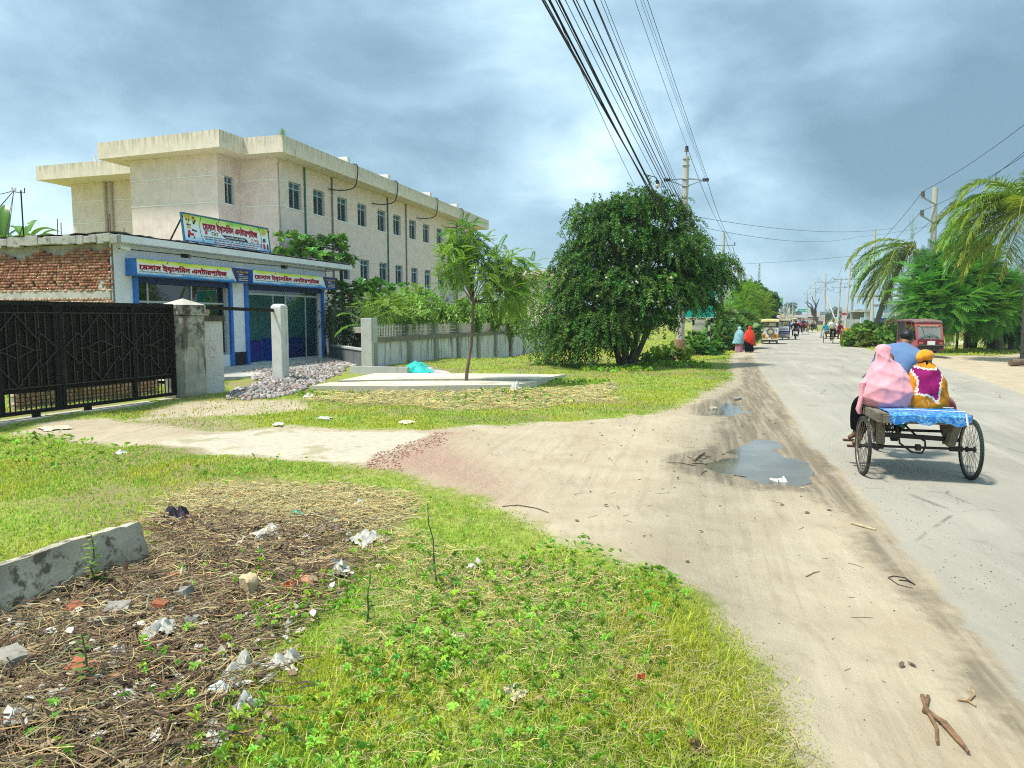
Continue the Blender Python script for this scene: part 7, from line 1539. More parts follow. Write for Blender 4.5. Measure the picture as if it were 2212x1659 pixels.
# ---------------------------------------------------------------- auto-rickshaws
def auto_rickshaw(name, label, loc, rz, body, upper, roof, lower, style, group='battery auto-rickshaws on the road'):
 t = thing(name, label, 'auto-rickshaw', loc, rz, group); W2 = .60; L2 = 1.30
 def small_wheel(c, nm):
  w = bpy.data.objects.new(nm, None); COL.objects.link(w); w.parent = t; w.location = c; MB().torus((0, 0, 0), (1, 0, 0), .155, .05, 24, 9).build('tyre', M_tyre, w, True); MB().cyl((-.04, 0, 0), (.04, 0, 0), .11, n=18).build('rim', M_rim, w)
 for x_ in (-.52, .52): small_wheel((x_, -.75, .205), 'rear_wheel')
 small_wheel((0, 1.12, .205), 'front_wheel')
 lo = MB(); lo.extr([(-L2, .36), (-L2 - .02, .74), (-.3, .74), (-.25, .42), (.45, .42), (.60, .80), (1.18, .86), (1.30, .62), (1.24, .36)], 'x', -W2, W2); lo.build('body', body, t)
 un = MB(); un.b2((-.45, -1.15, .22), (.45, .9, .355)); un.cyl((-.55, -.75, .205), (.55, -.75, .205), .04); un.build('chassis', M_iron, t)
 ml = MB()
 for s_ in (-1, 1): ml.b2((s_ * .44, -1.0, .30), (s_ * .585, -.97, .10));
 ml.build('mudflap', mat('grey rubber', (.22, .21, .20), .8, .2), t)
 fk = MB()
 for s_ in (-.07, .07): fk.bar((s_, 1.0, .6), (s_, 1.12, .2), .03)
 fk.build('fork', M_iron, t); fd = MB(); fd.loft([[(x_, 1.12 + .24 * math.cos(a), .205 + .24 * math.sin(a)) for x_ in (-.08, -.05, .05, .08)] for a in np.linspace(.2, 2.4, 8)], False); fd.build('front_mudguard', body, t)
 pl = MB()
 for x_ in (-W2 + .025, W2 - .025):
  for y_ in (-L2 + .02, -.28, .50): pl.b2((x_ - .022, y_ - .022, .74), (x_ + .022, y_ + .022, 1.72))
  pl.bar((x_, 1.16, .86), (x_, .82, 1.70), .045); pl.b2((x_ - .018, -L2, 1.68), (x_ + .018, .82, 1.72))
 pl.build('pillar', upper if style != 'front' else mat('red frame', (.33, .05, .06), .45, .1), t)
 rf_ = MB(); rr = []
 for y_, z_, k in ((-L2 - .06, 1.70, .96), (-L2 - .03, 1.78, .98), (-L2 + .15, 1.83, .97), (.3, 1.84, .97), (.75, 1.80, .97), (.92, 1.72, .96)): rr.append([(x_ * (W2 + .04) * k, y_, z_ - .05 * x_ * x_ - (.0)) for x_ in np.linspace(-1, 1, 9)] + [(x_ * (W2 + .04) * k, y_ , z_ - .06 - .05 * x_ * x_) for x_ in np.linspace(1, -1, 9)])
 rf_.loft(rr); rf_.build('roof', roof, t, 50)
 st = MB(); st.b2((-.5, -.95, .75), (.5, -.55, .86)); st.b2((-.5, -1.06, .86), (.5, -.96, 1.22)); st.b2((-.32, .0, .72), (.32, .34, .84)); st.build('seat', mat('seat vinyl', (.05, .03, .03), .6, .2), t)
 ws = MB(); ws.add([(-W2 + .05, 1.155, .90), (W2 - .05, 1.155, .90), (W2 - .06, .84, 1.68), (-W2 + .06, .84, 1.68)], [(0, 1, 2, 3)]); ws.build('windscreen', glass_mat('windscreen', (.66, .72, .74), milk=.30), t, fix=False)  # pale diffuse share in the glass stands in for its bright reflection
 hb = MB(); hb.tube([(-.32, .80, 1.02), (0, .92, 1.08), (.32, .80, 1.02)], .015, 6); hb.cyl((0, .92, 1.08), (0, 1.02, .6), .025); hb.build('handlebar', M_iron, t, True)
 bp = MB(); bp.b2((-W2 - .02, -L2 - .07, .30), (W2 + .02, -L2 - .03, .36)); bp.tube([(-W2, -L2 - .05, .40), (-.25, -L2 - .06, .40), (-.2, -L2 - .06, .50), (.2, -L2 - .06, .50), (.25, -L2 - .06, .40), (W2, -L2 - .05, .40)], .014, 6); bp.build('bumper', mat('white bumper', (.62, .62, .58), .45, .1), t)
 for s_ in (-1, 1): MB().b2((s_ * .40 - .06, -L2 - .045, .50), (s_ * .40 + .06, -L2 - .021, .66)).build('tail_light', mat('tail lamp', (.35, .07, .02), .3, .2, 10), t)
 # rear upper panel and window
 up_ = MB(); up_.b2((-W2, -L2 - .02, .745), (W2, -L2 + .02, 1.20)); up_.b2((-W2 + .002, -L2 - .0, 1.56), (W2 - .002, -L2 + .02, 1.72)); up_.b2((-W2 + .002, -L2, 1.203), (-W2 + .12, -L2 + .02, 1.557)); up_.b2((W2 - .12, -L2, 1.203), (W2 - .002, -L2 + .02, 1.557)); up_.build('rear_panel', lower, t)
 for s_ in (-1, 1): MB().b2((s_ * (W2 - .012), -L2 + .03, .75), (s_ * (W2 - .004), -.32, 1.66)).build('side_curtain', upper, t)
 if style == 'spare':
  hd_ = MB(); hd_.b2((-W2 + .003, -L2 - .012, 1.19), (W2 - .003, -L2 - .001, 1.30)); hd_.b2((-W2 + .003, -L2 - .012, 1.57), (W2 - .003, -L2 - .001, 1.71)); hd_.b2((-W2 + .003, -L2 - .011, 1.303), (-W2 + .15, -L2 - .001, 1.567)); hd_.b2((W2 - .15, -L2 - .011, 1.303), (W2 - .003, -L2 - .001, 1.567)); hd_.build('hood', mat('dark canvas', (.025, .03, .028), .8, .3), t)
  sw = bpy.data.objects.new('spare_wheel', None); COL.objects.link(sw); sw.parent = t; sw.location = (.05, -L2 - .09, .93)
  MB().torus((0, 0, 0), (0, 1, 0), .215, .058, 30, 10).build('tyre', mat('dusty tyre', (.16, .145, .10), .9, .2, 8), sw, True); dm = MB(); dm.cyl((0, -.02, 0), (0, .04, 0), .18, n=24); dm.cyl((0, -.045, 0), (0, -.02, 0), .06, n=14)
  for k in range(5): dm.cyl((.11 * math.cos(k * 1.2566), -.03, .11 * math.sin(k * 1.2566)), (.11 * math.cos(k * 1.2566), -.019, .11 * math.sin(k * 1.2566)), .018, n=8)
  dm.build('rim', mat('cream rim', (.50, .48, .36), .5, .15), sw)
  st_ = MB(); st_.tube([(-.48, -L2 - .04, .86), (-.46, -L2 - .05, 1.08), (-.36, -L2 - .05, 1.12), (-.2, -L2 - .05, 1.1)], .012, 5); st_.tube([(.48, -L2 - .04, .9), (.46, -L2 - .05, 1.1), (.36, -L2 - .05, 1.12), (.25, -L2 - .05, 1.1)], .012, 5); st_.build('bracket', M_iron, t)
  pt = MB(); pt.b2((-.26, -L2 - .026, .54), (-.02, -L2 - .0205, .71)); pt.b2((-.1, -L2 - .055, .37), (.1, -L2 - .05, .46)); pt.build('plate', M_wht, t)
  gs = MB(); gs.b2((-.02, -L2 - .027, .55), (.2, -L2 - .0205, .72)); gs.build('grey_patch', mat('grey panel', (.30, .31, .30), .5, .1), t)
 if style == 'blue':
  ap_ = MB(); ap_.b2((-W2 + .06, -L2 - .028, .80), (W2 - .1, -L2 - .021, 1.18)); ap_.build('white_panel', mat('white notice', (.60, .61, .66), .5, .05), t)
  tx = MB(); lettering(tx, 'আসসালামু আলাইকুম', -.48, .98, .12, -L2 - .03, .9, 12); lettering(tx, 'সাতকীরা', -.48, .86, .09, -L2 - .03, .9, 10); tx.build('notice_text', M_navy, t, fix=False)
  cb_ = MB(); cb_.tube([(-W2, -L2 - .04, .56), (-.35, -L2 - .05, .68), (-.15, -L2 - .05, .60), (.15, -L2 - .05, .60), (.35, -L2 - .05, .68), (W2, -L2 - .04, .56)], .013, 6); cb_.tube([(-W2, -L2 - .04, .46), (W2, -L2 - .04, .46)], .012, 6); cb_.build('chrome_bar', M_alu, t)
 if style == 'front':
  fc_ = MB(); fc_.b2((-W2 + .03, 1.262, .60), (W2 - .03, 1.30, .84)); fc_.build('front_panel', mat('deep red panel', (.13, .012, .018), .35, .15), t)
  blk = MB(); blk.b2((-W2 + .08, 1.24, .34), (W2 - .08, 1.315, .60)); blk.build('front_skirt', M_iron, t)
  vis = MB(); vis.add([(-W2, .80, 1.73), (W2, .80, 1.73), (W2 - .01, .93, 1.52), (-W2 + .01, .93, 1.52)], [(0, 1, 2, 3)]); vis.add([(-W2, 1.17, .86), (-W2 + .10, 1.172, .86), (-W2 + .08, .93, 1.52), (-W2, .93, 1.52)], [(0, 1, 2, 3)]); vis.add([(W2, 1.17, .86), (W2 - .10, 1.172, .86), (W2 - .08, .93, 1.52), (W2, .93, 1.52)], [(0, 1, 2, 3)]); vis.v = [(x, y + .02, z) for x, y, z in vis.v]; vis.build('windscreen_surround', body, t, fix=False)
  pl_ = MB(); pl_.b2((-.18, 1.318, .58), (.16, 1.325, .80)); pl_.build('plate', M_wht, t)
  for s_ in (-1, 1): MB().b2((s_ * .43 - .09, 1.302, .64), (s_ * .43 + .09, 1.312, .76)).build('head_lamp', mat('lamp glass', (.45, .12, .10), .15, .2), t)
  sl = MB(); sl.b2((-.40, .963, 1.475), (.40, .970, 1.535)); sl.build('sticker', mat('cream sticker', (.62, .55, .35), .5, .1), t)
  lt = MB(); lettering(lt, 'মা বাবার দোয়া', -.36, 1.485, .05, -.973, .7, 10); lt.v = [(-x, -y, z) for x, y, z in lt.v]; lt.build('sticker_text', M_red, t, fix=False)
  gd = MB(); gd.tube([(-W2 - .06, 1.34, .60), (W2 + .06, 1.34, .60)], .016, 6); gd.tube([(-W2 - .06, 1.34, .60), (-W2 - .06, 1.22, .42)], .014, 6); gd.tube([(W2 + .06, 1.34, .60), (W2 + .06, 1.22, .42)], .014, 6); gd.build('bull_bar', mat('green bar', (.10, .16, .12), .5, .2), t)
  gr = MB(); gr.tube([(-.4, 1.17, .92), (-.3, 1.15, 1.02), (-.12, 1.14, 1.06), (0, 1.13, 1.14), (.12, 1.14, 1.06), (.3, 1.15, 1.0), (.42, 1.17, .94)], .016, 6); gr.tube([(-.12, 1.14, 1.06), (0, 1.15, .97), (.12, 1.14, 1.06)], .014, 6); gr.build('green_handlebar', mat('green tube', (.02, .16, .11), .5, .2), t)
  wp_ = MB(); wp_.bar((.22, 1.11, 1.02), (.28, .97, 1.42), .014); wp_.build('wiper', M_iron, t)
  mr = MB(); mr.bar((-W2 - .01, .95, 1.5), (-W2 - .12, .98, 1.45), .015); mr.bar((W2 + .01, .95, 1.45), (W2 + .16, .98, 1.35), .015); mr.box((-W2 - .14, .98, 1.43), (.07, .02, .14)); mr.box((W2 + .17, .98, 1.28), (.05, .02, .16)); mr.build('mirror', M_iron, t)
  dr = MB()
  for s_ in (-1, 1): dr.b2((s_ * (W2 - .015), .0, .74), (s_ * (W2 - .005), .6, 1.15))
  dr.build('side_door', body, t)
 return t
M_ylw = mat('yellow paint', (.62, .33, .03), .45, .12, 4, dirt=(.25, .16, .06), dirt_lo=.6); M_wpan = mat('white painted panel', (.66, .66, .63), .5, .06); M_canv = mat('black canvas', (.018, .022, .022), .8, .3)
def gnd(qx, qy):
 p = G(qx, qy); p.z = hz(p.x, p.y); return p
auto_rickshaw('auto_rickshaw', 'yellow and white auto-rickshaw seen from behind with a spare wheel', tuple(gnd(1662, 742)), R(-20), M_ylw, M_canv, mat('pale yellow roof', (.62, .52, .22), .5, .1), M_wpan, 'spare')
auto_rickshaw('auto_rickshaw', 'dark blue auto-rickshaw with a white rear notice ahead of the yellow one', tuple(gnd(1690, 733)), R(-20), mat('navy paint', (.012, .03, .19), .4, .15), mat('blue grey canvas', (.03, .045, .06), .8, .2), mat('straw roof', (.36, .31, .20), .8, .25, 12), mat('navy paint', (.012, .03, .19)), 'blue')
rp_ = G(2002, 774); rp_.z = hz(rp_.x, rp_.y)
auto_rickshaw('auto_rickshaw', 'faded red auto-rickshaw facing us with a wide windscreen', tuple(rp_ + Vector((.25, 1.1, 0))), R(180 - 9), mat('faded red paint', (.40, .085, .10), .5, .15, 3), mat('dark side canvas', (.02, .03, .026), .8, .2), mat('grey red roof', (.20, .12, .11), .7, .2), mat('faded red paint', (.40, .085, .10)), 'front')
person('driver in a dark shirt sitting behind the red auto-rickshaw windscreen', tuple(rp_ + Vector((.25, 1.1, 0))), R(180 - 9), {**sit_pose(.78, .08), **{k: (v[0], v[1] + .15, v[2]) for k, v in sit_pose(.78, .08).items()}}, mat('dark shirt', (.03, .035, .04), .8, .2), M_blackc)
# ---------------------------------------------------------------- motorcycle and rider
def motorcycle(label, loc, rz, rlabel):
 t = thing('motorcycle', label, 'motorcycle', loc, rz)
 for y_, nm in ((-.62, 'rear_wheel'), (.64, 'front_wheel')):
  w = bpy.data.objects.new(nm, None); COL.objects.link(w); w.parent = t; w.location = (0, y_, .30); MB().torus((0, 0, 0), (1, 0, 0), .245, .055, 26, 9).build('tyre', M_tyre, w, True); MB().cyl((-.03, 0, 0), (.03, 0, 0), .19, n=18).build('rim', M_rim, w)
 b = MB(); b.loft([[(math.cos(a) * w_, y_, z_ + math.sin(a) * h_) for a in np.linspace(0, 2 * math.pi, 13)[:-1]] for y_, z_, w_, h_ in ((-.75, .74, .06, .05), (-.5, .70, .13, .10), (-.1, .68, .12, .13), (.1, .80, .15, .14), (.35, .84, .12, .12), (.45, .84, .04, .05))]); b.build('body', mat('silver paint', (.45, .46, .46), .35, .1), t, True)
 s = MB(); s.box((0, -.35, .80), (.26, .68, .09), bev=.03); s.build('seat', M_hair, t, True)
 e = MB(); e.box((0, .05, .42), (.26, .42, .30), bev=.04); e.tube([(.12, .1, .35), (.17, -.3, .30), (.17, -.85, .38)], .045, 8); e.build('engine', M_iron, t)
 h = MB(); h.tube([(-.36, .28, 1.02), (-.2, .4, 1.06), (.2, .4, 1.06), (.36, .28, 1.02)], .016, 6)
 for x_ in (-.07, .07): h.tube([(x_, .40, 1.0), (x_, .64, .30)], .022, 6)
 for s_ in (-1, 1): h.tube([(s_ * .25, .36, 1.05), (s_ * .36, .36, 1.25)], .008, 5); h.box((s_ * .38, .36, 1.28), (.11, .02, .07))
 h.build('handlebar', M_iron, t); p = MB(); p.b2((-.14, -.86, .52), (.14, -.84, .70)); p.build('number_plate', M_wht, t); tl2 = MB(); tl2.b2((-.08, -.83, .74), (.08, -.79, .80)); tl2.build('tail_light', mat('red lens', (.4, .02, .02), .3, .1), t)
 return t
mp_ = tuple(gnd(1718, 733)); motorcycle('silver motorcycle with a white number plate ridden away from us', mp_, R(-20), '')
person('motorcyclist in a black jacket seen from behind', mp_, R(-20), dict(pelvis=(0, -.3, .92), chest=(0, -.16, 1.28), neck=(0, -.10, 1.44), head=(0, -.06, 1.58), shl=(-.21, -.15, 1.36), shr=(.21, -.15, 1.36), ell=(-.36, .02, 1.14), elr=(.36, .02, 1.14), wrl=(-.35, .24, 1.05), wrr=(.35, .24, 1.05), hpl=(-.12, -.28, .90), hpr=(.12, -.28, .90), knl=(-.26, .12, .76), knr=(.26, .12, .76), anl=(-.22, -.05, .34), anr=(.22, -.05, .34)), M_blackc, mat('dark jeans', (.02, .025, .04), .8, .2))
# ---------------------------------------------------------------- oncoming van with three people
cvp = gnd(1797, 741); crz = R(180 - 22)
cycle_van('cycle_van', 'oncoming cycle van carrying three people along the right edge of the road', tuple(cvp), crz, None, False, 'cycle vans in the traffic')
def Cv(x, y, z=0): return cvp + Vector((x * math.cos(crz) - y * math.sin(crz), x * math.sin(crz) + y * math.cos(crz), z))
M_teal = mat('teal shirt', (.02, .22, .30), .8, .15); M_ltr = mat('pale trousers', (.42, .47, .50), .8, .1); M_wsh = mat('white shirt', (.66, .67, .66), .8, .06)
RP = dict(pelvis=(0, 1.12, 1.08), chest=(0, 1.22, 1.44), neck=(0, 1.26, 1.60), head=(0, 1.30, 1.74), shl=(-.2, 1.22, 1.52), shr=(.2, 1.22, 1.52), ell=(-.30, 1.36, 1.28), elr=(.30, 1.36, 1.28), wrl=(-.28, 1.50, 1.13), wrr=(.28, 1.50, 1.13), hpl=(-.1, 1.14, 1.04), hpr=(.1, 1.14, 1.04), knl=(-.14, 1.45, .80), knr=(.14, 1.42, .70), anl=(-.14, 1.24, .50), anr=(.15, 1.36, .30))
person('rider in a white shirt pedalling the oncoming cycle van', tuple(cvp), crz, RP, M_wsh, M_blackc, long_sleeve=False)
person('man in a teal shirt and pale trousers sitting on the oncoming van', tuple(Cv(.42, .62, .80)), crz - R(40), sit_pose(0, .05), M_teal, M_ltr)
person('woman in dark red clothes sitting on the oncoming van behind the rider', tuple(Cv(-.42, .62, .80)), crz + R(35), sit_pose(0, .05), M_maroon, M_maroon)
# ---------------------------------------------------------------- two women walking
wp_ = gnd(1596, 760); ww = thing('person', 'walking woman in a pale blue patterned veil and pink striped skirt', 'person', tuple(wp_), R(-20))
def walker(t, h, veil, veil_rings, skirt, sk_rings, seed, hand=None):
 k = h / 1.5; P = stand_pose(h); J = [(*P['pelvis'], .12), (*P['chest'], .12), (*P['neck'], .05), (*P['head'], .085), (*P['hpl'], .09), (*P['knl'], .06), (*P['anl'], .04), (*P['toel'], .035), (*P['hpr'], .09), (*P['knr'], .06), (*P['anr'], .04), (*P['toer'], .035), (*P['shl'], .06), (*P['ell'], .045), (*P['wrl'], .03), (P['wrl'][0], P['wrl'][1] + .03, P['wrl'][2] - .09, .03), (*P['shr'], .06), (*P['elr'], .045), (*P['wrr'], .03), (P['wrr'][0], P['wrr'][1] + .03, P['wrr'][2] - .09, .03)]
 E_ = [(0, 1), (1, 2), (2, 3), (0, 4), (4, 5), (5, 6), (6, 7), (0, 8), (8, 9), (9, 10), (10, 11), (1, 12), (12, 13), (13, 14), (14, 15), (1, 16), (16, 17), (17, 18), (18, 19)]
 for hi, s_ in ((15, -1), (19, 1)):
  q_ = J[hi]
  for f_ in range(4): J.append((q_[0] + (f_ - 1.5) * .012, q_[1] + .015, q_[2] - .06, .008)); E_.append((hi, len(J) - 1))
  J.append((q_[0] - s_ * .04, q_[1] + .03, q_[2] - .02, .009)); E_.append((hi, len(J) - 1))
 skin('body', J, E_, M_skin, t)
 shawl('skirt', [(z * k, x, y, a, b) for z, x, y, a, b in sk_rings], skirt, t, 48, ((9, .5, .3, .018, 1), (5, .3, 1., .012, 0)), 20); shawl('veil', [(z * k, x, y, a, b) for z, x, y, a, b in veil_rings], veil, t, 48, ((7, .6, .3, .014, 1), (4, 1.2, 1., .010, 0)), 30)
SKR = [(.05, .0, .0, .24, .22), (.25, 0, 0, .22, .19), (.55, 0, 0, .20, .16), (.85, 0, 0, .17, .13)]
walker(ww, 1.46, fabric('pale blue veil', (.22, .50, .62), (.40, .66, .74), 14), [(.50, -.07, 0, .30, .22), (.60, -.05, 0, .29, .21), (.80, -.02, 0, .27, .20), (1.05, 0, 0, .235, .17), (1.18, 0, .01, .19, .14), (1.27, 0, .02, .10, .11), (1.36, 0, .03, .098, .11), (1.44, 0, .03, .085, .09), (1.49, 0, .03, .02, .02)], fabric('pink striped skirt', (.36, .13, .20), (.52, .30, .36), 20, stretch=(4, 4, .4)), SKR, 1)
wp2 = gnd(1618, 761.5); w2 = thing('person', 'walking woman in a bright red veil and long black skirt holding a small bag', 'person', tuple(wp2), R(-20))
walker(w2, 1.48, fabric('red veil', (.66, .022, .008), (.78, .05, .015), 6), [(.42, .09, -.02, .10, .10), (.55, .05, 0, .19, .17), (.72, .0, 0, .28, .21), (.90, 0, 0, .28, .20), (1.08, 0, 0, .235, .17), (1.20, 0, .01, .18, .13), (1.28, 0, .02, .09, .10), (1.37, 0, .03, .094, .105), (1.44, 0, .03, .085, .09), (1.49, 0, .03, .02, .02)], M_blackc, SKR, 2)
bgm = MB(); bgm.loft([[(math.cos(a) * r_, math.sin(a) * .05, z) for a in np.linspace(0, 2 * math.pi, 11)[:-1]] for z, r_ in ((0, .04), (.04, .09), (.16, .08), (.26, .03), (.30, .02))]); bgm.tube([(-.02, 0, .29), (0, 0, .40), (.02, 0, .29)], .008, 5)
tag(bgm.build('hand_bag', mat('tan bag', (.52, .24, .07), .6, .2), smooth=True, loc=wp2 + Vector((.33, .05, .36))), 'small tan bag hanging from the hand of the woman in red', 'bag')
# ---------------------------------------------------------------- poles and lines
M_pole = wall_mat('pole concrete', (.56, .53, .47), (.30, .27, .21), .4, .25); M_galv = mat('galvanised steel', (.40, .44, .46), .5, .15, 10, metal=.4); M_ins = mat('brown insulator', (.035, .025, .022), .3, .3)
def pole(name, label, base, top_z, r0=.17, r1=.10, lean=(0, 0), arms=(), group=None, rz=0., stain=False):
 t = thing(name, label, 'utility pole', tuple(base), rz, group); h = top_z - base[2]
 m_ = MB(); m_.tube([(lean[0] * k, lean[1] * k, -.3 + (h + .3) * k) for k in (0, .25, .5, .75, 1)], [r0 + (r1 - r0) * k for k in (0, .25, .5, .75, 1)], 8); m_.build('shaft', M_pole, t, 30)
 am = MB(); im = MB()
 for z, xs in arms:
  lx, ly = lean[0] * z / h, lean[1] * z / h; x0, x1 = min(xs + (0,)), max(xs + (0,)); am.b2((lx + x0 - .05, ly - r0 - .05, z - .035), (lx + x1 + .05, ly - r0 + .02, z + .035))
  for x_ in xs:
   for k in range(3): im.cyl((lx + x_, ly - r0, z + .06 + k * .06), (lx + x_, ly - r0, z + .10 + k * .06), .065, .045, 9)
 if am.v: am.build('cross_arm', M_galv, t); im.build('insulator', M_ins, t)
 return t, h
mpb = at(1468, 776, 32.6); mpb.z = hz(mpb.x, mpb.y); mpt = at(1483, 338, 32.6)
main, mh = pole('utility_pole', 'tall near concrete power pole carrying the whole cable bundle above the tree', mpb, mpt.z, .19, .125, (mpt.x - mpb.x, 0))
def onmain(z): k = (z - mpb.z) / mh; return Vector((mpb.x + (mpt.x - mpb.x) * k, mpb.y, z))
hd_ = MB(); rk = MB(); im = MB(); tp = mpt.z
L_ = lambda p: tuple(Vector(p) - mpb)
for z_ in (tp - .12, tp - .4, tp - 1.0, tp - 1.3, tp - 2.5): hd_.torus(L_(onmain(z_)), (0, 0, 1), .15, .02, 14, 5)
hd_.cyl(L_(onmain(tp)), L_(onmain(tp + .28)), .03)
a1_, a2_ = onmain(tp - 1.0), onmain(tp - 1.0)
for s_ in (-1, 1):
 hd_.bar(L_(onmain(tp - .95)), L_(onmain(tp - 1.05) + Vector((s_ * .78, -.1, 0))), .05); hd_.bar(L_(onmain(tp - 1.3)), L_(onmain(tp - 1.08) + Vector((s_ * .7, -.1, 0))), .04)
 for k in range(4): im.cyl(L_(onmain(tp - 1.03) + Vector((s_ * (.74 + .07 * k), -.1, 0))), L_(onmain(tp - 1.03) + Vector((s_ * (.78 + .07 * k), -.1, 0))), .10, .06, 10)
for k in range(3): im.cyl(L_(onmain(tp + .22 + .08 * k)), L_(onmain(tp + .28 + .08 * k)), .11 - .015 * k, .07, 10)
for k in range(5):
 p = onmain(tp - 2.55 - k * .52) + Vector((.24, -.12, 0)); hd_.bar(L_(onmain(tp - 2.55 - k * .52)), L_(p + Vector((.1, 0, 0))), .03)
 for s_ in (-.05, .05): im.cyl(L_(p + Vector((0, 0, s_ - .03))), L_(p + Vector((0, 0, s_ + .03))), .08, .06, 9)
hd_.bar(L_(onmain(tp - 2.4) + Vector((.24, -.12, 0))), L_(onmain(tp - 4.8) + Vector((.24, -.12, 0))), .05)
for k in range(4): hd_.torus(L_(onmain(tp - 3.2) + Vector((.55, -.2, -.1 * k * .3))), (1, .3 * k, .2), .16, .012, 18, 4)
hd_.build('hardware', M_galv, main); im.build('insulator', M_ins, main)
sl_ = MB(); sl_.tube([(0, 0, -.2), (0, 0, .95)], [.27, .25], 10); sl_.build('muddy_base', mat('muddy clay coat', (.33, .22, .12), .9, .25, 4), main, 30)
PL = {}
def farpole(key, label, qx, qtop, Y, lean_q=0, arms=((6.6, (-.7, .7)), (7.6, (-.8, .8))), r0=.16, group='power poles down the road', name='utility_pole'):
 tpp = at(qx, qtop, Y); b_ = at(qx - lean_q, 687, Y); b_ = Vector((b_.x, Y, 0)); a = tuple((tpp.z - (8.6 - z), x) for z, x in arms)
 PL[key] = (pole(name, label, b_, tpp.z, r0, r0 * .6, (tpp.x - b_.x, 0), a, group)[0], tpp); return PL[key]
farpole('l2', 'concrete pole with a pink handbill beside the roadside shrubs', 1564, 502, 56, 8)
farpole('l3', 'concrete pole rising behind the bright green tree, left of two more', 1594, 563, 84, 3)
farpole('l4', 'pole with stacked insulators above the bright green tree', 1622, 594, 112, 3, ((6.2, (-.6, .1)), (7.0, (-.6, .1)), (7.8, (-.6, .1))))
farpole('l5', 'thin pole above the dark tree leaning over the road', 1646, 612, 140, 1); farpole('l6', 'farthest thin pole on the left above the green road board', 1675, 636, 180, 0)
farpole('r1', 'right-hand pole with two cross arms and a slanted brace', 1784, 590, 112, 3, ((6.0, (-1.2, .3, 1.2)), (7.2, (-1.2, .3, 1.2)))); farpole('r2', 'left post of the tall pole pair past the oncoming van', 1817, 599, 98, 8, ((7.2, (-1.2, .5, 1.3)), (8.3, (-1.0, .6, 1.4))))
farpole('r3', 'right post of the tall pole pair, hung with red and white banners', 1838, 566, 92, 12, ((5.6, (.2, .9)), (6.4, (.2, .9)), (7.4, (.2, .9)), (8.2, (.2, .9)))); farpole('r4', 'whitish pole behind the leaning palm trunk', 1890, 494, 64, 6, ())
farpole('r5', 'slim pole close to the dead tree on the right of the road', 1762, 610, 150, 0, ((6.4, (-1.1, .2, 1.1)), (7.4, (-1.1, 1.1)))); farpole('r6', 'farthest slim pole on the right of the road', 1744, 628, 190, 0)
br = MB(); p = at(1786, 640, 112); br.tube([p, at(1803, 688, 110)], .10, 7); tag(br.build('brace_pole', M_pole), 'slanted concrete brace leaning on the cross-armed pole', 'brace')
tpp = at(2020, 405, 44); bpp = Vector((at(2012, 687, 44).x, 44, 0)); npole, nh = pole('utility_pole', 'pale pole with bent steel brackets above the right-hand palms', bpp, tpp.z, .22, .15, (tpp.x - bpp.x, 0))
hh = MB(); ii = MB()
for z_, dx in ((-.7, -.85), (-1.35, .9), (-1.8, -.85)):
 q_ = Vector((tpp.x - bpp.x, 0, nh)); a = q_ + Vector((0, -.2, z_ - .35)); e_ = q_ + Vector((dx, -.25, z_ + .1)); hh.bar(a, e_, .10, .07); hh.bar(e_ + Vector((-.12, 0, 0)), e_ + Vector((.12, 0, 0)), .08)
 for k in range(4): ii.cyl(e_ + Vector((0, 0, .05 + .08 * k)), e_ + Vector((0, 0, .10 + .08 * k)), .13, .09, 10)
hh.build('bracket', M_galv, npole); ii.build('insulator', M_ins, npole)
pp_ = PL['l2'][0]; pb = MB(); pb.loft([[(.19 * math.sin(a), -.185 * math.cos(a), z) for a in np.linspace(-.8, .8, 7)] for z in (2.1, 3.5)], False); pb.build('handbill', mat('pink handbill', (.70, .36, .45), .8, .15, 5), pp_)
lt = MB(); lettering(lt, '\u09bfবজপ্তি', -.13, 2.95, .28, -.20, .24, 10); lettering(lt, 'বাসা ভাড়া', -.13, 2.4, .28, -.20, .24, 10); lt.build('handbill_text', mat('dark pink ink', (.40, .02, .12), .8, .1), pp_, fix=False)
# wires: each runs from the pole, over the verge and past the camera
def wire(a, b_, sag, r_, label, group, n=14, name='power_cable'):
 a, b_ = Vector(a), Vector(b_); m_ = MB(); m_.tube([a.lerp(b_, i / n) - Vector((0, 0, sag * 4 * (i / n) * (1 - i / n))) for i in range(n + 1)], r_, 5); return tag(m_.build(name, M_cable, smooth=True, fix=False), label, 'cable', group)
def through(qx, top, zt, sag=.25, r_=.011):
 """from a point on the pole to where the line leaves the top of the frame at height zt, and on behind the camera"""
 r3 = ray(qx * K, 0.); t_ = (zt - CH) / r3[2]; pn = Vector((r3[0] * t_, r3[1] * t_, zt)); e = Vector(top) + (pn - Vector(top)) * 1.9; e.z += .2
 return wire(top, e, sag, r_, 'black overhead cable in the bundle running from the near pole over the verge', 'cables of the overhead bundle', 18)
low = [(1187, 3.9, 7.0, .016), (1191, 3.95, 7.05, .010), (1199, 4.2, 7.1, .012), (1202, 4.3, 7.1, .010), (1214, 4.3, 7.1, .010), (1219, 4.5, 7.2, .013), (1221, 4.4, 7.2, .011), (1234, 3.7, 7.3, .007), (1250, 3.4, 7.5, .013), (1257, 3.2, 7.5, .010), (1272, 3.1, 7.7, .013), (1292, 2.9, 7.8, .011), (1294, 2.7, 7.9, .008), (1307, 2.6, 7.9, .006), (1315, 2.5, 8.0, .006)]
for qx, dz, zt, r_ in low: through(qx, onmain(tp - dz) + Vector((.24 - (.25 if qx < 1210 else 0), -.12, 0)), zt, .30, r_)
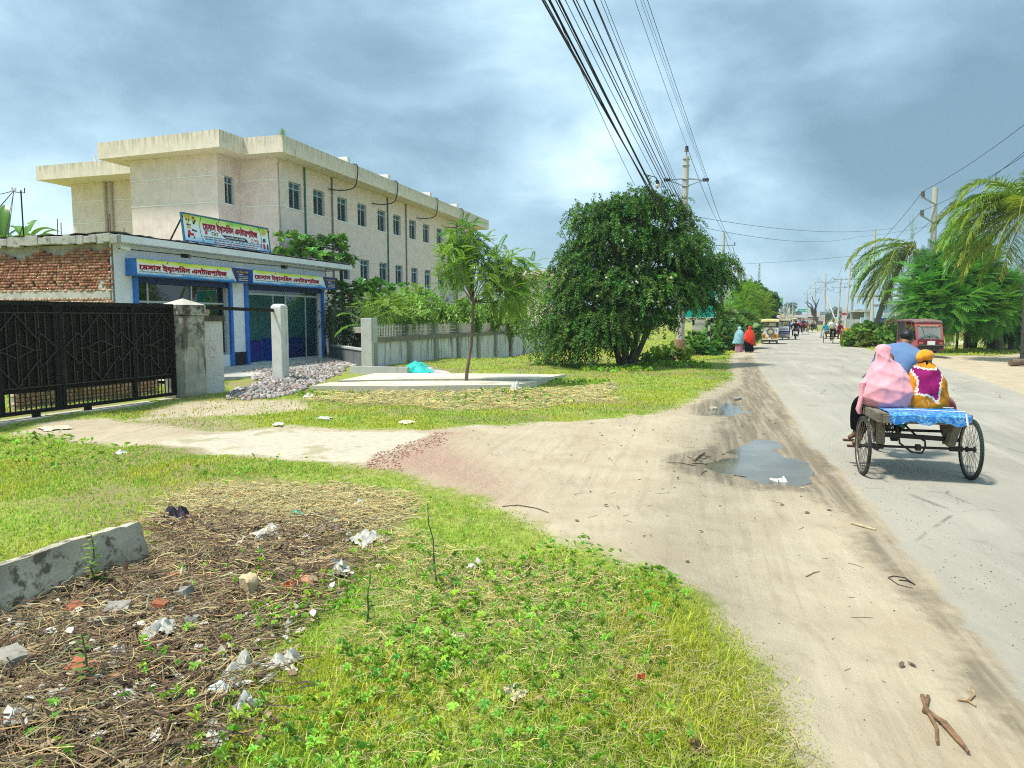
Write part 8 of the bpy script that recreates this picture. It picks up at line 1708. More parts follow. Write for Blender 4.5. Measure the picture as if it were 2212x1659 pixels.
for qx, dz, dx, r_ in ((1372, -.35, 0, .007), (1384, 1.0, .85, .005), (1390, 1.0, .9, .005), (1399, 1.0, .95, .008)): through(qx, onmain(tp - dz) + Vector((dx, -.1, 0)), 9.6, .12, r_)
r3 = at(1372, 402, 27.5); wire(r3, at(1180, -20, 14.5), .1, .008, 'single thin cable dropping into the top of the weeping tree', None)
for dz, dx in ((-.35, 0), (1.0, .9), (1.05, -.8), (2.6, .25), (3.1, .25), (3.6, .25), (4.1, .25)):   # on to the next poles
 q_ = PL['l2'][1]; wire(onmain(tp - dz) + Vector((dx, -.1, 0)), Vector((q_.x + dx * .6, q_.y, q_.z - max(0, dz) * .55)), .35, .012, 'cable strung between the near pole and the pole with the handbill', 'cables between the roadside poles')
seq = ['l2', 'l3', 'l4', 'l5', 'l6']
for a, b_ in zip(seq, seq[1:]):
 for dx, dz in ((0, 0), (-.7, 1.1), (.7, 1.1), (.5, 2.4)): wire(PL[a][1] + Vector((dx, 0, -dz)), PL[b_][1] + Vector((dx, 0, -dz)), .6, .018, 'cable strung between the poles on the left of the road', 'cables between the roadside poles', 8)
seq = ['r3', 'r2', 'r1', 'r5', 'r6']
for a, b_ in zip(seq, seq[1:]):
 for dx, dz in ((-1.1, .6), (1.1, .6), (0, 1.8)): wire(PL[a][1] + Vector((dx, 0, -dz)), PL[b_][1] + Vector((dx, 0, -dz)), .6, .016, 'cable strung between the poles on the right of the road', 'cables between the roadside poles', 8)
for q0, e_ in (((-.85, -.25, -.25), (2330, 175, 26)), ((.9, -.25, -.9), (2330, 225, 26)), ((-.85, -.25, -1.4), (2330, 255, 26))):
 s_ = Vector((tpp.x + q0[0], tpp.y + q0[1], tpp.z + q0[2])); wire(s_, at(*e_), .3, .012, 'thin cable from the bracketed pole out over the palms', 'cables over the right-hand palms'); q_ = PL['r3'][1]; wire(s_, q_ + Vector((q0[0] * .5, 0, q0[2] * .6)), .9, .014, 'cable between the bracketed pole and the pole pair', 'cables over the right-hand palms')
for za, q_, sg in ((2.6, (1935, 492, 60), .5), (3.0, (1850, 512, 75), .6)): wire(onmain(tp - za) + Vector((.3, -.1, 0)), at(*q_), sg, .010, 'thin service cable crossing the road from the near pole', 'cables crossing the road')
wire(at(1850, 512, 75), at(2150, 452, 50), .3, .010, 'thin service cable continuing over the right-hand palms', 'cables crossing the road'); wire(PL['l3'][1] - Vector((0, 0, .4)), PL['r4'][1] - Vector((0, 0, 2.2)), .1, .012, 'level cable crossing the road beyond the near pole', 'cables crossing the road')
ms_top = S(1.05, 5.0, 6.1); wire(ms_top, at(-60, 418, 26), .1, .012, 'wire from the roof mast out to the picture edge', 'service wires of the roof mast'); wire(ms_top, at(-60, 500, 26.5), .1, .010, 'wires dropping from the roof mast towards the bananas', 'service wires of the roof mast'); wire(ms_top, S(.0, 6.0, 4.3), .05, .009, 'wires dropping from the roof mast to the slab edge', 'service wires of the roof mast'); wire(ms_top, S(.05, 4.2, 4.1), .06, .010, 'wires dropping from the roof mast to the slab edge', 'service wires of the roof mast'); wire(ms_top, S(.0, 4.3, 4.1), .05, .008, 'wires dropping from the roof mast to the slab edge', 'service wires of the roof mast')
bu = thing('light_bulb', 'bare light bulb dangling from a wire above the weeping tree', 'light bulb', tuple(at(1420, 402, 26)));
m_ = MB(); m_.sphere((0, 0, 0), (.07, .07, .09), 12, 8); m_.build('bulb', mat('clear bulb', (.5, .48, .36), .1, .1), bu, True); m_ = MB(); m_.cyl((0, 0, .08), (0, 0, .2), .05); m_.tube([(0, 0, .2), (-.05, 0, .3), (-.5, 0, .42)], .015, 5); m_.build('holder', M_cable, bu)
# ---------------------------------------------------------------- road signs
gs_ = thing('road_sign', 'large blank teal-green road sign on striped posts half hidden by the weeping tree', 'road sign', tuple(at(1500, 687, 39) * 1)); gs_.location.z = 0; o = Vector(gs_.location)
M_teals = mat('teal sign sheet', (.0, .42, .33), .35, .05); M_whf = mat('white sign edge', (.75, .78, .76), .4, .05)
x0, x1 = at(1452, 687, 39).x - o.x, at(1546, 687, 39).x - o.x; z0, z1 = 1.9, at(1500, 612, 39).z
m_ = MB(); m_.b2((x0, -.02, z0), (x1, .02, z1)); m_.build('board', M_whf, gs_); m_ = MB(); m_.b2((x0 + .05, -.026, z0 + .05), (x1 - .05, -.021, z1 - .05)); m_.build('face', M_teals, gs_)
for qx in (1463, 1498, 1532):
 x_ = at(qx, 687, 39.1).x - o.x; p = thing('x', None, None); bpy.data.objects.remove(p)
 st = MB(); sb = MB()
 for k in range(9):
  (st if k % 2 else sb).b2((x_ - .05, .03, -.3 + k * .3), (x_ + .05, .13, k * .3))
 pw_ = sb.build('post', mat('black post paint', (.02, .02, .02), .6, .2), gs_); st.build('white_band', mat('white post paint', (.62, .58, .48), .7, .15, 8, dirt=(.30, .12, .05), dirt_lo=.58), pw_)
def board(name, label, qx0, qx1, qy0, qy1, Y, legs=True, face=M_teals, txt=None, grp=None, arm=None):
 a, b_ = at(qx0, qy1, Y), at(qx1, qy0, Y); t = thing(name, label, 'road sign', (a.x, Y, 0), 0, grp); w_, h_ = b_.x - a.x, b_.z - a.z
 m_ = MB(); m_.b2((0, 0, a.z), (w_, .08, b_.z)); m_.build('board', M_whf, t); m_ = MB(); m_.b2((w_ * .03, -.02, a.z + h_ * .05), (w_ * .97, -.01, b_.z - h_ * .05)); m_.build('face', face, t)
 if txt:
  m_ = MB()
  for k, s_ in enumerate(txt): lettering(m_, s_, w_ * .1, b_.z - h_ * (.9 / len(txt)) * (k + .85), h_ * .42 / len(txt), -.04, w_ * .8, 8)
  m_.build('lettering', M_wht, t, fix=False)
 if legs:
  m_ = MB()
  for x_ in legs: m_.cyl((w_ * x_, .15, 0), (w_ * x_, .15, b_.z), .09, n=8)
  m_.build('post', M_galv, t)
 return t
board('overhead_sign', 'green direction board with white lettering beside the road behind the dark tree', 1669, 1692, 642, 660, 150, (.25, .85), txt=('সাতকীরা সদর', 'খুলনা মহাসড়ক', 'কলারোয়া'))
board('overhead_sign', 'left of the two far green direction boards over the road', 1702, 1719, 668, 676, 290, (.15, .85), txt=('খুলনা',)); board('overhead_sign', 'right and wider of the far green direction boards over the road', 1722, 1757, 667, 674, 300, (.02, .98), txt=('যশোর  কলারোয়া',))
# bare posts in rows
for i, (x, tq) in enumerate(((1655, 655), (1660, 661), (1666, 659), (1673, 664), (1678, 660), (1683, 664), (1689, 658), (1694, 661), (1699, 658), (1708, 661), (1713, 660), (1650, 662), (1703, 666), (1686, 668))):
 Y_ = 108 + (i % 5) * 6; tp_ = at(x + (i % 3 - 1) * 2.5, tq, Y_); b_ = at(x, 690, Y_); m_ = MB(); m_.tube([(0, 0, -.1), (tp_.x - b_.x, 0, tp_.z)], [.11, .08], 7); tag(m_.build('bamboo_post', mat('pale bamboo', (.46, .42, .33), .8, .2, 4), loc=(b_.x, Y_, 0)), 'pale bare post in the cluster left of the road beyond the auto-rickshaws', 'post', 'bare posts beyond the auto-rickshaws')
# lattice mast and dead tree
lm = thing('lattice_mast', 'thin far lattice mast rising above the poles on the left', 'mast', tuple(at(1637, 687, 190) * 1)); lm.location.z = 0; hh_ = at(1640, 568, 190).z; m_ = MB()
for a in range(3): m_.bar((.5 * math.cos(a * 2.094), .5 * math.sin(a * 2.094), 0), (.15 * math.cos(a * 2.094), .15 * math.sin(a * 2.094), hh_), .09)
m_.build('leg', M_galv, lm); m_ = MB()
for k in range(16):
 z_ = hh_ * k / 16; r_ = .5 - .35 * k / 16
 for a in range(3): m_.bar((r_ * math.cos(a * 2.094), r_ * math.sin(a * 2.094), z_), (r_ * .97 * math.cos((a + 1) * 2.094), r_ * .97 * math.sin((a + 1) * 2.094), z_ + hh_ / 16), .05)
m_.bar((-.6, 0, hh_ * .8), (.6, 0, hh_ * .8), .08); m_.bar((-.6, 0, hh_ * .6), (.6, 0, hh_ * .6), .08); m_.build('bracing', M_galv, lm)
dt = thing('dead_tree', 'leafless dark tree among the poles on the right of the road', 'tree', (at(1762, 687, 130).x, 130, 0)); m_ = MB(); o = Vector(dt.location)
for q_ in ((1738, 652), (1743, 648), (1755, 640), (1765, 655), (1770, 645), (1750, 662)): limb(m_, [p - o for p in bend((o.x, o.y, 2.0), at(q_[0], q_[1], 130), (0, 0, .4), 5, .25)], .16, .05, 6)
limb(m_, [(0, 0, -.2), (.1, 0, 1.2), (0, 0, 2.1)], .3, .2, 8); m_.build('trunk', M_barkd, dt, True)
# ---------------------------------------------------------------- kiosks and far things on the right
def kiosk(label, qx0, qx1, qy0, Y, body, upper, parts):
 a, b_ = at(qx0, 687, Y), at(qx1, qy0, Y); w_, h_ = b_.x - a.x, b_.z; t = thing('kiosk', label, 'kiosk', (a.x, Y, 0), R(-4)); m_ = MB(); m_.b2((0, 0, 0), (w_, 2.2, h_ * .52)); m_.build('wall', body, t); m_ = MB(); m_.b2((-.05, -.1, h_ * .523), (w_ + .05, 2.25, h_ * .98)); m_.build('upper_board', upper, t)
 for nm, mt_, x0_, x1_, z0_, z1_ in parts: m_ = MB(); m_.b2((w_ * x0_, -.16, h_ * z0_), (w_ * x1_, -.11 if z0_ > .52 else -.004, h_ * z1_)); m_.build(nm, mt_, t)
 rf = MB(); rf.b2((-.15, -.35, h_ * .983), (w_ + .15, 2.4, h_ * 1.01)); rf.build('roof', M_galv, t); return t, w_, h_
M_sky = mat('pale blue board', (.36, .55, .66), .5, .15, 3); M_blu = mat('kiosk blue', (.01, .16, .46), .5, .15)
k1, w_, h_ = kiosk('blue kiosk with a slatted window and a pale blue board above', 1903, 1931, 657, 90, M_blu, M_sky, [('window', mat('slatted shutter', (.52, .55, .56), .5, .2, 30, stretch=(8, 1, .3)), .28, .68, .20, .48), ('poster', mat('deep blue poster', (.01, .05, .30), .5, .2, 5), .72, .98, .14, .50), ('poster', mat('deep blue poster', (.01, .05, .30)), .02, .26, .10, .50)])
lt = MB(); lettering(lt, 'মোবাইল', w_ * .1, h_ * .6, h_ * .16, -.13, w_ * .8, 10); lt.build('board_text', M_wht, k1, fix=False)
k2, w_, h_ = kiosk('white kiosk with dark blue picture panels beside the blue one', 1932, 2003, 651, 92, mat('kiosk white', (.66, .68, .70), .6, .08), mat('kiosk white', (.66, .68, .70)), [('picture_panel', mat('deep blue poster', (.01, .05, .30)), .06, .22, .14, .32), ('picture_panel', mat('deep blue poster', (.01, .05, .30)), .06, .22, .34, .51), ('picture_panel', mat('navy mosaic poster', (.02, .03, .16), .5, .6, 12), .47, .66, .62, .86), ('picture_panel', mat('cyan poster', (.05, .38, .60), .5, .3, 6), .70, .82, .60, .74)])
bb2 = board('billboard', 'small pale blue billboard standing in the field past the oncoming van', 1859, 1876, 686, 698, 84, (.1, .9), M_sky)
cw = MB(); a, b_ = at(1820, 687, 120), at(1945, 687, 105)
n_ = 150
for i in range(n_):
 p = a.lerp(b_, i / n_); q_ = a.lerp(b_, (i + 1) / n_); o_ = .06 if i % 2 else 0; cw.add([(p.x, p.y - o_, 0), (q_.x, q_.y - (.06 - o_), 0), (q_.x, q_.y - (.06 - o_), 1.7), (p.x, p.y - o_, 1.7)], [(0, 1, 2, 3)])
tag(cw.build('tin_fence', mat('corrugated tin', (.36, .38, .38), .5, .2, 2, metal=.2, dirt=(.25, .15, .10), dirt_lo=.58), fix=False), 'long corrugated tin fence behind the field on the right', 'fence')
bm_ = thing('concrete_frame_house', 'unfinished grey concrete house frame behind the leaning palm', 'building', (at(1868, 687, 150).x, 150, 0)); m_ = MB()
for z_ in (3.2, 6.4): m_.b2((0, 0, z_), (9, 7, z_ + .3))
m_.build('floor_slab', M_slab, bm_); m_ = MB()
for x_ in (.3, 4.5, 8.7):
 for y_ in (.3, 6.5): m_.b2((x_ - .2, y_ - .2, 0), (x_ + .2, y_ + .2, 7.6))
m_.build('column', M_slab, bm_); m_ = MB(); m_.b2((.5, 6.6, 0), (8.6, 6.8, 3.15)); m_.b2((.55, .1, 0), (4.2, .25, 3.15)); m_.build('wall', mat('far grey wall', (.30, .32, .31), .9, .2), bm_)
def hung(label, qx, qy0, qy1, Y, wq, mats, name='banner'):
 t = thing(name, label, 'banner', tuple(at(qx, qy1, Y))); h_ = at(qx, qy0, Y).z - t.location.z; w_ = wq * K / 720 * Y; z_ = 0
 for f_, mt_, nm in mats: m_ = MB(); m_.b2((-w_ / 2, -.03, z_), (w_ / 2, .0, z_ + h_ * f_ - .01)); m_.build(nm, mt_, t); z_ += h_ * f_
 return t
M_rb = mat('red banner', (.55, .03, .04), .6, .1); M_wb = mat('white banner', (.66, .66, .67), .6, .08, 6); M_pb = mat('pinkish poster', (.62, .48, .50), .6, .25, 4); M_gb = mat('grey picture poster', (.26, .30, .38), .6, .5, 4)
hung('white banner with a red middle tied to the pole pair', 1823, 668, 693, 91, 10, [(.48, M_wb, 'white_sheet'), (.22, M_rb, 'red_sheet'), (.3, M_wb, 'portrait_sheet')]); hung('grey picture poster on the cross-armed pole', 1776, 673, 681, 108, 10, [(1., M_gb, 'sheet')]); hung('pinkish poster tilted below the grey picture poster', 1774, 682, 694, 107, 12, [(1., M_pb, 'sheet')])
hung('white cloth banner hanging by the dead tree', 1747, 667, 684, 125, 5, [(1., M_wb, 'sheet')]); hung('white paper tied among the bare posts', 1704, 665, 676, 115, 4, [(1., M_wb, 'sheet')]); hung('white sign with small lettering left of the bare posts', 1653, 668, 684, 100, 6, [(.6, M_wb, 'sheet'), (.4, M_wb, 'top_sheet')])
yb = MB(); p = gnd(1828, 716); yb.cyl((0, 0, 0), (0, 0, .9), .36, .34, 18); yb.torus((0, 0, .3), (0, 0, 1), .36, .02, 18, 5); yb.torus((0, 0, .6), (0, 0, 1), .355, .02, 18, 5); tag(yb.build('barrel', mat('yellow barrel', (.66, .34, .03), .5, .1), loc=at(1828, 713, 74) * 1, smooth=30), 'yellow barrel at the foot of the bannered pole', 'barrel'); yb = bpy.data.objects['barrel']; yb.location.z = 0
lgm = MB(); p = at(2183, 783, 29.0); lgm.tube([(0, 0, .14), (.8, .1, .15), (2.6, .35, .13)], [.145, .14, .12], 14); lgm.tube([(-.004, 0, .14), (-.002, 0, .14)], [.12, .12], 12); lo_ = lgm.build('log', M_bark, smooth=30, loc=(p.x, p.y, hz(p.x, p.y))); tag(lo_, 'cut log lying on the bare ground at the right edge', 'log')
# walls and houses seen between the trees
hs = thing('pale_house', 'pale house with a small blue window glimpsed between sapling and weeping tree', 'house', (at(1095, 687, 80).x, 80, 0), R(-16)); w_ = 6.5; h_ = at(1120, 585, 80).z
m_ = MB(); holed(m_, 0, w_, 0, h_ - .6, [(4.3, 5.3, h_ - 3.6, h_ - 2.0), (1.0, 2.2, h_ - 3.8, h_ - 2.0)]); m_.build('wall', M_cream, hs, fix=False); m_ = MB(); m_.b2((-.4, -.5, h_ - .6), (w_ + .4, 9, h_)); m_.build('roof', M_cream, hs); m_ = MB(); m_.b2((4.3, .1, h_ - 3.6), (5.3, .14, h_ - 2.0)); m_.b2((1.0, .1, h_ - 3.8), (2.2, .14, h_ - 2.0)); m_.build('window', mat('blue pane', (.10, .20, .36), .3, .3), hs); m_ = MB(); m_.b2((.0, .3, 0), (w_, 8.8, h_ - .62)); m_.build('core', M_cream, hs)
tw = thing('concrete_tower', 'thin open concrete tower frame behind the pole with the handbill', 'tower', (at(1576, 687, 95).x, 95, 0)); m_ = MB(); h_ = at(1580, 580, 95).z
for x_ in (0, 1.4):
 for y_ in (0, 1.4): m_.b2((x_ - .1, y_ - .1, 0), (x_ + .1, y_ + .1, h_))
m_.build('column', M_pole, tw); m_ = MB()
for k in range(1, 6): m_.b2((-.25, -.25, h_ * k / 5 - .3), (1.65, 1.65, h_ * k / 5 - .15))
m_.build('platform', M_pole, tw)
fwl = MB(); a, b_ = at(1500, 687, 56), at(1572, 687, 62)
for i in range(40): p = a.lerp(b_, i / 40); fwl.b2((p.x - .04, p.y, 0), (p.x + .04, p.y + .03, 1.75))
fwl.bar(a + Vector((0, .05, -.35)), b_ + Vector((0, .05, -.35)), .05); fwl.bar(a + Vector((0, .05, -1.3)), b_ + Vector((0, .05, -1.3)), .05)
tag(fwl.build('picket_fence', M_gr), 'pale picket fence behind the green sign posts', 'fence')
# ---------------------------------------------------------------- distant trees and traffic
def far_tree(label, qx, qtop, Y, wq, col, grp='trees along the far horizon', sub=None):
 b_ = Vector((at(qx, 687, Y).x, Y, 0)); w_ = wq * K / 720 * Y; h_ = at(qx, qtop, Y).z; t = thing('far_tree', label, 'tree', tuple(b_), 0, grp); cl = []
 for k in range(9): a = rnd.uniform(0, 6.28); cl.append((w_ * .33 * math.cos(a) * rnd.random() ** .5, w_ * .25 * math.sin(a), h_ * rnd.uniform(.38, .82), w_ * rnd.uniform(.15, .24)))
 crown('crown', t, cl, leaf2(.7, 1, .1, .1), 1500, w_ * .055, col, droop=.2, var=.35, flat=.85); m_ = MB(); limb(m_, [(0, 0, -.2), (.1, 0, h_ * .3), (0, 0, h_ * .6)], w_ * .03, w_ * .015); m_.build('trunk', M_barkd, t)
FT = [(1560, 652, 120, 50, (.06, .13, .03), 'rounded tree behind the roadside thicket'), (1600, 640, 135, 40, (.06, .13, .03), 'far dark tree topping the bright tree'), (1690, 652, 210, 26, (.05, .11, .035), 'far tree right behind the green direction board'), (1706, 646, 230, 34, (.05, .11, .035), 'taller far tree between the direction boards'), (1722, 670, 260, 30, (.05, .10, .04), 'low far tree under the left far direction board'), (1652, 668, 160, 22, (.06, .13, .04), 'far tree under the thin mast'), (1800, 662, 190, 40, (.045, .10, .03), 'large dark tree behind the cross-armed pole'), (1783, 672, 210, 30, (.05, .11, .035), 'dark tree left of the slanted brace'), (1830, 676, 230, 46, (.06, .11, .045), 'hazy tree behind the bannered pole'), (1862, 668, 240, 46, (.06, .12, .05), 'hazy tree behind the small billboard'), (1895, 672, 250, 40, (.06, .12, .05), 'hazy tree behind the concrete house frame'), (1920, 676, 260, 40, (.06, .12, .05), 'hazy tree behind the blue kiosk'), (2050, 682, 230, 60, (.06, .13, .045), 'far tree under the feathery canopy'), (2110, 684, 230, 60, (.06, .13, .045), 'far tree between the palm trunks'), (2170, 682, 230, 60, (.06, .13, .045), 'far tree behind the rightmost palms'), (2230, 682, 230, 60, (.06, .13, .045), 'far tree at the right picture edge'), (1990, 680, 240, 50, (.06, .13, .045), 'far tree above the red auto-rickshaw'), (1500, 660, 110, 50, (.06, .13, .03), 'tree behind the green sign'), (1450, 655, 110, 60, (.06, .13, .03), 'tree behind the weeping tree'), (1160, 648, 100, 60, (.07, .14, .03), 'tree behind the thorny bush')]
for qx, qt, Y_, wq, c_, lab in FT: far_tree(lab, qx, qt, Y_, wq, c_)
base_auto = [o for o in COL.objects if o.name.startswith('auto_rickshaw')]
def put(src, qx, qy, rz, label, grp):
 p = gnd(qx, qy); c = copy_tree(src); c.location = p; c.rotation_euler = (0, 0, rz); c['label'] = label; c['group'] = grp; return c
src_y = [o for o in base_auto if 'yellow' in o['label']][0]; src_b = [o for o in base_auto if 'dark blue' in o['label']][0]; src_r = [o for o in base_auto if 'faded red' in o['label']][0]; src_v = [o for o in COL.objects if o.get('label', '').startswith('oncoming cycle van')][0]
put(src_r, 1645, 727, R(160), 'red auto-rickshaw half hidden behind the roadside shrubs', 'distant auto-rickshaws'); put(src_r, 1748, 704, R(160), 'small distant auto-rickshaw coming towards us in the traffic', 'distant auto-rickshaws'); put(src_b, 1703, 713, R(-22), 'distant auto-rickshaw seen from behind in the traffic', 'distant auto-rickshaws'); put(src_y, 1715, 706, R(-22), 'distant auto-rickshaw seen from behind in the traffic', 'distant auto-rickshaws'); put(src_r, 1735, 703, R(160), 'small distant auto-rickshaw coming towards us in the traffic', 'distant auto-rickshaws')
for qx, qy, lab, hx in ((1734, 722, 'loaded cycle van coming towards us behind the motorcyclist', 1), (1755, 718, 'cycle van heaped with brown sacks at the right edge of the traffic', 2), (1725, 709, 'distant cycle van in the far traffic', 0), (1742, 708, 'distant cycle van in the far traffic', 0)):
 put(src_v, qx, qy, R(158), lab, 'cycle vans in the traffic'); p = gnd(qx, qy); rz = R(158)
 PP = {k: v for k, v in RP.items()}
 person({1: 'rider in a dark shirt on the loaded cycle van behind the motorcyclist', 2: 'rider on the cycle van with brown sacks', 0: 'distant rider on a cycle van in the far traffic'}[hx], tuple(p), rz, PP, mat('far shirt %d' % hx, ((.45, .5, .6), (.05, .05, .07), (.35, .3, .25))[hx], .8, .1), M_blackc, detail=False, group='distant riders')
 if hx:
  sk_m = MB(); sk_m.sphere((0, .4, 1.05), (.55, .7, .38), 16, 10, .06, rnd); sk_m.sphere((.2, .0, 1.2), (.4, .4, .3), 14, 8, .06, rnd)
  sk_o = sk_m.build('sack_heap', mat('sack cloth' if hx == 2 else 'red bundle', (.20, .17, .12) if hx == 2 else (.40, .03, .06), .9, .3, 5), smooth=True, loc=p, rz=rz); tag(sk_o, 'heap of brown sacks on the distant cycle van' if hx == 2 else 'red bundle on the loaded cycle van behind the motorcyclist', 'load')
for i, (qx, qy) in enumerate(((1708, 712), (1720, 716), (1728, 712), (1697, 716), (1760, 708))):
 p = gnd(qx, qy); person('distant person walking among the far traffic', tuple(p), R(-20 + 180 * (i % 2)), stand_pose(1.6), mat('far cloth %d' % i, ((.5, .12, .1), (.55, .55, .5), (.1, .25, .4), (.5, .4, .15), (.3, .3, .35))[i], .8, .1), mat('far trouser', (.06, .06, .08), .8, .2), detail=False, group='people in the far traffic')
for i, (qx, Y_, wq, hq) in enumerate(((1728, 250, 22, 12), (1752, 230, 16, 10), (1700, 220, 14, 10), (1770, 200, 14, 9), (1684, 190, 14, 9))):
 a = at(qx - wq / 2, 687, Y_); w_ = wq * K / 720 * Y_; h_ = 2.6 + .4 * (i % 2); t = thing('market_stall', 'low brown roadside stall far down the road', 'stall', (a.x, Y_, 0), R(-20), 'stalls far down the road'); m_ = MB(); m_.b2((0, 0, 0), (w_, 3, h_ * .75)); m_.build('body', mat('stall brown', (.16, .12, .09), .9, .3), t); m_ = MB(); m_.extr([(-.6, h_ * .8), (3.4, h_ * .8), (1.4, h_ * 1.15)], 'x', -.4, w_ + .4); m_.build('roof', mat('stall tin roof', (.30, .26, .21), .8, .25), t)
# ---------------------------------------------------------------- puddles
def puddle(poly, z, col, nm):
 c = np.mean(np.array(poly), 0); m_ = MB(); pts = [(c[0] + (p[0] - c[0]) * 1.25, c[1] + (p[1] - c[1]) * 1.25, z) for p in poly]; m_.add(pts, [tuple(range(len(pts)))]); return tag(m_.build(nm, mat('puddle water', (.17, .155, .115), .07, .2, 2, spec=.4), fix=False), kind='structure')
def dip(poly, f):
 a = np.array(poly); c = a.mean(0); xs = np.concatenate([c + (a - c) * k for k in (.75, .9, 1.0)]); return float(np.quantile(hgt(xs[:, 0], xs[:, 1]), f))
puddle(pud1_w, dip(pud1_w, .72), 0, 'puddle_water'); puddle(pud2_w, dip(pud2_w, .7), 0, 'puddle_water')
# ---------------------------------------------------------------- rubble, litter and debris
def rubble(name, polyq, n, smin, smax, cols, z=.0, pile=.0):
 poly_ = gp(polyq); a = np.array(poly_); x = nr.uniform(a[:, 0].min(), a[:, 0].max(), n * 4); y = nr.uniform(a[:, 1].min(), a[:, 1].max(), n * 4); s_ = sdpoly(x, y, poly_) + (fbm(x, y, 1.5, 3) - .5) * .6; k_ = np.nonzero(s_ > 0)[0][:n]; x, y, s_ = x[k_], y[k_], s_[k_]; n = len(x)
 cu = np.array([(sx_, sy_, sz_) for sz_ in (-1, 1) for sx_, sy_ in ((-1, -1), (1, -1), (1, 1), (-1, 1))], float) * .5; cf = np.array([(3, 2, 1, 0), (4, 5, 6, 7), (0, 1, 5, 4), (1, 2, 6, 5), (2, 3, 7, 6), (3, 0, 4, 7)])
 sz = nr.uniform(smin, smax, n); P = np.stack([x, y, hgt(x, y) + z + sz * .2 + nr.random(n) * pile * sstep(s_, 0, .8)], 1); V = cu[None] * (1 + nr.normal(0, .22, (n, 8, 3))) * (sz[:, None] * nr.uniform(.6, 1.2, (n, 3)))[:, None, :]; Rm = frames(rdir(n), rdir(n)); V = np.einsum('mij,mnj->mni', Rm, V) + P[:, None]
 c = np.array(cols)[nr.integers(0, len(cols), n)] * nr.uniform(.75, 1.2, (n, 1)); return tag(arr_mesh(name, V.reshape(-1, 3), (cf[None] + (np.arange(n) * 8)[:, None, None]).reshape(-1, 4), col_mat('rubble', .95, .2, .5, 50), None, np.repeat(c, 8, 0)), kind='stuff')
BRC = [(.36, .31, .28), (.42, .39, .36), (.46, .44, .41), (.32, .22, .19), (.38, .35, .32), (.24, .22, .20)]
rubble('brick_rubble', [(492, 862), (500, 845), (560, 826), (530, 806), (600, 792), (700, 776), (762, 788), (745, 802), (690, 826), (655, 842), (600, 862)], 5200, .025, .10, BRC, 0, .07)
rubble('brick_chips', [(770, 1005), (850, 972), (900, 948), (955, 935), (975, 945), (900, 975), (850, 1000), (900, 1030), (1020, 1050), (1060, 1075), (980, 1050), (880, 1020)], 900, .008, .024, [(.42, .20, .14), (.48, .30, .22), (.55, .44, .35)])
rubble('pebbles', [(1000, 940), (1500, 890), (1700, 900), (2000, 1250), (2300, 1659), (1900, 1659), (1500, 1250), (1150, 1090)], 700, .003, .008, [(.50, .44, .33), (.30, .26, .2), (.62, .57, .46), (.18, .15, .11)])
rubble('road_grit', [(1760, 930), (1860, 1050), (2212, 1470), (2400, 1700), (2500, 1500), (2100, 1100), (1900, 930)], 700, .004, .009, [(.15, .13, .11), (.3, .27, .22), (.5, .46, .4)])
rubble('litter', [(0, 1310), (300, 1210), (390, 1130), (700, 1130), (830, 1170), (700, 1320), (620, 1500), (540, 1659), (0, 1659)], 300, .012, .04, [(.46, .42, .34), (.40, .35, .27), (.22, .16, .10), (.6, .58, .54), (.28, .22, .14), (.2, .15, .1)], .02)
def scraps(name, polyq, n, s0, s1, cols, lift=.02):
 poly_ = gp(polyq); a = np.array(poly_); x = nr.uniform(a[:, 0].min(), a[:, 0].max(), n * 4); y = nr.uniform(a[:, 1].min(), a[:, 1].max(), n * 4); k_ = np.nonzero(sdpoly(x, y, poly_) > 0)[0][:n]; x, y = x[k_], y[k_]; n = len(x); V, Fc, C = scatter(leaf(.55, 1, .12, -.1), frames(rdir(n) * np.array([1, 1, .25]), rdir(n) * .5 + np.array([0, 0, 1.])), np.stack([x, y, hgt(x, y) + nr.uniform(.005, lift, n)], 1), nr.uniform(s0, s1, n), np.array(cols)[nr.integers(0, len(cols), n)] * nr.uniform(.7, 1.2, (n, 1))); return tag(arr_mesh(name, V, Fc, col_mat('scrap', .8, .3), None, C), kind='stuff')
scraps('fallen_leaves', [(0, 1310), (300, 1210), (390, 1110), (800, 1120), (840, 1200), (700, 1320), (620, 1500), (540, 1659), (0, 1659)], 900, .03, .09, [(.20, .13, .07), (.34, .26, .15), (.13, .08, .05), (.45, .40, .30), (.60, .57, .50)], .06)
scraps('fallen_leaves', [(1000, 930), (1590, 820), (1640, 800), (1760, 960), (2300, 1659), (1900, 1659), (1500, 1250), (1150, 1090)], 170, .02, .07, [(.20, .15, .09), (.12, .09, .06), (.45, .38, .26)], .01)
def twigs(name, polyq, n, l0, l1, r_, col):
 poly_ = gp(polyq); a = np.array(poly_); m_ = MB(); c = 0
 while c < n:
  x, y = rnd.uniform(a[:, 0].min(), a[:, 0].max()), rnd.uniform(a[:, 1].min(), a[:, 1].max())
  if sdpoly(np.array([x]), np.array([y]), poly_)[0] < 0: continue
  c += 1; az = rnd.uniform(0, 6.28); l_ = rnd.uniform(l0, l1); b_ = rnd.uniform(-.6, .6); pts = []
  for i in range(5): aa = az + b_ * (i / 4 - .5); x += math.cos(aa) * l_ / 5; y += math.sin(aa) * l_ / 5; pts.append((x, y, hz(x, y) + r_ * 1.1))
  m_.tube(pts, [r_, r_, r_ * .9, r_ * .8, r_ * .5], 5)
 return tag(m_.build(name, mat('dry twig', col, .85, .3, 20), fix=False, smooth=True), kind='stuff')
twigs('dry_twigs', [(1150, 1060), (1500, 900), (1640, 830), (1800, 1020), (2250, 1659), (1900, 1659), (1560, 1260)], 55, .05, .2, .002, (.16, .12, .08))
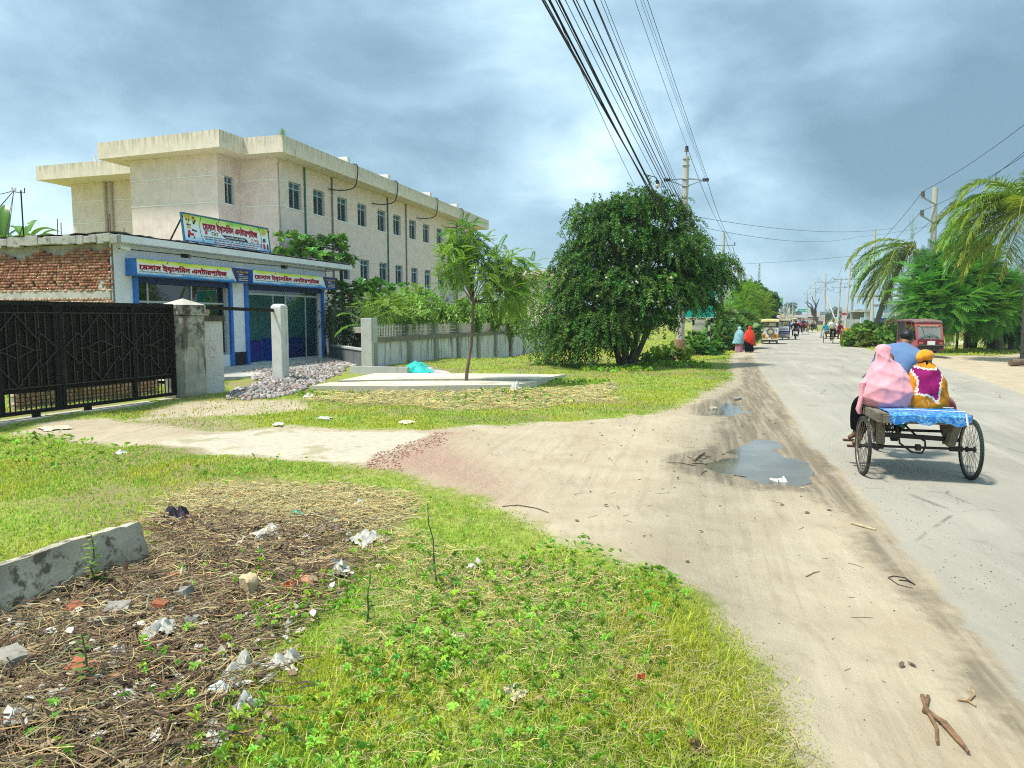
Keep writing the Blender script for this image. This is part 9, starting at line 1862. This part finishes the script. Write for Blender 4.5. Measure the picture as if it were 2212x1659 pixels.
twigs('dry_twigs', [(1510, 985), (1560, 965), (1620, 1005), (1650, 1020), (1590, 1025), (1500, 1005)], 22, .2, .6, .007, (.10, .08, .06))
def stick(label, pts, r_, col=(.20, .115, .06), name='stick'):
 m_ = MB()
 for pl_ in pts: w_ = [G(x, y) for x, y in pl_]; n = len(w_); m_.tube([Vector((p.x, p.y, hz(p.x, p.y) + r_ * (1.0 + .6 * (i % 2)))) for i, p in enumerate(w_)], [r_ * (1 - .5 * i / n) for i in range(n)], 6)
 return tag(m_.build(name, mat('stick %s' % str(col), col, .85, .3, 20), smooth=True), label, 'stick')
stick('reddish forked branch lying on the dirt near the bottom right', [[(1992, 1508), (2000, 1540), (2022, 1580), (2024, 1612)], [(2000, 1545), (2040, 1570), (2070, 1600), (2092, 1630)], [(2000, 1540), (2035, 1572), (2066, 1604), (2085, 1622)], [(2004, 1510), (2000, 1530), (1994, 1545)]], .011)
stick('short forked twig lying above the reddish branch', [[(2068, 1518), (2090, 1522), (2108, 1532)], [(2092, 1520), (2104, 1508), (2098, 1488)]], .007, (.36, .24, .12)); stick('straight pale stick on the road edge', [[(1838, 1133), (1862, 1140), (1892, 1147)]], .010, (.50, .40, .24)); stick('pale stick beside the large puddle', [[(1498, 995), (1508, 985), (1522, 976)]], .022, (.36, .27, .17)); stick('bent dark wire on the road edge', [[(1942, 1253), (1960, 1255), (1976, 1262), (1955, 1248), (1930, 1243), (1918, 1248), (1940, 1262), (1972, 1272)]], .005, (.05, .04, .04))
stick('thin pale reed lying on the dirt track', [[(1740, 1247), (1755, 1241), (1770, 1238)]], .007, (.5, .42, .28)); stick('curved bare branch in the near grass', [[(880, 1372), (900, 1340), (930, 1318), (975, 1312), (1010, 1318)]], .010, (.16, .09, .05)); stick('long dark curved twig at the turf edge', [[(1085, 1092), (1120, 1094), (1160, 1100), (1185, 1110)]], .006, (.10, .08, .05))
# rubbish and stones that can be picked out one by one
def crumple(name, label, cat, qx, qy, w_, h_, mt, seed, flat=False, grp=None):
 rr = random.Random(seed); p = G(qx, qy); m_ = MB(); ph = [rr.uniform(0, 6.28) for _ in range(8)]
 def f(u, v):
  x = (u - .5) * w_; y = (v - .5) * w_ * .8; e = max(0, 1 - ((u - .5) ** 2 + (v - .5) ** 2) * 3.2)
  z = h_ * e * (.55 + .45 * math.sin(5 * u + ph[0]) * math.sin(6 * v + ph[1])) + h_ * .35 * math.sin(13 * u + 5 * v + ph[2]) * e + h_ * .22 * abs(math.sin(17 * v - 6 * u + ph[3]))
  k = 1 + .22 * math.sin(4 * math.atan2(v - .5, u - .5) + ph[4]) + .14 * math.sin(7 * math.atan2(v - .5, u - .5) + ph[5]); return (x * k + .01 * math.sin(20 * v), y * k, z + .012 + (.0 if not flat else rr.uniform(0, .01)))
 m_.grid(f, 13, 13); o = m_.build(name, mt, smooth=50, loc=(p.x, p.y, hz(p.x, p.y)), rz=rr.uniform(0, 6.28), fix=False); return tag(o, label, cat, grp)
def stone(name, label, cat, qx, qy, d, mt, seed, rzv=None):
 rr = random.Random(seed); p = G(qx, qy); m_ = MB(); bm = bmesh.new(); bmesh.ops.create_cube(bm, size=1); bmesh.ops.subdivide_edges(bm, edges=list(bm.edges), cuts=2, use_grid_fill=True)
 for v in bm.verts: c = v.co.copy(); v.co = Vector((c.x * d[0], c.y * d[1], c.z * d[2])) * (1 - .35 * max(0, c.length - .45)) + Vector((rr.uniform(-1, 1), rr.uniform(-1, 1), rr.uniform(-1, 1))) * min(d) * .10
 m_.add([v.co.copy() for v in bm.verts], [tuple(q_.index for q_ in f.verts) for f in bm.faces]); bm.free()
 o = m_.build(name, mt, smooth=50); o.location = (p.x, p.y, hz(p.x, p.y) + d[2] * .38); o.rotation_euler = (rr.uniform(-.25, .25), rr.uniform(-.25, .25), rr.uniform(0, 3.1) if rzv is None else rzv); return tag(o, label, cat)
M_bag = mat('dirty white plastic', (.52, .50, .44), .4, .15, 8, dirt=(.36, .32, .24), dirt_scale=9, dirt_lo=.5); M_pap = mat('white paper', (.64, .62, .58), .7, .08, 9); M_grn = mat('green plastic film', (.06, .50, .36), .35, .25, 8); M_org = mat('orange plastic', (.62, .12, .02), .4, .2, 10); M_prp = mat('purple black plastic', (.035, .025, .04), .4, .4, 8)
M_brk = mat('old red brick', (.36, .12, .06), .9, .25, 14, .5, 50); M_brk2 = mat('orange brick', (.50, .24, .12), .9, .2, 14, .5, 50); M_brk3 = mat('cream brick', (.60, .46, .27), .9, .2, 14, .5, 50); M_stn = mat('pale stone', (.32, .30, .25), .9, .25, 12, .6, 50, dirt=(.22, .19, .14)); M_tan = mat('dry leaf tan', (.50, .36, .16), .8, .25, 10); M_cream2 = mat('cream card', (.62, .55, .38), .8, .12, 10)
for a in (('plastic_bag', 'large crumpled whitish plastic bag at the right edge of the rubbish patch', 'plastic bag', 795, 1172, .30, .11, M_bag, 1), ('plastic_bag', 'whitish bag lying left of the large crumpled bag', 'plastic bag', 585, 1160, .26, .07, M_bag, 2), ('rag', 'flat pale rag beside a green plastic scrap', 'rag', 712, 1142, .28, .05, M_bag, 3), ('plastic_bag', 'small upright white bag right of the rubbish patch by the orange brick', 'plastic bag', 735, 1238, .15, .09, M_pap, 4), ('paper_scrap', 'white paper scrap stuck in the green turf', 'paper', 1031, 1218, .11, .07, M_pap, 5), ('plastic_film', 'bright green plastic film lying at the top of the rubbish patch', 'plastic', 642, 1112, .20, .05, M_grn, 6), ('plastic_film', 'white and green wrapper in the turf above the large bag', 'plastic', 776, 1092, .13, .05, mat('pale green film', (.5, .66, .56), .4, .2, 9), 7), ('plastic_bag', 'grubby bag half buried below the concrete beam', 'plastic bag', 345, 1365, .19, .08, M_bag, 8), ('plastic_bag', 'greyish bag in the middle of the rubbish patch', 'plastic bag', 522, 1462, .15, .08, M_bag, 9), ('plastic_bag', 'pair of translucent bags near the turf', 'plastic bag', 608, 1455, .17, .08, M_bag, 10), ('plastic_bag', 'rounded white bag near the lower turf edge', 'plastic bag', 532, 1535, .12, .09, M_pap, 11), ('paper_scrap', 'torn white paper with a pale blue edge', 'paper', 490, 1492, .14, .04, mat('bluish paper', (.62, .70, .70), .6, .1, 9), 12), ('paper_scrap', 'long torn white strip in the straw', 'paper', 310, 1470, .13, .05, M_pap, 13), ('paper_scrap', 'twisted white strip left of the rubbish patch centre', 'paper', 265, 1500, .14, .05, M_pap, 14), ('paper_scrap', 'pale crushed scrap at the bottom left edge', 'paper', 40, 1560, .16, .05, M_bag, 15), ('paper_scrap', 'pale torn scrap right of the bottom left one', 'paper', 130, 1495, .12, .05, M_bag, 16), ('plastic_sheet', 'dark purple plastic sheet standing folded behind the beam end', 'plastic', 376, 1132, .22, .16, M_prp, 17), ('wrapper', 'orange plastic wrapper beside the orange brick', 'wrapper', 622, 1270, .13, .06, M_org, 18), ('card_scrap', 'cream torn card lying in the lower turf', 'card', 1112, 1507, .13, .03, M_cream2, 19), ('dead_leaf', 'large tan dead leaf in the lower turf', 'leaf', 1168, 1527, .09, .03, M_tan, 20), ('paper_scrap', 'pale scrap deep in the green weeds', 'paper', 986, 1382, .10, .04, M_cream2, 21), ('wrapper', 'tiny red and white wrapper in the right-hand turf', 'wrapper', 1383, 1478, .05, .03, mat('red wrapper', (.5, .05, .05), .4, .4, 20), 22), ('plastic_bag', 'white scrap beside the black puddle stones', 'plastic bag', 1690, 1032, .16, .06, M_pap, 23), ('plastic_bag', 'white bag on the bank behind the sapling', 'plastic bag', 1113, 852, .30, .25, M_pap, 24), ('paper_scrap', 'long white scrap on the middle grass strip', 'paper', 700, 908, .30, .04, M_pap, 25), ('paper_scrap', 'pale scrap at the lower edge of the middle grass strip', 'paper', 880, 918, .28, .05, M_cream2, 26), ('paper_scrap', 'white scrap on the concrete path edge', 'paper', 602, 926, .20, .05, M_pap, 27), ('plastic_bag', 'white scrap on the grass behind the brick rubble', 'plastic bag', 668, 860, .26, .10, M_pap, 28), ('paper_scrap', 'white scrap in the grass nearest the concrete path', 'paper', 262, 982, .15, .05, M_pap, 29), ('plastic_film', 'blue and white plastic scrap near the turf edge of the rubbish', 'plastic', 728, 1222, .09, .04, mat('blue film', (.25, .45, .62), .4, .3, 9), 30), ('plastic_bag', 'white scrap far along the middle grass by the track', 'plastic bag', 1322, 838, .22, .08, M_pap, 31), ('paper_scrap', 'pale paper on the grass in front of the gate', 'paper', 118, 926, .5, .05, M_cream2, 32), ('plastic_bag', 'white bag half way along the dry bank', 'plastic bag', 905, 846, .22, .12, M_pap, 33), ('rag', 'folded greyish rag at the lower edge of the rubbish', 'rag', 470, 1600, .14, .05, M_bag, 34), ('plastic_bag', 'white bag in the dry straw right of the red brick', 'plastic bag', 250, 1400, .12, .06, M_pap, 35), ('dead_leaf', 'curled brown dead leaf at the bottom of the turf', 'leaf', 1510, 1618, .09, .04, mat('brown leaf', (.25, .17, .07), .8, .25, 10), 36)): crumple(*a)
for a in (('brick', 'red brick lying in the straw below the concrete beam', 'brick', 178, 1443, (.16, .10, .07), M_brk, 1), ('brick', 'orange brick at the turf edge by the orange wrapper', 'brick', 657, 1265, (.16, .10, .08), M_brk2, 2), ('brick', 'cream brick standing in the rubbish patch', 'brick', 540, 1283, (.12, .10, .17), M_brk3, 3), ('stone', 'large rough grey stone in front of the beam', 'stone', 255, 1322, (.15, .12, .11), M_stn, 4), ('brick', 'broken red brick half tucked under the beam', 'brick', 165, 1312, (.17, .10, .08), M_brk, 5), ('stone', 'mossy stone in the centre of the rubbish patch', 'stone', 395, 1285, (.13, .10, .08), M_stn, 6), ('stone', 'pale boulder at the left picture edge', 'stone', 25, 1428, (.16, .14, .12), M_stn, 7), ('brick', 'rusty brick fragment above the mossy stone', 'brick', 380, 1242, (.13, .09, .07), M_brk, 8), ('brick', 'dark red brick fragment right of the grey stone', 'brick', 345, 1312, (.11, .09, .08), M_brk, 9), ('stone', 'small grey stone left of the cream brick', 'stone', 415, 1345, (.09, .08, .07), M_stn, 10), ('stone', 'pale flat stone by the beam end', 'stone', 300, 1262, (.12, .09, .05), M_stn, 11), ('stone', 'small pale stone between beam and mossy stone', 'stone', 215, 1345, (.14, .09, .07), M_stn, 12), ('stone', 'white lump at the edge of the large puddle', 'stone', 1672, 1034, (.10, .08, .07), mat('white lump', (.66, .64, .58), .8, .1), 13), ('brick', 'half brick at the edge of the small puddle', 'brick', 1592, 864, (.22, .10, .07), M_stn, 14), ('stone', 'yellowish block in the small puddle', 'stone', 1543, 880, (.16, .10, .08), M_cream2, 15)): stone(*a)
# fallen concrete beam
beam_m = mat('beam concrete', (.47, .43, .325), .92, .3, 3.5, .8, 60, dirt=(.15, .13, .085), dirt_scale=7, dirt_lo=.5, dirt_hi=.62)
bA, bB = G(-120, 1378), G(314, 1206); d_ = bB - bA; rz_ = math.atan2(d_.y, d_.x); t = thing('concrete_beam', 'broken weathered concrete beam lying on edge beside the rubbish patch', 'beam', (bA.x, bA.y, -.03), rz_); l_ = d_.length
m_ = MB(); n_ = 26; rr = random.Random(3); rings = []
for i in range(n_ + 1):
 x = l_ * i / n_; e = (i == n_); j = lambda a: rr.uniform(-a, a); top = .335 + .006 * math.sin(i * .5) + j(.003) - (.02 if i > n_ - 3 else 0)
 xs_ = [x + (.05 if e else 0), x + (.03 if e else 0), x + (0 if not e else .02), x - (.01 if e else 0), x - (.02 if e else 0), x - (.02 if e else 0)]
 rings.append([(xs_[0], 0 + j(.006), 0), (xs_[1], .012 + j(.004), .145), (xs_[1], .020 + j(.002), .155), (xs_[2], .055 + j(.006), top), (xs_[3], .155 + j(.006), top - .01), (xs_[4], .13, 0)])
m_.loft(rings); m_.build('body', beam_m, t, 30)
# teal and white sheets heaped by the wall
for a in (('plastic_sheet', 'heap of bright teal plastic sheeting by the boundary wall', 'plastic sheet', 898, 806, 1.5, .30, mat('teal sheet', (.03, .50, .44), .4, .2, 4), 41), ('plastic_sheet', 'white plastic sheeting spread left of the teal heap', 'plastic sheet', 862, 806, 1.2, .16, M_bag, 42), ('rag', 'pale pink cloth on the right of the teal heap', 'cloth', 938, 805, .9, .18, mat('pale pink cloth', (.66, .42, .42), .8, .2, 4), 43)): crumple(*a)
# ---------------------------------------------------------------- thin moist air over the plain
hm = bpy.data.materials.new('moist air'); hm.use_nodes = True; hm.node_tree.nodes.remove(hm.node_tree.nodes['Principled BSDF'])
pvn = hm.node_tree.nodes.new('ShaderNodeVolumePrincipled'); pvn.inputs['Color'].default_value = (.80, .88, .92, 1); pvn.inputs['Density'].default_value = .0006; pvn.inputs['Anisotropy'].default_value = .2
hm.node_tree.links.new(pvn.outputs[0], hm.node_tree.nodes['Material Output'].inputs['Volume'])
hb_ = MB(); hb_.b2((-420, -60, -2.2), (520, 640, 20)); tag(hb_.build('haze', hm), kind='stuff')
cy.volume_bounces = 0
